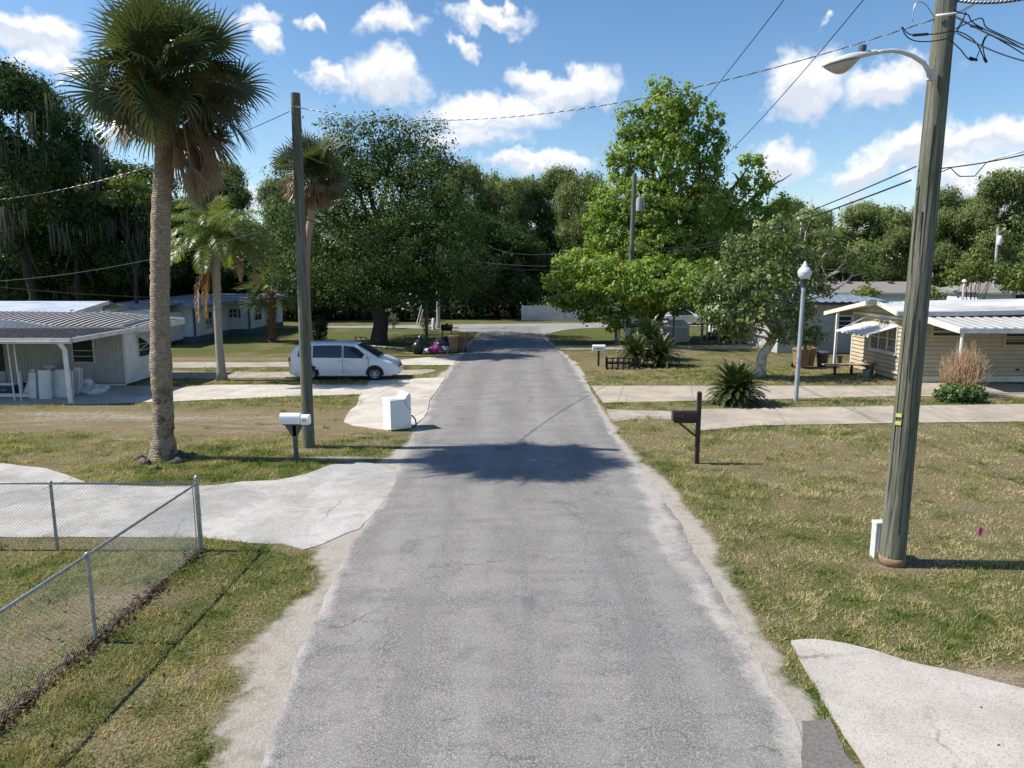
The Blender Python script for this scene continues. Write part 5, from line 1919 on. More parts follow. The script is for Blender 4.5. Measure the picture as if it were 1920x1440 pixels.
lap(mb, (XE, YB), (XE, YF), .28, ridge - .1, (-1, 0, 0), .19, top=gtop)
mb.extrude([(XE + .06, YF, zw), (XE + .06, YB, zw), (XE + .06, YB, ridge - .62), (XE + .06, YM, ridge - .12), (XE + .06, YF, ridge - .5)], (.04, 0, 0))
mb.build('wall', m_yellow, h)
mb = MB()
mb.box(XE - .035, XE + .05, YF - .035, YF + .05, .05, zw)
mb.box(XE - .035, XE + .05, YB - .05, YB + .035, .05, zw)
mb.box(XE + .055, XR, YF - .012, YF - .002, .02, .275)
mb.build('corner_trim', m_cream, h)
# main roof
OV = .6
mb = MB()
n = 16
rows = []
for x in [XE - OV, XE - OV + .3, XE + 2, XE + 4, XE + 7, XE + 10, XR]:
    row = []
    lift = .10 * sstep(np.array(x - XE), 2.5, 6.0).item()
    for i in range(n + 1):
        s = i / n
        y = (YF - .35) + (38.3 - YF + .35) * s
        z = ridge - (abs(y - YM) * (.17 if y > YM else .22)) + lift
        row.append((x, y, z))
    rows.append(row)
lo = [[(a[0], a[1], a[2] - .10) for a in r] for r in rows]
mb.loft([r + list(reversed(l)) for r, l in zip(rows, lo)], True, True)
mb.build('roof', m_coat, h, smooth=True, auto=30)
mb = MB()
for r_ in (rows[0],):
    for a, b in zip(r_, r_[1:]):
        mb.obox(((a[0] - .02), (a[1] + b[1]) / 2, (a[2] + b[2]) / 2 - .05), (.015, 0, 0), (0, (b[1] - a[1]) / 2, (b[2] - a[2]) / 2), (0, 0, .10))
mb.build('rake_trim', m_cream, h)
mb = MB()
for ra, rb in zip(rows, rows[1:]):
    a, b = ra[0], rb[0]
    mb.obox(((a[0] + b[0]) / 2, a[1] - .02, (a[2] + b[2]) / 2 - .06), ((b[0] - a[0]) / 2, 0, (b[2] - a[2]) / 2), (0, .015, 0), (0, 0, .10))
mb.build('eave_trim', m_coat, h)
MB().extrude([(XE - OV + .05, YB + .1, ridge - .66), (XE + 4, YB + .1, ridge - .66), (XE + 4, 38.2, ridge - 1.02), (XE - OV + .05, 38.2, ridge - 1.02)], (0, 0, .02)).build('porch_ceiling', mat("porch_soffit", (.34, .25, .17), (.25, .18, .12), 4, .8), h)
# horizontal trim strip across the gable
MB().box(XE - .05, XE - .025, YF - .02, YB + .02, zw + .02, zw + .13).build('gable_trim', m_cream, h)
c = G(1564, 686)
zt_ = ridge - .17 * (c.y - YM) - .22
MB().box(c.x - .06, c.x + .06, c.y - .06, c.y + .06, 0, zt_ + .06).build('porch_post', m_wmetal, h)
# carport
c = at(1806, 616, 28.7)
xk, zk = c.x, c.z
mb = MB()
xj = at(1727, 590, YF - .2).x
zj = zk + .32
ribsheet(mb, (xk - .15, 28.7, zk), (XR, 28.7, zk), (xj, YF - .15, zj), (XR, YF - .15, zj), .40, .035, .025, 2)
mb.build('carport_roof', m_pan, h)
mb = MB()
mb.box(xk - .17, XR, 28.6, 28.66, zk - .19, zk + .01)
mb.extrude([(xk - .19, 28.6, zk - .19), (xj - .04, YF - .12, zj - .18), (xj - .04, YF - .12, zj + .05), (xk - .19, 28.6, zk + .03)], (.03, 0, 0))
mb.build('carport_fascia', m_fascia, h)
mb = MB()
mb.tube([(xk + .02, 28.75, 0), (xk + .02, 28.75, zk - .16)], .06, 10)
mb.build('carport_post', m_wmetal, h)
for (u0, u1, v0, v1, nx, nz) in ((1748, 1801, 612, 629, 1, 2), (1884, 1935, 612, 646, 1, 3)):
    a, b = at(u0, v1, YF), at(u1, v0, YF)
    window(h, ((a.x + b.x) / 2, YF - .02, (a.z + b.z) / 2), X_, -Y_, b.x - a.x, b.z - a.z, m_yellow, m_dark_int, nx, nz, .09, .04)
MB().lathe((at(1906, 694, YF).x, YF - .08, at(1906, 694, YF).z), [(.05, 0), (.09, .03), (.05, .07)], 10).build('dryer_vent', m_dark_int, h)
# end window, three lights, with awning on struts
yw0, yw1 = YF + .55, YF + 2.85
window(h, (XE - .02, (yw0 + yw1) / 2, 1.85), Y_, -X_, yw1 - yw0, 1.15, m_wmetal, m_curtain, 3, 2, .07, .07, sill=True)
mb = MB()
for k in range(8):
    f = k / 7
    mb.obox((XE - .15 - f * 1.15, (yw0 + yw1) / 2 + .35, 2.42 - f * .34), (-.085, 0, -.02), (0, (yw1 - yw0) / 2 + .35, 0), (.004, 0, .016))
for yq in np.linspace(yw0 + .1, yw1 + .65, 7):
    mb.obox((XE - 1.36, yq, 2.02), (.012, 0, 0), (0, .16, 0), (0, 0, .055))
mb.bar((XE - .03, yw0 - .02, 2.72), (XE - 1.3, yw0 + .02, 2.08), .03)
mb.bar((XE - .03, yw1 + .6, 2.72), (XE - 1.3, yw1 + .62, 2.08), .03)
mb.build('awning', m_wmetal, h)

# ------------------------------------------------------------------ grey stucco house with blue metal roof
YG = G(1500, 662).y
x0, x1 = at(1458, 640, YG).x, at(1662, 640, YG).x - 6
zt = at(1600, 566, YG).z
h = thing('stucco_house', "plain grey stucco house with blue metal roof behind the yellow home", 'house', (x0, YG, 0))
MB().box(x0, x1 + 6, YG, YG + 8, 0, zt - .02).build('wall', m_stucco, h)
mb = MB()
ribsheet(mb, (x0 - .6, YG - .5, zt), (x1 + 6, YG - .5, zt), (x0 - .6, YG + 4, zt + .30), (x1 + 6, YG + 4, zt + .30), .45, .05, .04, 1)
ribsheet(mb, (x1 + 6, YG + 8.5, zt), (x0 - .6, YG + 8.5, zt), (x1 + 6, YG + 4.02, zt + .30), (x0 - .6, YG + 4.02, zt + .30), .45, .05, .04, 1)
mb.build('roof', m_bluemetal, h)
MB().box(x0 - .6, x1 + 6, YG - .55, YG - .51, zt - .14, zt + .0).build('fascia', m_brownwood, h)
c = at(1580, 606, YG)
window(h, (c.x, YG - .01, c.z), X_, -Y_, .95, .8, m_wpaint, m_glass, 1, 3, .06, .05)

# ------------------------------------------------------------------ long shingled roof and hipped roof behind
YS = 60
h = thing('shingled_house', "long low house with grey shingle roof and roof vents behind the stucco house", 'house', (at(1650, 550, YS).x, YS, 0))
xa, xb = at(1490, 548, YS).x, at(1792, 548, YS).x
ze, zr = at(1600, 549, YS).z, at(1600, 528, YS + 4).z
MB().box(xa + .4, xb - .4, YS + .5, YS + 8, 0, ze - .02).build('wall', m_wpaint, h)
mb = MB()
mb.add([(xa, YS, ze), (xb, YS, ze), (xb - .6, YS + 4, zr), (xa, YS + 4, zr), (xb, YS + 8.5, ze), (xa, YS + 8.5, ze)], [(0, 1, 2, 3), (3, 2, 4, 5), (1, 4, 2)])
mb.build('roof', m_shingle, h)
MB().box(xa, xb, YS - .06, YS - .01, ze - .16, ze + .02).build('fascia', m_fascia, h)
for u in (1564, 1592, 1670, 1778):
    c = at(u, 530, YS + 3.4)
    MB().lathe((c.x, c.y, c.z - .1), [(.12, 0), (.12, .12), (.3, .14), (.26, .22), (.05, .26)], 10).build('roof_vent', m_dark_int, h)
h = thing('hipped_house', "small house with hipped grey shingle roof at the right edge behind the carport", 'house', (at(1880, 550, YS).x, YS, 0))
xa, xb = at(1835, 552, YS).x, at(1922, 552, YS).x
xm = at(1862, 530, YS + 4).x
MB().box(xa + .4, xb - .4, YS + .5, YS + 8, 0, ze - .02).build('wall', m_wpaint, h)
MB().add([(xa, YS, ze), (xb, YS, ze), (xm, YS + 4, zr), (xa, YS + 8, ze), (xb, YS + 8, ze), (xm - 1.2, YS + 4, zr)], [(0, 1, 2, 5), (1, 4, 2), (4, 3, 5, 2), (3, 0, 5)]).build('roof', m_shingle, h)
MB().box(xa, xb, YS - .06, YS - .01, ze - .16, ze + .02).build('fascia', m_fascia, h)

# ------------------------------------------------------------------ white house with wooden steps behind the sycamore
YW = 51.5
x0 = at(1376, 610, YW).x
h = thing('white_house', "small white house with wooden entry steps seen between the sycamore and the small tree", 'house', (x0, YW, 0))
MB().box(x0, x0 + 5.5, YW, YW + 7, 0, 3.0).build('wall', m_wpaint, h)
mb = MB()
mb.extrude([(x0 - .4, YW - .5, 2.95), (x0 + 6, YW - .5, 2.95), (x0 + 6, YW + 3.5, 3.7), (x0 - .4, YW + 3.5, 3.7)], (0, 0, .1))
mb.build('roof', m_shingle, h)
sd = MB()
for k in range(5):
    sd.box(x0 - .45 - k * .33, x0 - .1 - k * .33, YW + .3, YW + 1.5, 0, .92 - k * .19)
sd.build('steps', m_brownwood, h)
mb = MB()
for yq in (YW + .28, YW + 1.52):
    mb = MB()
    mb.bar((x0 - .1, yq, 1.9), (x0 - 1.9, yq, .95), .07)
    for k in range(7):
        f = k / 6
        mb.box(x0 - .15 - f * 1.7, x0 - .09 - f * 1.7, yq - .03, yq + .03, max(0, .9 - f * .9), 1.87 - f * .9)
    mb.build('railing', m_wpaint, h)

# ------------------------------------------------------------------ white vinyl fence beyond the road
Yv = 70.0
xs = [at(u, 590, Yv).x for u in np.linspace(979, 1230, 11)]
r = thing('vinyl_fence', "long white vinyl privacy fence across the end of the road", 'fence', (xs[0], Yv, 0))
for a, b in zip(xs, xs[1:]):
    mb = MB()
    n = 8
    for k in range(n):
        mb.box(a + .07 + (b - a - .14) * k / n + .006, a + .07 + (b - a - .14) * (k + 1) / n - .006, Yv - .02, Yv + .02, .1, 1.36)
    mb.box(a + .06, b - .06, Yv - .035, Yv + .035, 1.36, 1.48)
    mb.box(a + .06, b - .06, Yv - .035, Yv + .035, .02, .1)
    mb.build('panel', m_wpaint, r)
for a in xs:
    MB().box(a - .065, a + .065, Yv - .065, Yv + .065, 0, 1.56).build('post', m_wpaint, r)

# ------------------------------------------------------------------ chain-link fence, near left
m_galv = mat("galvanised", (.40, .42, .43), (.28, .30, .31), 12, .45, metal=.6)
m_galvw = mat("galvanised_wire", (.40, .41, .42), (.30, .31, .32), 12, .5, metal=.5)
cp = G(378, 1032)
Hf = at(373, 905, cp.y).z
p2 = G(180, 1204)
dn = Vector((p2.x - cp.x, p2.y - cp.y, 0)).normalized()
dl = (G(108, 1031) - cp).normalized()
FEN = [(cp, Vector((dl.x, dl.y, 0)).normalized(), 8.2, (G(108, 1031) - cp).length), (cp, dn, 9.0, (p2 - cp).length)]
f = thing('chain_link_fence', "galvanised chain-link fence turning a corner in the near left foreground", 'fence', (cp.x, cp.y, 0))
for (o0, d, L, sp) in FEN:
    rl = MB()
    z = Hf - .02
    rl.tube([o0 + Z_ * z, o0 + d * L + Z_ * z], .022, 10)
    rl.build('top_rail', m_galv, f, smooth=True)
    k = 1
    while k * sp < L:
        q = o0 + d * sp * k
        pb = MB()
        pb.tube([(q.x, q.y, -.05), (q.x, q.y, Hf - .03)], .027, 10)
        pb.lathe((q.x, q.y, Hf - .045), [(.034, 0), (.034, .05), (.026, .065), (.01, .072)], 10)
        pb.build('post', m_galv, f, smooth=True, auto=40)
        k += 1
    wm = MB()
    sz = .066
    n = int((L + Hf) / sz)
    zb = .03
    hh = Hf - .06 - zb
    nv = Vector((-d.y, d.x, 0)) * .004
    for i in range(n):
        for s in (-1, 1):
            a0 = i * sz - (hh if s > 0 else 0)
            t0, t1 = 0.0, hh
            xa = a0 if s > 0 else a0
            x_at = (lambda zz: a0 + zz) if s > 0 else (lambda zz: a0 - zz)
            # clip the diagonal to 0..L
            if s > 0:
                t0 = max(0, -a0)
                t1 = min(hh, L - a0)
            else:
                t0 = max(0, a0 - L)
                t1 = min(hh, a0)
            if t1 - t0 < .03:
                continue
            A = o0 + d * x_at(t0) + Z_ * (zb + t0) + nv * s
            B = o0 + d * x_at(t1) + Z_ * (zb + t1) + nv * s
            wm.tube([A, B], .0019, 3, False)
    wo = wm.build('mesh_fabric', m_galvw, f)
q = MB()
q.tube([(cp.x, cp.y, -.05), (cp.x, cp.y, Hf + .07)], .036, 12)
q.lathe((cp.x, cp.y, Hf + .06), [(.043, 0), (.043, .03), (.03, .06), (.008, .075)], 12)
for z in (.25, .65, 1.0):
    q.lathe((cp.x, cp.y, z), [(.042, 0), (.042, .025)], 12)
q.build('corner_post', m_galv, f, smooth=True, auto=40)
b = MB()
for d in (FEN[0][1], FEN[1][1]):
    b.bar(cp + d * .08 + Z_ * .05, cp + d * .08 + Z_ * (Hf - .03), .018, .006)
b.build('tension_bar', m_galv, f)

# leaf litter along the fence foot and on the lawns
rs = np.random.RandomState(21)
n = 3400
s_ = rs.rand(n) * 8.5
base = np.array(cp)[None, :2] + np.array([dn.x, dn.y])[None] * s_[:, None]
lump = fbm(base[:, 0] * 0, s_, 1.4, 5)
keep = rs.rand(n) < sstep(lump, .35, .6) + .2
off = rs.normal(0, .085, (n, 2))
pos = (base + off)[keep]
more = np.stack([rs.uniform(-9, -4, 260), rs.uniform(6, 12, 260)], 1)
more2 = np.stack([rs.uniform(3.6, 9.5, 110), rs.uniform(6, 16, 110)], 1)
pos = np.concatenate([pos, more, more2])
n = len(pos)
a = rs.uniform(0, 6.28, n)
L = rs.uniform(.012, .042, n)
z = rs.uniform(.01, .05, n)
ux = np.stack([np.cos(a) * L, np.sin(a) * L, rs.normal(0, .35, n) * L], 1)
uy = np.stack([-np.sin(a) * L * .5, np.cos(a) * L * .5, rs.normal(0, .4, n) * L], 1)
c3 = np.concatenate([pos, z[:, None]], 1)
V = np.stack([c3 - ux, c3 + uy, c3 + ux, c3 - uy], 1)
V[:, :, 2] = np.maximum(V[:, :, 2], .006)
m_litter = leaf_mat("dead_leaf", [(0, (.03, .022, .016)), (.5, (.075, .052, .036)), (.9, (.19, .14, .095)), (1, (.30, .16, .07))], .1, .8, .1, 1)
setting(np_mesh('leaf_litter', V, 4, m_litter, None, rs.rand(n)), 'stuff')
# ================================================================== POLES, LAMPS, WIRES
m_pole, t, p, o = new_mat("treated_pole")
co = t.new('ShaderNodeTexCoord').outputs['Object']
mp = t.new('ShaderNodeMapping')
mp.inputs['Scale'].default_value = (14, 14, .55)
t.l.new(co, mp.inputs[0])
gr = t.noise(mp.outputs[0], 1.3, 8, .72, .6)
bg = t.noise(co, 1.3, 5, .6)
c = t.mix(t.ss(gr, .34, .66), (.062, .063, .050), (.205, .205, .165))
c = t.mix(t.math('MULTIPLY', t.ss(bg, .42, .66), .5), c, (.10, .13, .075))
c = t.mix(t.math('MULTIPLY', t.ss(t.noise(mp.outputs[0], .9, 6, .7, 1.0), .58, .66), .8), c, (.035, .032, .026))
t.l.new(c, p.inputs['Base Color'])
p.inputs['Roughness'].default_value = .9
t.l.new(t.bump(gr, .9, .02), p.inputs['Normal'])
m_pole_grey = mat("weathered_pole", (.17, .165, .15), (.085, .082, .075), 1.4, .9, .6, stretch=(10, 10, .5))
m_pole_light = mat("concrete_pole", (.42, .41, .39), (.33, .32, .305), 3, .8)
m_black = mat("black_rubber", (.018, .018, .02), (.012, .012, .013), 6, .55)
m_alu = mat("bare_aluminium", (.50, .50, .50), (.38, .38, .38), 10, .4, metal=.7)
m_lampgrey = mat("lamp_grey", (.56, .57, .56), (.46, .47, .46), 4, .45, dirt=(.30, .29, .26), dirt_amt=.4)
m_steelblue = mat("painted_steel_grey", (.33, .36, .41), (.26, .29, .34), 3, .5, dirt=(.20, .20, .20), dirt_amt=.3)
m_globe, t, p, o = new_mat("lamp_globe")
p.inputs['Base Color'].default_value = (.72, .75, .79, 1)
p.inputs['Roughness'].default_value = .25
p.inputs['Transmission Weight'].default_value = .15
co = t.new('ShaderNodeTexCoord').outputs['Object']
t.l.new(t.mix(t.noise(co, 7, 4), (.74, .77, .81), (.62, .65, .70)), p.inputs['Base Color'])

# near right pole with street lamp
c = G(1672, 1056)
YR = c.y
PR = lambda z: at(1672, 1056, YR).lerp(at(1774, 0, YR), z / at(1774, 0, YR).z)
r = thing('utility_pole', "near greenish wooden utility pole with street lamp arm on the right lawn", 'utility pole', (c.x, c.y, 0))
mb = MB()
pts = [PR(z) for z in np.linspace(-.2, 10.4, 14)]
mb.tube(pts, [.205 - .065 * i / 13 for i in range(14)], 20)
mb.build('pole', m_pole, r, smooth=True, auto=50)
MB().lathe((PR(.1).x, PR(.1).y, .0), [(.215, 0), (.215, .09), (.209, .14)], 20).build('base_band', mat("ochre_band", (.28, .19, .11), (.18, .125, .075), 8, .8), r, smooth=True)
for z in (2.62, 2.49):
    q = PR(z)
    MB().obox((q.x - .172, q.y - .10, z), (.028, -.036, 0), (.008, .007, 0), (0, 0, .03)).build('tag', mat("yellow_tag", (.50, .47, .16), (.42, .39, .12), 5, .5), r)
# conduits and ground wires stapled to the pole
mb = MB()
for k, (z0, z1, dx, dy) in enumerate([(.0, 6.3, -.19, -.05), (.0, 5.9, -.13, -.14), (2.4, 7.2, -.10, -.165), (.6, 4.2, -.03, -.195)]):
    rnd = random.Random(k)
    zs = np.linspace(z0, z1, 9)
    mb.tube([PR(z) + Vector((dx * (1 - z * .025) + rnd.uniform(-.02, .02), dy * (1 - z * .02), 0)) for z in zs], .009, 5)
mb.build('ground_wire', m_black, r)
mb = MB()
mb.tube([PR(z) + Vector((-.19 + .01 * z, -.02, 0)) for z in np.linspace(5.7, 7.5, 5)], .035, 8)
mb.build('conduit', m_pole_grey, r, smooth=True)
# lamp arm and head
ya = YR - .25
A0 = at(1742, 148, YR - .16)
arm = [A0, at(1741, 135, ya), at(1733, 119, ya), at(1712, 105, ya), at(1690, 97, ya), at(1672, 95, ya), at(1655, 96.5, ya), at(1641, 99, ya)]
lamp = thing('street_lamp', "grey cobra-head street lamp on a curved arm of the near utility pole", 'street lamp', tuple(A0))
MB().tube(arm, [.034, .034, .034, .033, .032, .031, .03, .03], 10).build('arm', m_lampgrey, lamp, smooth=True)
mb = MB()
mb.obox(at(1746, 140, YR - .17), (.07, .02, 0), (.01, -.03, 0), (0, 0, .09))
mb.build('bracket', m_lampgrey, lamp, bevel=.008)
h0, h1 = at(1643, 99, ya), at(1541, 124, ya)
d = (h1 - h0)
L = d.length
d.normalize()
sy = Vector((0, 1, 0))
up = sy.cross(d).normalized()
if up.z < 0:
    up = -up
rings, low = [], []
for i in range(13):
    s = i / 12
    wdt = [.045, .055, .065, .085, .11, .14, .158, .165, .165, .155, .135, .10, .03][i]
    hgt = [.05, .055, .06, .065, .072, .078, .08, .08, .075, .068, .055, .04, .012][i]
    cc = h0 + d * L * s
    ring = [cc + sy * wdt * math.cos(t_) + up * (hgt * math.sin(t_) if math.sin(t_) > 0 else .022 * math.sin(t_)) for t_ in [2 * math.pi * j / 16 for j in range(16)]]
    rings.append(ring)
mb = MB()
mb.loft(rings)
mb.build('housing', m_lampgrey, lamp, smooth=True, auto=50)
rings = []
for i in range(10):
    s = .32 + .62 * i / 9
    k = math.sin(math.pi * (i / 9) ** 1.15)
    cc = h0 + d * L * s - up * .024
    w_ = .05 + .10 * max(k, .05)
    hgt = .015 + .14 * max(k, 0.02)
    rings.append([cc + sy * w_ * math.cos(t_) - up * hgt * math.sin(t_) for t_ in [math.pi * j / 10 for j in range(11)]])
mb = MB()
mb.loft(rings)
m_refr, t, p, o = new_mat("lamp_refractor")
p.inputs['Roughness'].default_value = .2
co = t.new('ShaderNodeTexCoord').outputs['Object']
t.l.new(t.mix(t.noise(co, 16, 4), (.52, .50, .42), (.33, .31, .25)), p.inputs['Base Color'])
p.inputs['Specular IOR Level'].default_value = .6
mb.build('refractor', m_refr, lamp, smooth=True)
q = at(1616, 97, ya)
MB().tube([q - Vector((0, 0, .02)), q + Vector((.01, 0, .09))], .055, 14).build('photocell', mat("photocell", (.07, .09, .10), (.05, .065, .075), 5, .4), lamp, bevel=.006)

# near left pole
c = G(579, 838)
YL = c.y
tpL = at(554, 175, YL)
PL = lambda z: Vector((c.x, c.y, 0)).lerp(tpL, z / tpL.z)
r = thing('utility_pole', "tall slim wooden utility pole beside the white mailbox on the left", 'utility pole', (c.x, c.y, 0))
mb = MB()
mb.tube([Vector((c.x, c.y, -.2))] + [PL(z) for z in np.linspace(0, tpL.z, 10)], [.175] + [.172 - .05 * i / 9 for i in range(10)], 18)
mb.build('pole', m_pole, r, smooth=True, auto=50)
q = PL(tpL.z - .38)
MB().lathe((q.x, q.y, q.z), [(.132, 0), (.132, .04)], 14).build('wire_clamp', m_alu, r)

# far pole with transformer, right of the road
c = G(1177, 644)
YT = c.y
tpT = at(1190, 325, YT)
PT = lambda z: Vector((c.x, c.y, 0)).lerp(tpT, z / tpT.z)
r = thing('utility_pole', "grey wooden utility pole with transformer can in front of the sycamore", 'utility pole', (c.x, c.y, 0))
MB().tube([PT(z) for z in np.linspace(0, tpT.z, 6)], [.19, .18, .17, .16, .15, .14], 12).build('pole', m_pole_grey, r, smooth=True, auto=50)
q = at(1197, 384, YT)
mb = MB()
mb.lathe((q.x + .02, q.y - .15, q.z - .45), [(.16, 0), (.2, .03), (.2, .78), (.16, .88), (.05, .92)], 14)
mb.build('transformer', m_steelblue, r, smooth=True, auto=40)
mb = MB()
mb.lathe((q.x + .02, q.y - .15, q.z + .47), [(.04, 0), (.06, .05), (.03, .1), (.05, .15), (.02, .2)], 8)
mb.bar(PT(tpT.z - 2.3), PT(tpT.z - 2.3) + Vector((.75, -.1, .35)), .06)
mb.box(PT(9).x + .6, PT(9).x + .7, YT - .2, YT - .1, tpT.z - 2.3, tpT.z - 1.6)
mb.build('cutout', m_pole_light, r)
MB().lathe((c.x, c.y, .55), [(.205, 0), (.205, .5)], 12).build('marker_band', m_wpaint, r)

# thin poles on the far left lawn
for (u, v, vt, rad, m, lab) in ((800, 641, 440, .11, m_pole_grey, "dark thin utility pole standing at the heap of rubbish by the road"), (822, 616, 470, .16, m_pole_light, "pale thin utility pole with small lamp behind the barbecue grill"),
                                (1866, 545, 425, .14, m_pole_light, "pale pole with a white can rising from the wood at the far right")):
    if u > 1500:
        Yq = 62.0
        q = at(u, v, Yq)
        tq = at(u + 6, vt, Yq)
        q = Vector((q.x, Yq, 0))
    else:
        q = G(u, v)
        tq = at(u - 2, vt, q.y)
    r = thing('utility_pole', lab, 'utility pole', (q.x, q.y, 0))
    MB().tube([q, q.lerp(tq, .5), tq], [rad, rad * .9, rad * .75], 10).build('pole', m, r, smooth=True, auto=50)
    if u == 822:
        MB().blob((tq.x - .25, tq.y - .3, tq.z), (.28, .14, .12), 1, .05).build('lamp_head', m_lampgrey, r, smooth=True)
        mb = MB()
        mb.bar((tq.x, tq.y, tq.z - .2), (tq.x - .1, tq.y - .25, tq.z), .05)
        mb.build('lamp_bracket', m_lampgrey, r)
    if u > 1500:
        w_ = at(1871, 452, Yq)
        MB().lathe((w_.x, w_.y - .2, w_.z - .35), [(.16, 0), (.2, .05), (.2, .7), (.12, .8)], 12).build('transformer', m_wpaint, r, smooth=True, auto=40)
        MB().bar((tq.x, tq.y, tq.z - .6), (tq.x + .6, tq.y - .1, tq.z - .1), .08).build('crossarm', m_wpaint, r)
# two guy wires with pale guards
for i, (a, b, lab) in enumerate([((780, 612), (797, 548), "left pale guy guard slanting up to the dark thin pole"), ((784, 614), (799, 560), "right pale guy guard slanting up to the dark thin pole")]):
    q = G(*a)
    e = at(b[0], b[1], q.y - 2)
    r = thing('guy_wire', lab, 'guy wire', tuple(q), 'guy wires of the dark thin pole')
    MB().tube([q, q.lerp(e, .62)], .045, 8).build('guard', m_wpaint, r)
    MB().tube([q.lerp(e, .62), e, at(798, 470, G(800, 641).y)], .012, 5).build('wire', m_black, r)
q = G(813, 618)
tag(MB().tube([(q.x, q.y, 0), (q.x, q.y, .85), (q.x, q.y, .95)], [.16, .15, .08], 10).build('marker_post', m_wpaint, None, smooth=True, auto=40), "short fat white marker post left of the pale thin pole", 'post')


# globe street lamps
def globe_lamp(label, base, topz, k=1.0):
    r = thing('globe_lamp', label, 'lamp post', tuple(base), 'globe lamp posts')
    x, y = base[0], base[1]
    zt = topz - .62 * k
    mb = MB()
    mb.tube([(x, y, 0), (x + .01, y, zt * .5), (x + .02, y, zt - .25)], [.085, .08, .072], 14)
    mb.build('post', m_steelblue, r, smooth=True, auto=40)
    mb = MB()
    mb.lathe((x + .02, y, zt - .3), [(.10, 0), (.10, .12), (.13, .2), (.17, .27), (.12, .30)], 14)
    mb.build('collar', mat("dark_collar", (.05, .055, .065), (.035, .04, .05), 6, .5), r, smooth=True, auto=40)
    mb = MB()
    z = zt
    mb.lathe((x + .02, y, z), [(.12, .0), (.17, .04), (.235, .14), (.25, .24), (.235, .32), (.17, .42), (.11, .47), (.12, .50), (.075, .54), (.05, .60), (.035, .64), (.008, .67)], 20)
    mb.build('globe', m_globe, r, smooth=True)
    MB().lathe((x + .02, y, z + .235), [(.255, 0), (.255, .02)], 20).build('globe_ring', m_lampgrey, r)


c = G(1492, 751)
globe_lamp("nearer globe lamp post with blue-grey post beside the concrete drive", c, at(1503, 492, c.y).z)
q = at(1743, 505, 47)
globe_lamp("farther globe lamp post just right of the near utility pole above the white roof", Vector((q.x, 47, 0)), q.z)
q = at(1805, 560, 41)
tag(MB().tube([(q.x, 41, 0), (q.x, 41, at(1804, 527, 41).z)], .06, 8).lathe((q.x, 41, at(1804, 530, 41).z), [(.07, 0), (.14, .05), (.1, .15), (.03, .2)], 10).build('vent_stack', m_lampgrey, None, smooth=True, auto=40), "thin grey vent stack rising behind the white carport roof", 'vent pipe')


# ---- wires
def sagged(p0, p1, sag, n=28):
    p0, p1 = Vector(p0), Vector(p1)
    return [p0.lerp(p1, i / n) - Vector((0, 0, 4 * sag * (i / n) * (1 - i / n))) for i in range(n + 1)]


def wire(label, p0, p1, sag, rad=.011, m=None, name='overhead_wire'):
    o = MB().tube(sagged(p0, p1, sag), rad, 5).build(name, m or m_black, None, smooth=True)
    tag(o, label, 'wire', 'overhead wires')
    return o


def twisted(label, p0, p1, sag, rr=.0065, rad=.0048, turns=60):
    base = sagged(p0, p1, sag, turns * 6)
    r = thing('overhead_cable', label, 'cable', tuple(base[0]), 'overhead wires')
    d = (Vector(p1) - Vector(p0)).normalized()
    a = d.cross(Vector((0, 0, 1))).normalized()
    b = a.cross(d)
    for k, (nm, m) in enumerate((('insulated_strand', m_black), ('insulated_strand', m_black), ('bare_strand', m_alu))):
        pts = []
        for i, q in enumerate(base):
            th = 2 * math.pi * i / 6 + 2.094 * k
            pts.append(q + a * rr * math.cos(th) + b * rr * math.sin(th))
        MB().tube(pts, rad, 4).build(nm, m, r, smooth=True)


w0, w1 = at(566, 203, YL), at(1752, 36, YR)
twisted("twisted overhead cable crossing the road from the left pole to the near right pole", w0, w1, .78)
twisted("twisted overhead cable running left from the slim left pole behind the big palm", at(543, 209, YL), at(-120, 385, 21.5), .5, turns=50)
tT = lambda v: at(1184, v, YT)
wire("upper of the two low wires from the near right pole to the transformer pole", at(1718, 312, YR), tT(448), .9, .012)
wire("lower of the two low wires from the near right pole to the transformer pole", at(1708, 338, YR), tT(457), .75, .015)
wire("wire running left from the transformer pole past the white house to the left edge", tT(460), at(-60, 532, 37), 1.9, .02)
wire("wire from the slim left pole to the transformer pole across the big oak", at(566, 408, YL), tT(470), 1.35, .014)
wire("wire from the slim left pole to the left edge above the carport", at(560, 412, YL), at(-60, 530, 24), .35, .012)
wire("thin wire sloping left of the street lamp behind the sycamore top", at(1485, -20, 13), tpT, .35, .009)
wire("thin wire sloping behind the street lamp down to the transformer", at(1635, -20, 13), at(1200, 380, YT), 1.2, .009)
wire("wire from the transformer pole to the road end, upper of the pair", tT(432), at(925, 466, 62), 1.0, .02)
wire("wire from the transformer pole to the pale thin pole's lamp", tT(492), at(822, 480, G(822, 616).y), .5, .018)
wire("faint wire in front of the right-hand wood, left of the near pole", at(1540, 512, 57), at(1860, 486, 62), .2, .02)
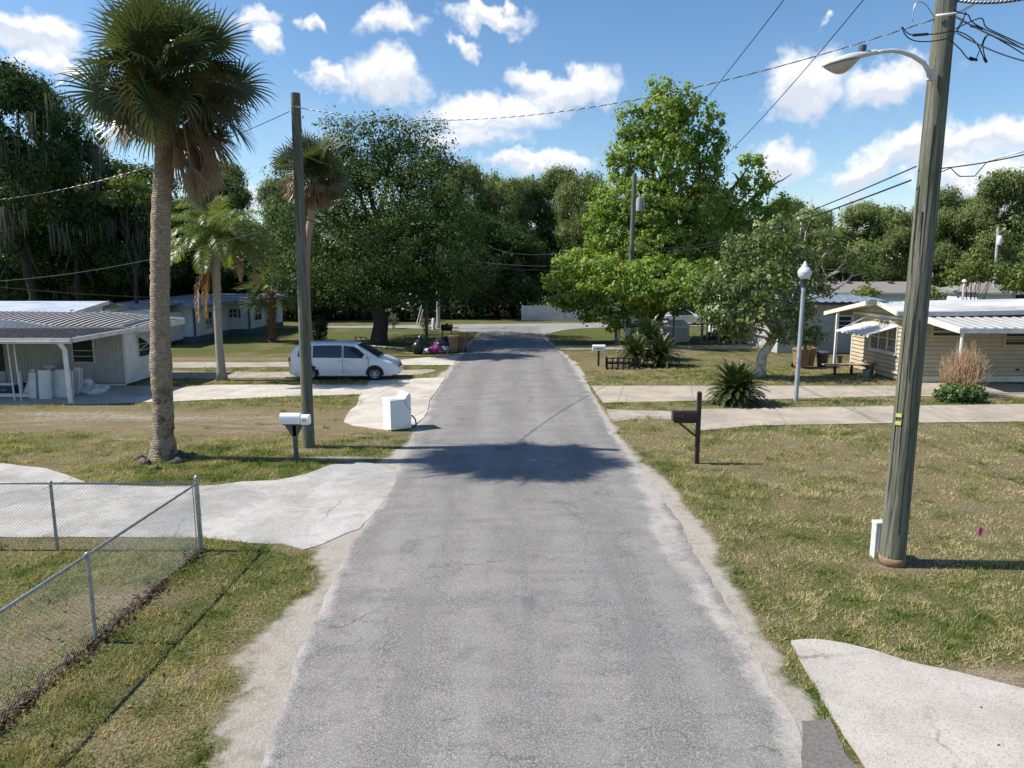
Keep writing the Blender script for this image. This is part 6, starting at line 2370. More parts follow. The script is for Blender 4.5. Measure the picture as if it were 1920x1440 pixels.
# heavier bundles to the right of the near pole
twisted("thick twisted service cable leaving the near pole's top towards the upper right", PR(9.0) + Vector((.1, -.1, .0)), at(2010, -28, 9.5), .1, .014, .011, 26)
wire("upper black drop wire leaving the near pole to the right edge", at(1790, 30, YR - .2), at(2010, 120, 10), .06, .012)
wire("lower black drop wire leaving the near pole to the right edge", at(1795, 62, YR - .2), at(2010, 128, 10), .1, .010)
wire("upper low wire from the near pole to the right edge above the wood", at(1762, 316, YR - .1), at(2010, 266, 10.5), .05, .010)
o = MB().tube([at(1765, 322, YR), at(1783, 315, YR), at(1792, 325, YR), at(1800, 331, YR), at(1828, 330, YR), at(1850, 304, YR - .3), at(1900, 288, YR - .6), at(2000, 268, YR - 1)], .010, 5).build('overhead_wire', m_alu, None, smooth=True)
tag(o, "pale looping drop wire right of the near pole just above the wood", 'wire', 'overhead wires')
jum = [[(1752, 33), (1735, 8), (1720, 4), (1713, 18), (1711, 40)],
       [(1690, 51), (1700, 68), (1718, 77), (1750, 77), (1785, 68), (1800, 45), (1812, 24)],
       [(1692, 50), (1705, 64), (1735, 65), (1775, 60), (1810, 45), (1840, 34), (1848, 50), (1870, 62), (1920, 85)],
       [(1782, 58), (1805, 62), (1830, 80), (1845, 110), (1848, 114)],
       [(1780, 74), (1800, 92), (1815, 110), (1828, 112), (1838, 92), (1851, 66), (1880, 78), (1920, 102)],
       [(1787, 18), (1800, 24), (1815, 28), (1822, 40), (1840, 52), (1880, 70), (1925, 95)],
       [(1795, 58), (1805, 40), (1810, 22)],
       [(1851, 66), (1843, 85), (1848, 113)]]
r = thing('jumper_wires', "tangle of black jumper wires and splices around the near pole's top", 'wires', tuple(PR(8.6)))
for i, J in enumerate(jum):
    rnd = random.Random(i)
    yb = YR - .25 - .05 * (i % 3)
    pts = [at(u, v, yb) for u, v in J]
    # smooth through the points
    P = []
    for k in range(len(pts) - 1):
        p0 = pts[max(k - 1, 0)]
        p1, p2 = pts[k], pts[k + 1]
        p3 = pts[min(k + 2, len(pts) - 1)]
        for s in np.linspace(0, 1, 5)[:-1]:
            P.append(.5 * ((2 * p1) + (-p0 + p2) * s + (2 * p0 - 5 * p1 + 4 * p2 - p3) * s * s + (-p0 + 3 * p1 - 3 * p2 + p3) * s ** 3))
    P.append(pts[-1])
    MB().tube(P, .0085, 5).build('jumper', m_black if i else m_alu, r, smooth=True)
for (u0, v0, u1, v1) in ((1712, 66, 1740, 64), (1820, 48, 1842, 54), (1818, 108, 1832, 113), (1845, 108, 1850, 117)):
    MB().tube([at(u0, v0, YR - .3), at(u1, v1, YR - .3)], .02, 8).build('splice', m_black, r)
MB().tube([PR(8.78) + Vector((-.2, -.12, .0)), PR(8.8) + Vector((0, -.19, -.02)), PR(8.82) + Vector((.18, -.08, .02)), PR(8.9) + Vector((.4, -.1, .06))], .018, 6).build('wire_grip', m_wmetal, r, smooth=True)
# ================================================================== OBJECTS
m_enamel = mat("white_enamel", (.80, .80, .80), (.74, .74, .74), 2, .25, spec=.5, dirt=(.60, .57, .52), dirt_amt=.25)
m_greypost = mat("grey_post", (.13, .13, .125), (.075, .075, .072), 4, .8, .5, stretch=(6, 6, 1))
m_blackmail = mat("black_mailbox", (.022, .022, .024), (.014, .014, .015), 4, .35, spec=.5)
m_red = mat("red_flag", (.45, .03, .04), (.35, .02, .03), 5, .5)
m_binbrown = mat("bin_brown", (.31, .185, .105), (.24, .14, .08), 3, .6, dirt=(.14, .09, .06), dirt_amt=.4)
m_bingrey = mat("bin_dark_grey", (.075, .085, .10), (.05, .06, .07), 3, .5)
m_rubber = mat("tyre_rubber", (.022, .022, .023), (.014, .014, .015), 12, .85)
m_clay = mat("clay_pot", (.36, .20, .12), (.26, .14, .085), 6, .85)


def rounded_profile(x0, x1, z0, z1, n=10):
    """arched-top rectangle, list of (x, z)"""
    r = (x1 - x0) / 2
    pts = [(x0, z0), (x1, z0)]
    for i in range(n + 1):
        a = math.pi * i / n
        pts.append((x0 + r + r * math.cos(a), z1 - r * .75 + r * .75 * math.sin(a)))
    return pts


# ---- left mailbox: two white boxes on one grey post
c = G(556, 866)
r = thing('mailbox', "white double mailbox on a grey post beside the slim left pole", 'mailbox', tuple(c))
zb = at(556, 794, c.y).z
mb = MB()
mb.box(c.x - .05, c.x + .05, c.y - .05, c.y + .05, -.1, zb - .02)
mb.extrude([(c.x - .065, c.y - .05, zb - .34), (c.x - .24, c.y - .05, zb - .06), (c.x - .24, c.y - .05, zb - .02), (c.x + .20, c.y - .05, zb - .02), (c.x + .20, c.y - .05, zb - .06), (c.x + .065, c.y - .05, zb - .32)], (0, .1, 0))
mb.build('post', m_greypost, r, bevel=.006)
x0 = at(528, 780, c.y).x
x1 = at(569, 780, c.y).x
x2 = at(582, 780, c.y).x
MB().box(x0 + .05, x2 - .1, c.y - .13, c.y + .13, zb - .02, zb).build('shelf', m_greypost, r)
# each box is long across the road verge: arched section in y-z, extruded along x
prof = rounded_profile(-.13, .13, 0, .275)
MB().extrude([(x0, c.y - .06 + a, zb + .022 + b) for a, b in prof], (x1 - x0 - .05, 0, 0)).build('mailbox_body', m_enamel, r, smooth=True, auto=40)
prof = rounded_profile(-.115, .115, 0, .25)
nb = MB().extrude([(x1 - .02, c.y - .10 + a, zb + .012 + b) for a, b in prof], (x2 - x1 + .02, 0, 0)).build('newspaper_box', m_enamel, r, smooth=True, auto=40)
prof = rounded_profile(-.122, .122, 0, .262)
MB().extrude([(x2 - .028, c.y - .10 + a, zb + .008 + b) for a, b in prof], (.034, 0, 0)).build('door', m_enamel, nb, smooth=True, auto=40)
for i in range(3):
    MB().box(x1 + .03 + i * .035, x1 + .042 + i * .035, c.y - .222, c.y - .217, zb + .10, zb + .17).build('number_mark', m_blackmail, nb)

# ---- right mailbox: black box on a tall brown post with brace
c = G(1306, 869)
r = thing('mailbox', "black mailbox hung on a tall dark brown post with a brace, right of the road", 'mailbox', tuple(c))
zt = at(1306, 733, c.y).z
mb = MB()
mb.box(c.x - .052, c.x + .052, c.y - .052, c.y + .052, -.1, zt - .03)
mb.add([(c.x + sx * .052, c.y + sy * .052, zt - .03) for sx in (-1, 1) for sy in (-1, 1)] + [(c.x, c.y, zt)], [(0, 1, 4), (1, 3, 4), (3, 2, 4), (2, 0, 4)])
mb.build('post', m_brownwood, r)
xb0 = at(1262, 780, c.y).x
zb = at(1280, 789, c.y).z
MB().bar((c.x - .05, c.y, at(1300, 818, c.y).z), (xb0 + .12, c.y, zb - .02), .07, .05).build('brace', m_brownwood, r)
MB().box(xb0 + .04, c.x - .05, c.y - .06, c.y + .06, zb - .05, zb - .012).build('arm', m_brownwood, r)
prof = rounded_profile(-.10, .10, 0, .27)
mbx = MB().extrude([(xb0, c.y + a, zb + b) for a, b in prof], (c.x - .055 - xb0, 0, 0)).build('mailbox_body', m_blackmail, r, smooth=True, auto=40)
prof = rounded_profile(-.106, .106, 0, .28)
MB().extrude([(xb0 - .02, c.y + a, zb - .005 + b) for a, b in prof], (.03, 0, 0)).build('door', m_blackmail, mbx, smooth=True, auto=40)
mb = MB()
mb.box(xb0 + .06, xb0 + .20, c.y - .108, c.y - .101, zb + .135, zb + .16)
mb.box(xb0 + .18, xb0 + .24, c.y - .108, c.y - .101, zb + .12, zb + .175)
mb.build('flag', m_red, mbx)

# ---- far white mailbox
c = G(1122, 686)
r = thing('mailbox', "small white mailbox on a thin dark post beside the road near the sago clump", 'mailbox', tuple(c))
zb = at(1122, 657, c.y).z
MB().box(c.x - .05, c.x + .05, c.y - .05, c.y + .05, -.1, zb).build('post', m_brownwood, r)
prof = rounded_profile(-.12, .12, 0, .30)
q = MB().extrude([(c.x - .33, c.y + a, zb + b) for a, b in prof], (.66, 0, 0)).build('mailbox_body', m_enamel, r, smooth=True, auto=40)
rnd = random.Random(1)
for i in range(4):
    MB().box(c.x - .12 + i * .08, c.x - .075 + i * .08, c.y - .126, c.y - .121, zb + .07, zb + .15).build('number_mark', m_bingrey, q)

# ---- washing machine
A = G(733, 809)
Bq = G(774, 804)
Cq = G(714, 800)
ax = Vector((Bq.x - A.x, Bq.y - A.y, 0))
wd = .69
ax.normalize()
ay = Vector((-ax.y, ax.x, 0))
r = thing('washing_machine', "white top-loading washing machine left at the roadside by the concrete apron", 'washing machine', (A.x, A.y, 0))
hz = .955
ctr = A + ax * wd / 2 + ay * .34
MB().obox(ctr + Z_ * (hz / 2 + .015), ax * wd / 2, ay * .34, Z_ * (hz / 2 - .015)).build('cabinet', m_enamel, r, bevel=.012, seg=3)
mb = MB()
mb.obox(ctr + Z_ * (hz + .012), ax * (wd / 2 + .004), ay * .344, Z_ * .012)
mb.build('top', m_enamel, r, bevel=.008)
MB().obox(ctr + Z_ * (hz + .030) - ax * .09, ax * .235, ay * .27, Z_ * .006).build('lid', mat("lid_dusty", (.66, .61, .56), (.58, .52, .47), 5, .4), r, bevel=.004)
# control console along the back (road side), rounded end profile
q0 = ctr + ax * (wd / 2) + Z_ * (hz + .025)
prof = [(-.20, 0), (0.0, 0), (0.0, .10), (-.01, .15), (-.04, .175), (-.085, .165), (-.13, .12), (-.185, .03)]
cs = MB().extrude([q0 + ax * a + Z_ * b - ay * .34 for a, b in prof], ay * .68).build('control_console', m_enamel, r, bevel=.006)
mb = MB()
for s in (-.2, 0.0, .2):
    p0 = q0 + ax * -.155 + Z_ * .085 + ay * s
    n_ = (Vector(ax) * -.8 + Z_ * .55).normalized()
    mb.tube([p0, p0 + n_ * .03], .025, 10)
mb.build('knob', m_lampgrey, cs)
mb = MB()
e = ctr + ax * (wd / 2 + .01) - ay * .26
mb.tube([e + Z_ * .42, e + ax * .07 + Z_ * .40, e + ax * .16 + Z_ * .28, e + ax * .19 + Z_ * .10, e + ax * .10 + Z_ * .03, e + ax * .02 + Z_ * .03], .024, 8)
mb.build('drain_hose', m_black, r, smooth=True)
mb = MB()
fy = -ay * .352
mb.tube([ctr + ax * .12 + fy + Z_ * (hz + .05), ctr + ax * .14 + fy + Z_ * (hz - .08), ctr + ax * .22 + fy + Z_ * (hz - .22), ctr + ax * .31 + fy + Z_ * (hz - .30), ctr + ax * .35 + fy + Z_ * (hz - .33)], .008, 6)
mb.build('power_cord', mat("cord_grey", (.25, .25, .25), (.2, .2, .2), 5, .6), r, smooth=True)
mb = MB()
for i in (-1, 1):
    for j in (-1, 1):
        mb.tube([ctr + ax * i * .28 + ay * j * .28, ctr + ax * i * .28 + ay * j * .28 + Z_ * .035], .025, 8)
mb.build('feet', m_black, r)

# ---- utility pedestal and marker flag
c = G(1643, 1044)
r = thing('utility_pedestal', "pale grey-green utility pedestal tucked behind the near pole's foot", 'utility box', tuple(c))
m_ped = mat("pedestal", (.56, .60, .57), (.47, .51, .48), 5, .6, dirt=(.30, .32, .28), dirt_amt=.4)
zt = at(1643, 978, c.y).z
MB().box(c.x - .085, c.x + .10, c.y - .08, c.y + .08, -.05, zt - .05).build('body', m_ped, r, bevel=.008)
MB().box(c.x - .095, c.x + .11, c.y - .09, c.y + .09, zt - .05, zt + .01).build('cap', m_ped, r, bevel=.012)
MB().box(c.x - .03, c.x + .08, c.y - .086, c.y - .081, .12, zt - .12).build('cover', m_lampgrey, r)
c = G(1833, 1030)
r = thing('marker_flag', "small bright pink survey flag stuck in the right lawn", 'flag', tuple(c))
zt = at(1832, 988, c.y).z
MB().tube([(c.x, c.y, 0), (c.x, c.y, zt)], .0025, 5).build('wire_stem', m_alu, r)
mb = MB()
pts = [(a * .95, b * 1.1) for a, b in [(0, 0), (.045, -.012), (.06, -.06), (.05, -.12), (.02, -.165), (-.01, -.15), (-.03, -.08), (-.02, -.02)]]
mb.extrude([(c.x + a, c.y + .01 * math.sin(a * 60), zt + b) for a, b in pts], (0, .004, 0))
mb.build('pennant', mat("pink_flag", (.9, .04, .35), (.85, .03, .3), 5, .6), r)

# ---- minivan
yv = G(702, 714).y                       # near wheels
xv0, xv1 = at(541, 700, yv).x, at(747, 690, yv + .3).x
LV = xv1 - xv0
S = LV / 4.93
HV = 1.76
Wd = 1.88
van = thing('minivan', "white minivan parked across the left drive, facing the road", 'van', (xv0 + LV / 2, yv + Wd / 2, 0))
m_van, t, p, o = new_mat("van_paint")
p.inputs['Base Color'].default_value = (.64, .66, .70, 1)
p.inputs['Roughness'].default_value = .28
p.inputs['Coat Weight'].default_value = .5
p.inputs['Coat Roughness'].default_value = .08
co = t.new('ShaderNodeTexCoord').outputs['Object']
t.l.new(t.mix(t.ss(t.noise(co, 2.5, 5), .45, .7), (.66, .68, .72), (.58, .60, .63)), p.inputs['Base Color'])
m_vglass = glass_mat("van_glass", (.012, .015, .02), .04, .7)
m_plastic = mat("black_plastic", (.03, .03, .032), (.02, .02, .022), 8, .6)


def vp(x, y, z):
    return Vector((xv0 + x * S, yv + y, .335 + (z - .335) * (.955 if z > .335 else 1)))


# stations along the length: (x, belt z, roof z, roof half width factor, lower half width factor)
stn = [(0.0, .80, .86, .86, .86), (.04, .98, 1.05, .86, .93), (.10, 1.03, 1.34, .80, .96), (.28, 1.05, 1.60, .76, .985), (.55, 1.05, 1.70, .76, 1.0), (1.1, 1.05, 1.75, .765, 1.0), (1.9, 1.045, 1.765, .77, 1.0), (2.6, 1.04, 1.75, .77, 1.0),
       (3.0, 1.03, 1.70, .765, 1.0), (3.25, 1.02, 1.60, .77, 1.0), (3.55, 1.01, 1.42, .80, 1.0), (3.85, 1.0, 1.22, .84, .995), (4.05, .97, 1.085, .87, .99), (4.3, .90, 1.0, .86, .97), (4.6, .80, .90, .82, .93), (4.8, .70, .78, .74, .86), (4.90, .58, .64, .66, .78), (4.93, .48, .50, .62, .74)]
rings = []
h2 = Wd / 2


def halfw(x, z):
    """half width of the body at (x, z): bulging sides below the belt, tumblehome above"""
    xs = [s[0] for s in stn]
    belt = np.interp(x, xs, [s[1] for s in stn])
    rf = np.interp(x, xs, [s[2] for s in stn])
    rw = np.interp(x, xs, [s[3] for s in stn])
    lw = np.interp(x, xs, [s[4] for s in stn])
    if z <= belt:
        k = (z - .22) / (belt - .22)
        return h2 * lw * (.955 + .045 * math.sin(math.pi * min(max(k, 0), 1) * .85 + .2))
    k = min((z - belt) / max(rf - belt, .02), 1)
    wb = h2 * lw * (.955 + .045 * math.sin(math.pi * .85 + .2))
    return wb + (h2 * rw - wb) * (k * .75 + .25 * k ** 2)


for (x, belt, rf, rw, lw) in stn:
    zlo = .22 if .2 < x < 4.75 else .30
    prof = [(0.0, zlo)]
    zs = [zlo, .35, .5, .65, .8, .92]
    zs = [z for z in zs if z < belt - .03] + [belt]
    top = [belt + (rf - belt) * q for q in (.3, .6, .85)]
    half = [(halfw(x, z), z) for z in zs + top]
    half += [(h2 * rw * .90, rf - .015), (h2 * rw * .6, rf + .01), (h2 * rw * .25, rf + .022)]
    while len(half) < 14:                       # same number of points in every ring
        half.insert(1, tuple((a + b) / 2 for a, b in zip(half[0], half[1])))
    ring = [vp(x, h2 - w_, z) for w_, z in half] + [vp(x, h2 + w_, z) for w_, z in reversed(half)]
    rings.append(ring)
MB().loft(rings).build('body', m_van, van, smooth=True, auto=55)


def side_panel(name, pts, m, off=.006, parent=van, both=True, th=.004):
    """panel outlined in (x, z), laid on the curved body side"""
    out = []
    for sgn in ((-1, 1) if both else (-1,)):
        mb = MB()
        # subdivide: fan of vertical strips so the panel follows the body
        bm = bmesh.new()
        vs = [bm.verts.new((x, 0, z)) for x, z in pts]
        bm.faces.new(vs)
        bmesh.ops.triangulate(bm, faces=bm.faces[:])
        bmesh.ops.subdivide_edges(bm, edges=bm.edges[:], cuts=3, use_grid_fill=True)
        vv = []
        bm.verts.ensure_lookup_table()
        bm.verts.index_update()
        for v in bm.verts:
            w_ = halfw(v.co.x, v.co.z) + off
            vv.append(vp(v.co.x, h2 + sgn * w_, v.co.z))
        fs = [tuple(v.index for v in f.verts) for f in bm.faces]
        mb.add(vv, fs)
        bm.free()
        out.append(mb.build(name, m, parent, smooth=True))
    return out


# rear quarter, long middle, front door glass
side_panel('side_window', [(.42, 1.13), (1.05, 1.09), (1.05, 1.60), (.60, 1.60), (.48, 1.45)], m_vglass)
side_panel('side_window', [(1.11, 1.085), (2.42, 1.075), (2.42, 1.655), (1.11, 1.65)], m_vglass)
side_panel('side_window', [(2.50, 1.07), (3.62, 1.055), (3.42, 1.25), (3.16, 1.49), (2.94, 1.60), (2.50, 1.65)], m_vglass)
# windscreen: strip across between roof edge and cowl
mb = MB()
ws = []
for (x, z) in ((3.10, 1.66), (3.35, 1.525), (3.6, 1.385), (3.85, 1.225), (4.02, 1.115)):
    w_ = min(halfw(x, z - .04), .95) - .07
    row = []
    for k in range(9):
        f = -1 + 2 * k / 8
        row.append(vp(x + .06 * (1 - f * f), h2 + f * w_, z + .018 + .018 * (1 - f * f)))
    ws.append(row)
mb.loft(ws, closed=False, cap=False)
mb.build('windscreen', m_vglass, van, smooth=True)
mb = MB()
mb.obox(vp(4.04, h2, 1.085), (.05 * S, 0, -.01), (0, .70, 0), (0, 0, .01))
mb.build('cowl', m_plastic, van)
# panel gaps and rub strip
for sgn in (-1, 1):
    for (x, za, zb_) in ((2.46, .34, 1.60), (1.08, .40, 1.12), (3.62, .55, 1.06)):
        zz = np.linspace(za, zb_, 6)
        mb = MB()
        for a, b in zip(zz, zz[1:]):
            mb.bar(vp(x, h2 + sgn * (halfw(x, a) + .003), a), vp(x, h2 + sgn * (halfw(x, b) + .003), b), .018, .010)
        mb.build('door_gap', m_plastic, van)
    mb = MB()
    for x in np.arange(.95, 3.55, .2):
        mb.bar(vp(x, h2 + sgn * (halfw(x, .56) + .004), .56), vp(x + .19, h2 + sgn * (halfw(x + .19, .56) + .004), .56), .014, .045)
    mb.build('rub_strip', m_van, van)
    for x in (2.30, 2.62):
        MB().obox(vp(x, h2 + sgn * (halfw(x, .93) + .015), .93), (.10, 0, 0), (0, .012, 0), (0, 0, .022)).build('door_handle', m_lampgrey, van, bevel=.006)
    MB().blob(vp(3.48, h2 + sgn * (halfw(3.48, 1.1) + .13), 1.13), (.09, .12, .085), 2, .05).build('door_mirror', m_van, van, smooth=True)
    # lamps
    mb = MB()
    mb.obox(vp(.065, h2 + sgn * .80, .88), (.05, 0, .02), (0, .09, 0), (-.02, 0, .20))
    tl = mb.build('tail_lamp', mat("tail_red", (.42, .02, .02), (.30, .015, .015), 6, .25) if sgn < 0 else bpy.data.materials['tail_red'], van, bevel=.02)
    MB().obox(vp(.045, h2 + sgn * .81, .85), (.05, 0, .01), (0, .092, 0), (0, 0, .045)).build('reverse_lens', m_wpaint, tl, bevel=.01)
    mb = MB()
    mb.blob(vp(4.56, h2 + sgn * .745, .715), (.20, .125, .10), 3, .02, 14, 8)
    m_hl = bpy.data.materials.get('headlamp') or mat("headlamp", (.72, .75, .76), (.52, .56, .58), 9, .25, spec=.5)
    mb.build('headlight', m_hl, van, smooth=True)
# bumpers, sills
mb = MB()
rb = []
for k in range(13):
    f = -1 + 2 * k / 12
    xx = 4.90 - .30 * abs(f) ** 3.2
    rb.append([vp(xx + dx, h2 + f * .90, z) for dx, z in ((-.1, .24), (.05, .26), (.09, .38), (.07, .50), (-.1, .53))])
mb.loft(rb)
mb.build('front_bumper', m_van, van, smooth=True, auto=50)
mb = MB()
rb = []
for k in range(13):
    f = -1 + 2 * k / 12
    xx = -.02 + .20 * abs(f) ** 3.5
    rb.append([vp(xx + dx, h2 + f * .93, z) for dx, z in ((.12, .30), (-.05, .32), (-.09, .42), (-.06, .56), (.12, .60))])
mb.loft(rb)
mb.build('rear_bumper', m_van, van, smooth=True, auto=50)
MB().obox(vp(4.90, h2, .60), (.02, 0, 0), (0, .34, 0), (0, 0, .06)).build('grille', m_plastic, van)
MB().obox(vp(2.46, h2, .26), (1.25 * S, 0, 0), (0, h2 - .10, 0), (0, 0, .07)).build('underbody', m_plastic, van)
MB().obox(vp(.16, h2, 1.34), (.02, 0, .02), (0, .62, 0), (.10, 0, .20)).build('rear_window', m_vglass, van)
# wheels: arch liner, tyre, rim with spokes
for xw in (.98, 3.90):
    for sgn in (-1, 1):
        wy = h2 + sgn * (h2 - .10)
        cw = vp(xw, wy, .335)
        Ry = Vector((0, sgn, 0))
        mb = MB()
        n = 26
        arc = [(cw + Vector((math.cos(a) * .415, 0, math.sin(a) * .415))) for a in [math.pi * i / n for i in range(n + 1)]]
        y_out = yv + h2 + sgn * (halfw(xw, .45) + .006)
        ap = [(xw + .405 * math.cos(a), .335 + .405 * math.sin(a)) for a in np.linspace(0, math.pi, 15)] + [(xw - .405, .25), (xw + .405, .25)]
        bm = bmesh.new()
        cv = bm.verts.new((xw, 0, .33))
        rv = [bm.verts.new((x_, 0, z_)) for x_, z_ in ap]
        for q_ in range(len(rv)):
            bm.faces.new((cv, rv[q_], rv[(q_ + 1) % len(rv)]))
        bmesh.ops.subdivide_edges(bm, edges=bm.edges[:], cuts=2, use_grid_fill=True)
        bm.verts.index_update()
        mb.add([vp(v.co.x, h2 + sgn * (halfw(v.co.x, v.co.z) + .009), v.co.z) for v in bm.verts], [tuple(v.index for v in f_.verts) for f_ in bm.faces])
        bm.free()
        mb.build('wheel_arch', m_plastic, van)
        wh = None
        mb = MB()
        prof = [(.20, -.10), (.315, -.10), (.333, -.07), (.335, 0), (.333, .07), (.315, .10), (.21, .10)]
        c2 = Vector((cw.x, yv + h2 + sgn * (halfw(xw, .4) - .075), .335))
        rr = []
        for i in range(28):
            a = 2 * math.pi * i / 28
            rr.append([c2 + Vector((math.cos(a) * q, sgn * w_, math.sin(a) * q)) for q, w_ in prof])
        rr.append(rr[0])
        mb.loft(rr, closed=False, cap=False)
        wh = mb.build('wheel', m_rubber, van, smooth=True)
        mb = MB()
        yo = c2.y + sgn * .085
        for i in range(8):
            a = 2 * math.pi * i / 8
            d_ = Vector((math.cos(a), 0, math.sin(a)))
            mb.bar(Vector((c2.x, yo, c2.z)) + d_ * .04, Vector((c2.x, yo - sgn * .012, c2.z)) + d_ * .205, .045, .02)
        ring = []
        for i in range(29):
            a = 2 * math.pi * i / 28
            ring.append([Vector((c2.x + math.cos(a) * q, yo + sgn * w_, c2.z + math.sin(a) * q)) for q, w_ in ((.19, .0), (.225, .012), (.225, -.02), (.19, -.02))])
        mb.loft(ring, closed=True, cap=False)
        mb.tube([Vector((c2.x, yo - sgn * .02, c2.z)), Vector((c2.x, yo + sgn * .018, c2.z))], .055, 14)
        mb.build('rim', m_lampgrey, wh, smooth=True, auto=40)
        MB().tube([Vector((c2.x, yo - sgn * .045, c2.z)), Vector((c2.x, yo - sgn * .04, c2.z))], .195, 20).build('brake_disc', m_plastic, wh)


# ---- wheeled bins
def bin_proto(name, m, H=1.02, W=.58, D=.66, lidm=None):
    r = thing(name, "", 'bin', (0, 0, 0))
    mb = MB()
    rings = []
    for z, k in ((.10, .78), (.14, .80), (.70 * H, .97), (H - .16, 1.0), (H - .10, 1.06), (H - .05, 1.06)):
        w_, d_ = W / 2 * k, D / 2 * k
        rings.append([(x * w_, y * d_, z) for x, y in ((-1, -.9), (-.9, -1), (.9, -1), (1, -.9), (1, .9), (.9, 1), (-.9, 1), (-1, .9))])
    mb.loft(rings)
    mb.build('body', m, r)
    mb = MB()
    rings = []
    for z, k in ((H - .05, 1.10), (H - .02, 1.12), (H + .02, 1.06), (H + .045, .8)):
        w_, d_ = W / 2 * k, D / 2 * k
        rings.append([(x * w_, y * d_ - .02, z) for x, y in ((-1, -.9), (-.9, -1), (.9, -1), (1, -.9), (1, .9), (.9, 1), (-.9, 1), (-1, .9))])
    mb.loft(rings)
    mb.build('lid', lidm or m, r)
    MB().tube([(-W * .4, D * .58, H - .06), (W * .4, D * .58, H - .06)], .018, 8).build('handle', m, r)
    for s in (-1, 1):
        MB().tube([(s * (W * .40), D * .36, .13), (s * (W * .40 + .06), D * .36, .13)], .13, 16).build('wheel', m_rubber, r, smooth=True, auto=40)
    MB().obox((0, -D / 2 * .97 - .012, H * .74), (.09, 0, 0), (0, .004, .0), (0, 0, .06)).build('emblem', m_wpaint, r)
    return r


proto = bin_proto('wheeled_bin', m_binbrown)
GB = 'brown wheeled bins'
bins = [((1500, 691), 1.55, "sunlit brown wheeled bin just behind the nearer globe lamp post"), ((1513, 689), 1.4, "shaded brown wheeled bin right of the globe lamp post, beside the dark grey bin"),
        ((851, 661), 3.2, "left brown wheeled bin of the pair beside the roadside rubbish heap"), ((867, 659), 3.0, "brown wheeled bin closest to the road's left edge, beside the rubbish heap"),
        ((1361, 628), .3, "brown wheeled bin by the wooden steps of the small white house")]
for i, ((u, v), a, lab) in enumerate(bins):
    b = proto if i == 0 else copy_tree(proto)
    c = G(u, v)
    b.location = (c.x, c.y, 0)
    b.rotation_euler = (0, 0, a)
    b['label'] = lab
    b['group'] = GB
# dark grey dustbin and a small grey can
c = G(1541, 688)
r = thing('dustbin', "dark grey tapered dustbin beside the brown bins and the porch post", 'bin', (c.x, c.y, 0))
MB().lathe((c.x, c.y, 0), [(.22, 0), (.23, .02), (.30, .66), (.31, .68), (.31, .72)], 18).build('body', m_bingrey, r, smooth=True, auto=40)
MB().lathe((c.x, c.y, .72), [(.33, 0), (.33, .05), (.27, .10), (.08, .13)], 18).build('lid', m_bingrey, r, smooth=True, auto=40)
mb = MB()
for s in (-1, 1):
    mb.tube([(c.x + s * .29, c.y - .06, .55), (c.x + s * .36, c.y, .57), (c.x + s * .29, c.y + .06, .55)], .015, 6)
mb.build('handle', m_bingrey, r)
c = G(1571, 685)
r = thing('bucket', "grey-brown can standing just behind the white porch post", 'can', (c.x, c.y, 0))
MB().lathe((c.x, c.y, 0), [(.17, 0), (.20, .5), (.215, .5), (.215, .54), (.185, .54), (.175, .1)], 16).build('body', mat("old_can", (.22, .21, .18), (.13, .12, .10), 5, .7), r, smooth=True, auto=40)
MB().tube([(c.x - .2, c.y, .5), (c.x - .3, c.y, .38), (c.x - .32, c.y, .12)], .02, 6).build('handle', m_alu, r)

# ---- bench of planks by the porch
c0, c1 = G(1552, 703), G(1640, 700)
z = .46
r = thing('plank_bench', "rough plank bench on black legs in front of the yellow home's porch", 'bench', (c0.x, c0.y, 0))
mb = MB()
for k in range(3):
    mb.bar((c0.x - .1, c0.y + .2 * k, z + .02 * (k % 2)), (c1.x + .1, c1.y + .2 * k - .1, z - .02), .17, .045)
mb.build('plank', m_wood, r)
for f in (.15, .5, .85):
    q = c0.lerp(c1, f)
    MB().box(q.x - .05, q.x + .05, q.y - .02, q.y + .08, 0, z - .04).build('leg', m_plastic, r)
    MB().box(q.x - .14, q.x + .14, q.y - .05, q.y + .1, 0, .03).build('foot', m_plastic, r)
c0, c1 = G(1622, 704), G(1664, 702)
r = thing('plank_bench', "tan board shelf leaning against the yellow home's end wall", 'shelf', (c0.x, c0.y, 0))
MB().bar((c0.x, c0.y, .60), (c1.x, c1.y, .62), .32, .04).build('plank', m_wood, r)
for f in (.35, .6, .95):
    q = c0.lerp(c1, f)
    MB().bar((q.x, q.y, .6), (q.x - .12, q.y - .05, 0), .06).build('leg', m_brownwood, r)
c = G(1624, 708)
r = thing('flower_pot', "blue-grey flower pot with a pink bloom at the yellow home's corner", 'pot', (c.x, c.y, 0))
MB().lathe((c.x, c.y, 0), [(.12, 0), (.17, .32), (.19, .34), (.19, .38), (.14, .38)], 14).build('pot', mat("pot_blue", (.22, .27, .34), (.16, .2, .26), 5, .5), r, smooth=True, auto=40)
V, T = leaf_cards([(c.x, c.y, .5, .17, .17, .14, 0)], 120, .07, 3, per=6, cr=.06)
np_mesh('plant', V, 4, leaf_mat("pink_bloom", [(0, (.05, .08, .02)), (.5, (.08, .10, .04)), (.6, (.45, .16, .25)), (1, (.6, .25, .35))], .2), r, T)
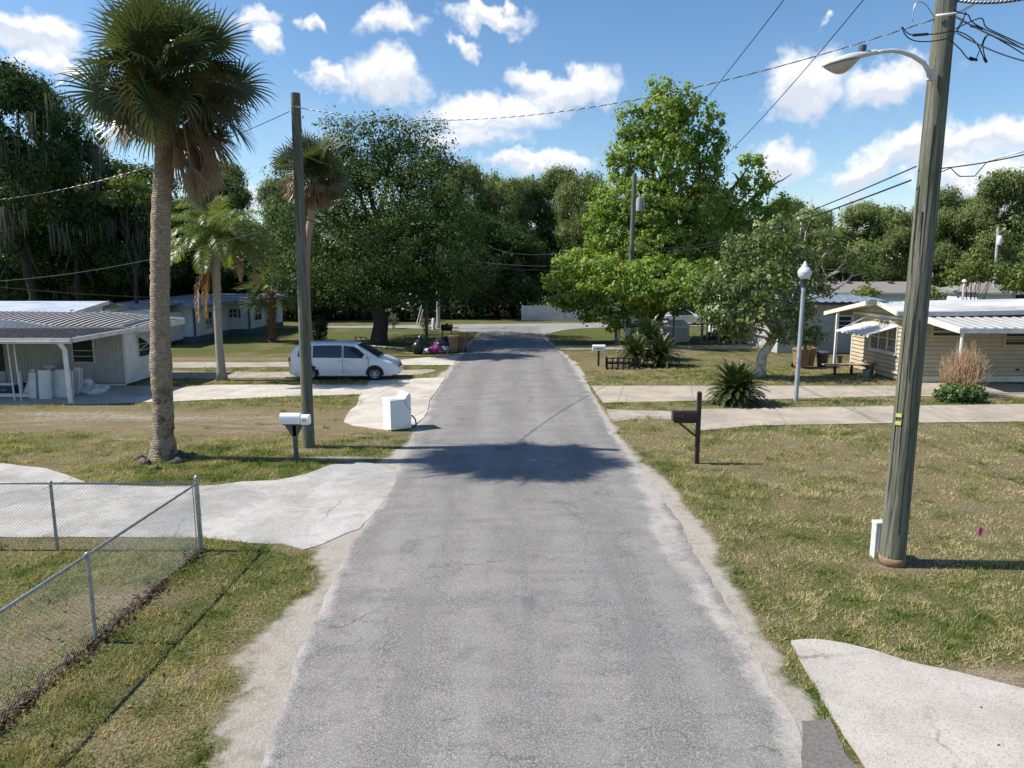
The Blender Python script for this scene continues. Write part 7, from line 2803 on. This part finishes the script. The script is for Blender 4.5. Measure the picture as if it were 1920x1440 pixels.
for i, (u, v, s, lab) in enumerate([(1612, 690, .9, "white-flowered stack of small pots on an iron stand at the porch corner"), (1634, 700, .55, "low pot plant against the yellow home's end wall")]):
    c = G(u, v)
    r = thing('plant_stand', lab, 'plant stand', (c.x, c.y, 0))
    mb = MB()
    for k in range(3):
        a = k * 2.1
        mb.bar((c.x + .22 * math.cos(a), c.y + .22 * math.sin(a), 0), (c.x + .12 * math.cos(a), c.y + .12 * math.sin(a), s * .55), .02)
    mb.lathe((c.x, c.y, s * .55), [(.2, 0), (.2, .02)], 12)
    mb.build('stand', m_plastic, r)
    MB().lathe((c.x, c.y, s * .57), [(.09, 0), (.13, .2), (.15, .22), (.11, .22)], 12).build('pot', m_clay, r, smooth=True, auto=40)
    V, T = leaf_cards([(c.x, c.y, s * .57 + .4 * s, .18, .18, .3 * s, .2)], 260, .08, 5 + i, per=6, cr=.07)
    np_mesh('plant', V, 4, m_lime, r, T + .2)

# ---- low black railing by the sago clump
c0, c1, c2 = G(1138, 693), G(1200, 693), G(1140, 684)
r = thing('low_railing', "low black railing panel in front of the sago clump beside the road", 'railing', (c0.x, c0.y, 0))
hh = .58
mb = MB()
for a, b in ((c0, c1), (c0, c0 + Vector((.05, .75, 0)))):
    for z in (.08, .30, hh):
        mb.bar((a.x, a.y, z), (b.x, b.y, z), .05)
    n = 6 if a == c0 and b == c1 else 2
    for k in range(n + 1):
        q = a.lerp(b, k / n)
        mb.box(q.x - .035, q.x + .035, q.y - .03, q.y + .03, 0, hh + .03)
mb.build('frame', m_plastic, r)
mb = MB()
for k in range(1, 6):
    q = c0.lerp(c1, (k - .5) / 6)
    mb.lathe((q.x, q.y, .32), [(.09, 0), (.11, .05), (.09, .1)], 8)
mb.build('scroll', m_plastic, r)
c = G(1157, 680)
tag(MB().bar((c.x - .05, c.y, 0), (c.x + .06, c.y, .72), .09, .06).bar((c.x + .02, c.y, .70), (c.x + .20, c.y, .73), .09, .06).build('white_stake', m_wpaint, None), "short crooked white stake between the far mailbox and the sago clump", 'stake')

# ---- rubbish heap at the left roadside
def hp(u, v):
    return G(u, v)


c = hp(784, 664)
o = MB().blob((0, 0, .38), (.36, .30, .42), 4, .12, 16, 10, flat=-.38).blob((.12, 0, .86), (.13, .12, .24), 9, .15, 10, 7).build('rubbish_bag', mat("black_bag", (.022, .026, .03), (.012, .014, .016), 9, .3, .6, spec=.5), None, smooth=True)
o.location = (c.x, c.y, 0)
tag(o, "tall black rubbish bag at the left end of the roadside heap", 'rubbish bag')
m_pink = mat("pink_cloth", (.42, .07, .22), (.22, .035, .13), 5, .9, .3)
for i, (u, v, sx_, sz_, m, nm, lab) in enumerate([(818, 663, .46, .26, m_pink, 'cloth_bundle', "magenta cloth bundle in the middle of the roadside heap"), (803, 662, .28, .16, m_wpaint, 'cloth_bundle', "white and pink crumpled cloth left of the magenta bundle"),
                                                   (833, 662, .32, .22, mat("teal_grey", (.24, .29, .30), (.16, .2, .21), 5, .8), 'cloth_bundle', "grey-teal bundle right of the magenta one in the heap"), (824, 657, .5, .34, m_bingrey, 'rubbish_bag', "dark rubbish bag behind the magenta bundle"), (838, 655, .4, .4, bpy.data.materials['black_bag'], 'rubbish_bag', "black bag between the heap and the brown bins")]):
    c = hp(u, v)
    o = MB().blob((0, 0, sz_ * .85), (sx_, .32, sz_), 20 + i, .22, 14, 9, flat=-sz_ * .85).blob((sx_ * .5, -.1, sz_ * .5), (sx_ * .5, .22, sz_ * .6), 40 + i, .3, 12, 8, flat=-sz_ * .5).build(nm, m, None, smooth=True)
    o.location = (c.x, c.y, 0)
    tag(o, lab, 'bundle' if 'cloth' in nm else 'rubbish bag', 'heap of rubbish at the left roadside')
c0, c1 = G(772, 652), G(786, 640)
tag(MB().bar((c0.x, c0.y, .1), (c0.x + .75, c0.y - .2, .95), .03).build('pole_stick', m_lampgrey, None), "thin pale stick leaning on the tall black rubbish bag", 'stick')
# barbecue grill
c = G(838, 636)
r = thing('barbecue_grill', "black barbecue grill on thin legs behind the rubbish heap", 'grill', (c.x, c.y, 0))
mb = MB()
rings = []
for a in np.linspace(0, math.pi, 9):
    rings.append([(c.x + x, c.y + .28 * math.cos(a), .85 + .22 * math.sin(a)) for x in (-.42, .42)])
mb.add([p_ for rg in rings for p_ in rg], [(2 * i, 2 * i + 1, 2 * i + 3, 2 * i + 2) for i in range(8)] + [tuple(2 * i for i in range(8, -1, -1)), tuple(2 * i + 1 for i in range(9))])
mb.build('lid', m_plastic, r)
MB().extrude([(c.x - .42, c.y - .28, .84), (c.x - .34, c.y - .22, .62), (c.x + .34, c.y - .22, .62), (c.x + .42, c.y - .28, .84)], (0, .5, 0)).build('firebox', m_plastic, r)
MB().box(c.x + .43, c.x + .85, c.y - .2, c.y + .2, .80, .84).build('side_shelf', m_plastic, r)
for sx_ in (-.36, .36):
    for sy in (-.2, .2):
        MB().bar((c.x + sx_ * .9, c.y + sy, .62), (c.x + sx_, c.y + sy, 0), .035).build('leg', m_plastic, r)
MB().lathe((c.x, c.y, 1.06), [(.08, 0), (.10, .06), (.05, .1)], 10).build('vent', m_plastic, r)
# open brown frame (an old chair or window frame) behind the van
c = G(685, 662)
r = thing('wooden_frame', "dark open wooden frame standing tilted just beyond the van's windscreen", 'frame', (c.x, c.y, 0))
a0, a1 = Vector((c.x - .35, c.y, 0)), Vector((c.x + .32, c.y - .1, 0))
tl = Vector((-.28, .2, .95))
mb = MB()
for p_, q_ in ((a0, a0 + tl), (a1, a1 + tl), (a0 + tl, a1 + tl), (a0.lerp(a0 + tl, .5), a1.lerp(a1 + tl, .5)), (a0.lerp(a0 + tl, .08), a1.lerp(a1 + tl, .08)), (a0.lerp(a1, .5), a0.lerp(a1, .5) + tl)):
    mb.bar(p_, q_, .065, .05)
mb.build('frame', m_brownwood, r)
MB().bar(a0.lerp(a0 + tl, .86) + Vector((.08, 0, 0)), a1.lerp(a1 + tl, .86) - Vector((.08, 0, 0)), .15, .02).build('slat', m_wood, r)
c0, c1 = G(692, 651), G(758, 655)
tag(MB().bar((c0.x, c0.y, .12), (c1.x, c1.y, .06), .16, .03).build('long_board', m_wpaint, None), "long pale board lying on the grass below the huge oak", 'board')
c0, c1 = G(757, 663), G(778, 664)
tag(MB().bar((c0.x, c0.y, .05), (c1.x, c1.y, .05), .12, .04).build('short_board', m_wood, None), "short board lying left of the black rubbish bag", 'board')

# ---- things behind the sycamore
c = G(1270, 640)
k = c.y * CT / FPX
r = thing('utility_shed', "low grey box shed with white lid right of the sycamore trunk", 'shed', (c.x, c.y, 0))
MB().box(c.x - 1.0, c.x + .75, c.y - .2, c.y + 1.6, 0, 1.02).build('body', m_stucco, r)
MB().extrude([(c.x - 1.08, c.y - .28, 1.02), (c.x + .83, c.y - .28, 1.02), (c.x + .6, c.y - .28 + 1.0, 1.42), (c.x - .95, c.y + .7, 1.42)], (0, .001, .05)).box(c.x - 1.08, c.x + .83, c.y - .30, c.y + 1.65, 1.0, 1.05).build('lid', m_enamel, r, bevel=.01)
# the yard fence: posts with a top rail line
YFN = G(1300, 644).y
fposts = [1155, 1161, 1262, 1315, 1347, 1371, 1376, 1391]
xsF = [at(u, 640, YFN).x for u in fposts]
for i, (u, x) in enumerate(zip(fposts, xsF)):
    lab = ["left post of the close pair of fence posts left of the transformer pole", "right post of the close pair of fence posts left of the transformer pole", "fence post standing in front of the low grey shed", "thin fence post right of the low grey shed, left of the white steps",
           "stouter fence post directly in front of the white steps", "left post of the close pair right of the white steps", "right post of the close pair right of the white steps", "last thin fence post before the small pale tree's trunk"][i]
    hh = 1.75 if i not in (4,) else 2.4
    w_ = .055 if i not in (4, 0) else .09
    mb = MB()
    mb.box(x - w_, x + w_, YFN - w_, YFN + w_, 0, hh)
    mb.lathe((x, YFN, hh), [(w_ * 1.1, 0), (w_ * 1.1, .03), (w_ * .4, .08)], 8)
    tag(mb.build('fence_post', m_pole_light if i == 1 else m_pole_grey, None), lab, 'post', 'posts of the wire fence behind the right lawn')
mb = MB()
for z in (.55, 1.1, 1.6):
    mb.tube([(xsF[2], YFN - .06, z), (xsF[3], YFN - .06, z - .02), (xsF[-1], YFN - .06, z)], .009, 4)
tag(mb.build('fence_wire', m_alu, None), "thin strands of wire strung along the posts behind the right lawn", 'fence wire')
c0 = at(1287, 636, YFN)
tag(MB().bar((c0.x, YFN - .1, .15), (at(1315, 618, YFN).x, YFN - .02, 1.1), .04).build('brace_pole', m_lampgrey, None), "pale diagonal brace leaning on the thin fence post right of the shed", 'brace')
for i, (u, v, s, lab) in enumerate([(1351, 626, .8, "clay pot in front of the wooden steps of the small white house")]):
    c = G(u, v)
    r = thing('clay_pot', lab, 'pot', (c.x, c.y, 0))
    MB().lathe((c.x, c.y, 0), [(.25 * s, 0), (.42 * s, .3 * s), (.45 * s, .6 * s), (.40 * s, .85 * s), (.46 * s, .9 * s), (.46 * s, 1.0 * s), (.36 * s, 1.0 * s)], 16).build('pot', m_clay, r, smooth=True, auto=40)
    V, T = leaf_cards([(c.x, c.y, 1.15 * s, .4, .4, .4, .1)], 220, .16, 8, per=6, cr=.14)
    np_mesh('plant', V, 4, m_lime, r, T)
# dark car and a white one beyond, half hidden by the sycamore leaves
def small_car(label, X, Y, m, L=4.6, H=1.45):
    r = thing('parked_car', label, 'car', (X, Y, 0), 'cars parked beyond the sycamore')
    st = [(0, .62, .70, .80), (.05, .80, .88, .9), (.6, .86, 1.0, .95), (1.0, .90, 1.32, .78), (1.5, .92, H, .74), (2.4, .92, H, .74), (2.9, .92, 1.30, .76), (3.4, .90, .98, .92), (4.2, .78, .86, .88), (4.5, .62, .70, .8), (4.6, .45, .5, .74)]
    rings = []
    for x, b, rf, rw in st:
        q = [(.86, .22), (.88, .5), (.88, b - .05), (.87 * min(1, rw + .1), b), (.87 * rw, rf - .06), (.87 * rw * .85, rf), (.3, rf + .02)]
        rings.append([(X - L / 2 + x, Y + w_, z) for w_, z in q] + [(X - L / 2 + x, Y - w_, z) for w_, z in reversed(q)])
    MB().loft(rings).build('body', m, r, smooth=True, auto=40)
    for s in (-1, 1):
        mb = MB()
        mb.extrude([(X - L / 2 + 1.0, Y + s * .83, .96), (X - L / 2 + 3.25, Y + s * .83, .96), (X - L / 2 + 2.85, Y + s * .69, 1.28), (X - L / 2 + 2.4, Y + s * .67, H - .07), (X - L / 2 + 1.5, Y + s * .67, H - .07)], (0, s * .02, 0))
        mb.build('side_window', m_vglass, r)
    for x in (.85, 3.75):
        for s in (-1, 1):
            w_ = MB().tube([(X - L / 2 + x, Y + s * .70, .32), (X - L / 2 + x, Y + s * .89, .32)], .32, 20).build('wheel', m_rubber, r, smooth=True, auto=40)
            MB().tube([(X - L / 2 + x, Y + s * .885, .32), (X - L / 2 + x, Y + s * .90, .32)], .20, 14).build('rim', m_lampgrey, w_)
    for s in (-1, 1):
        MB().blob((X - L / 2 + .12, Y + s * .66, .68), (.1, .16, .07), 2, .02).build('headlight', bpy.data.materials['headlamp'], r, smooth=True)
    MB().box(X - L / 2 - .01, X - L / 2 + .03, Y - .4, Y + .4, .42, .54).build('number_plate', m_wpaint, r)
    return r


c = G(1200, 626)
small_car("dark car parked behind the transformer pole and sycamore, only its side in view", c.x + 1.2, c.y + .9, mat("car_dark", (.035, .045, .055), (.03, .038, .046), 3, .25, spec=.6))
c = G(1262, 604)
small_car("white car parked beyond the low grey shed, glimpsed under the sycamore", c.x, c.y - 3, mat("car_white", (.68, .69, .70), (.6, .61, .62), 3, .3, spec=.5))
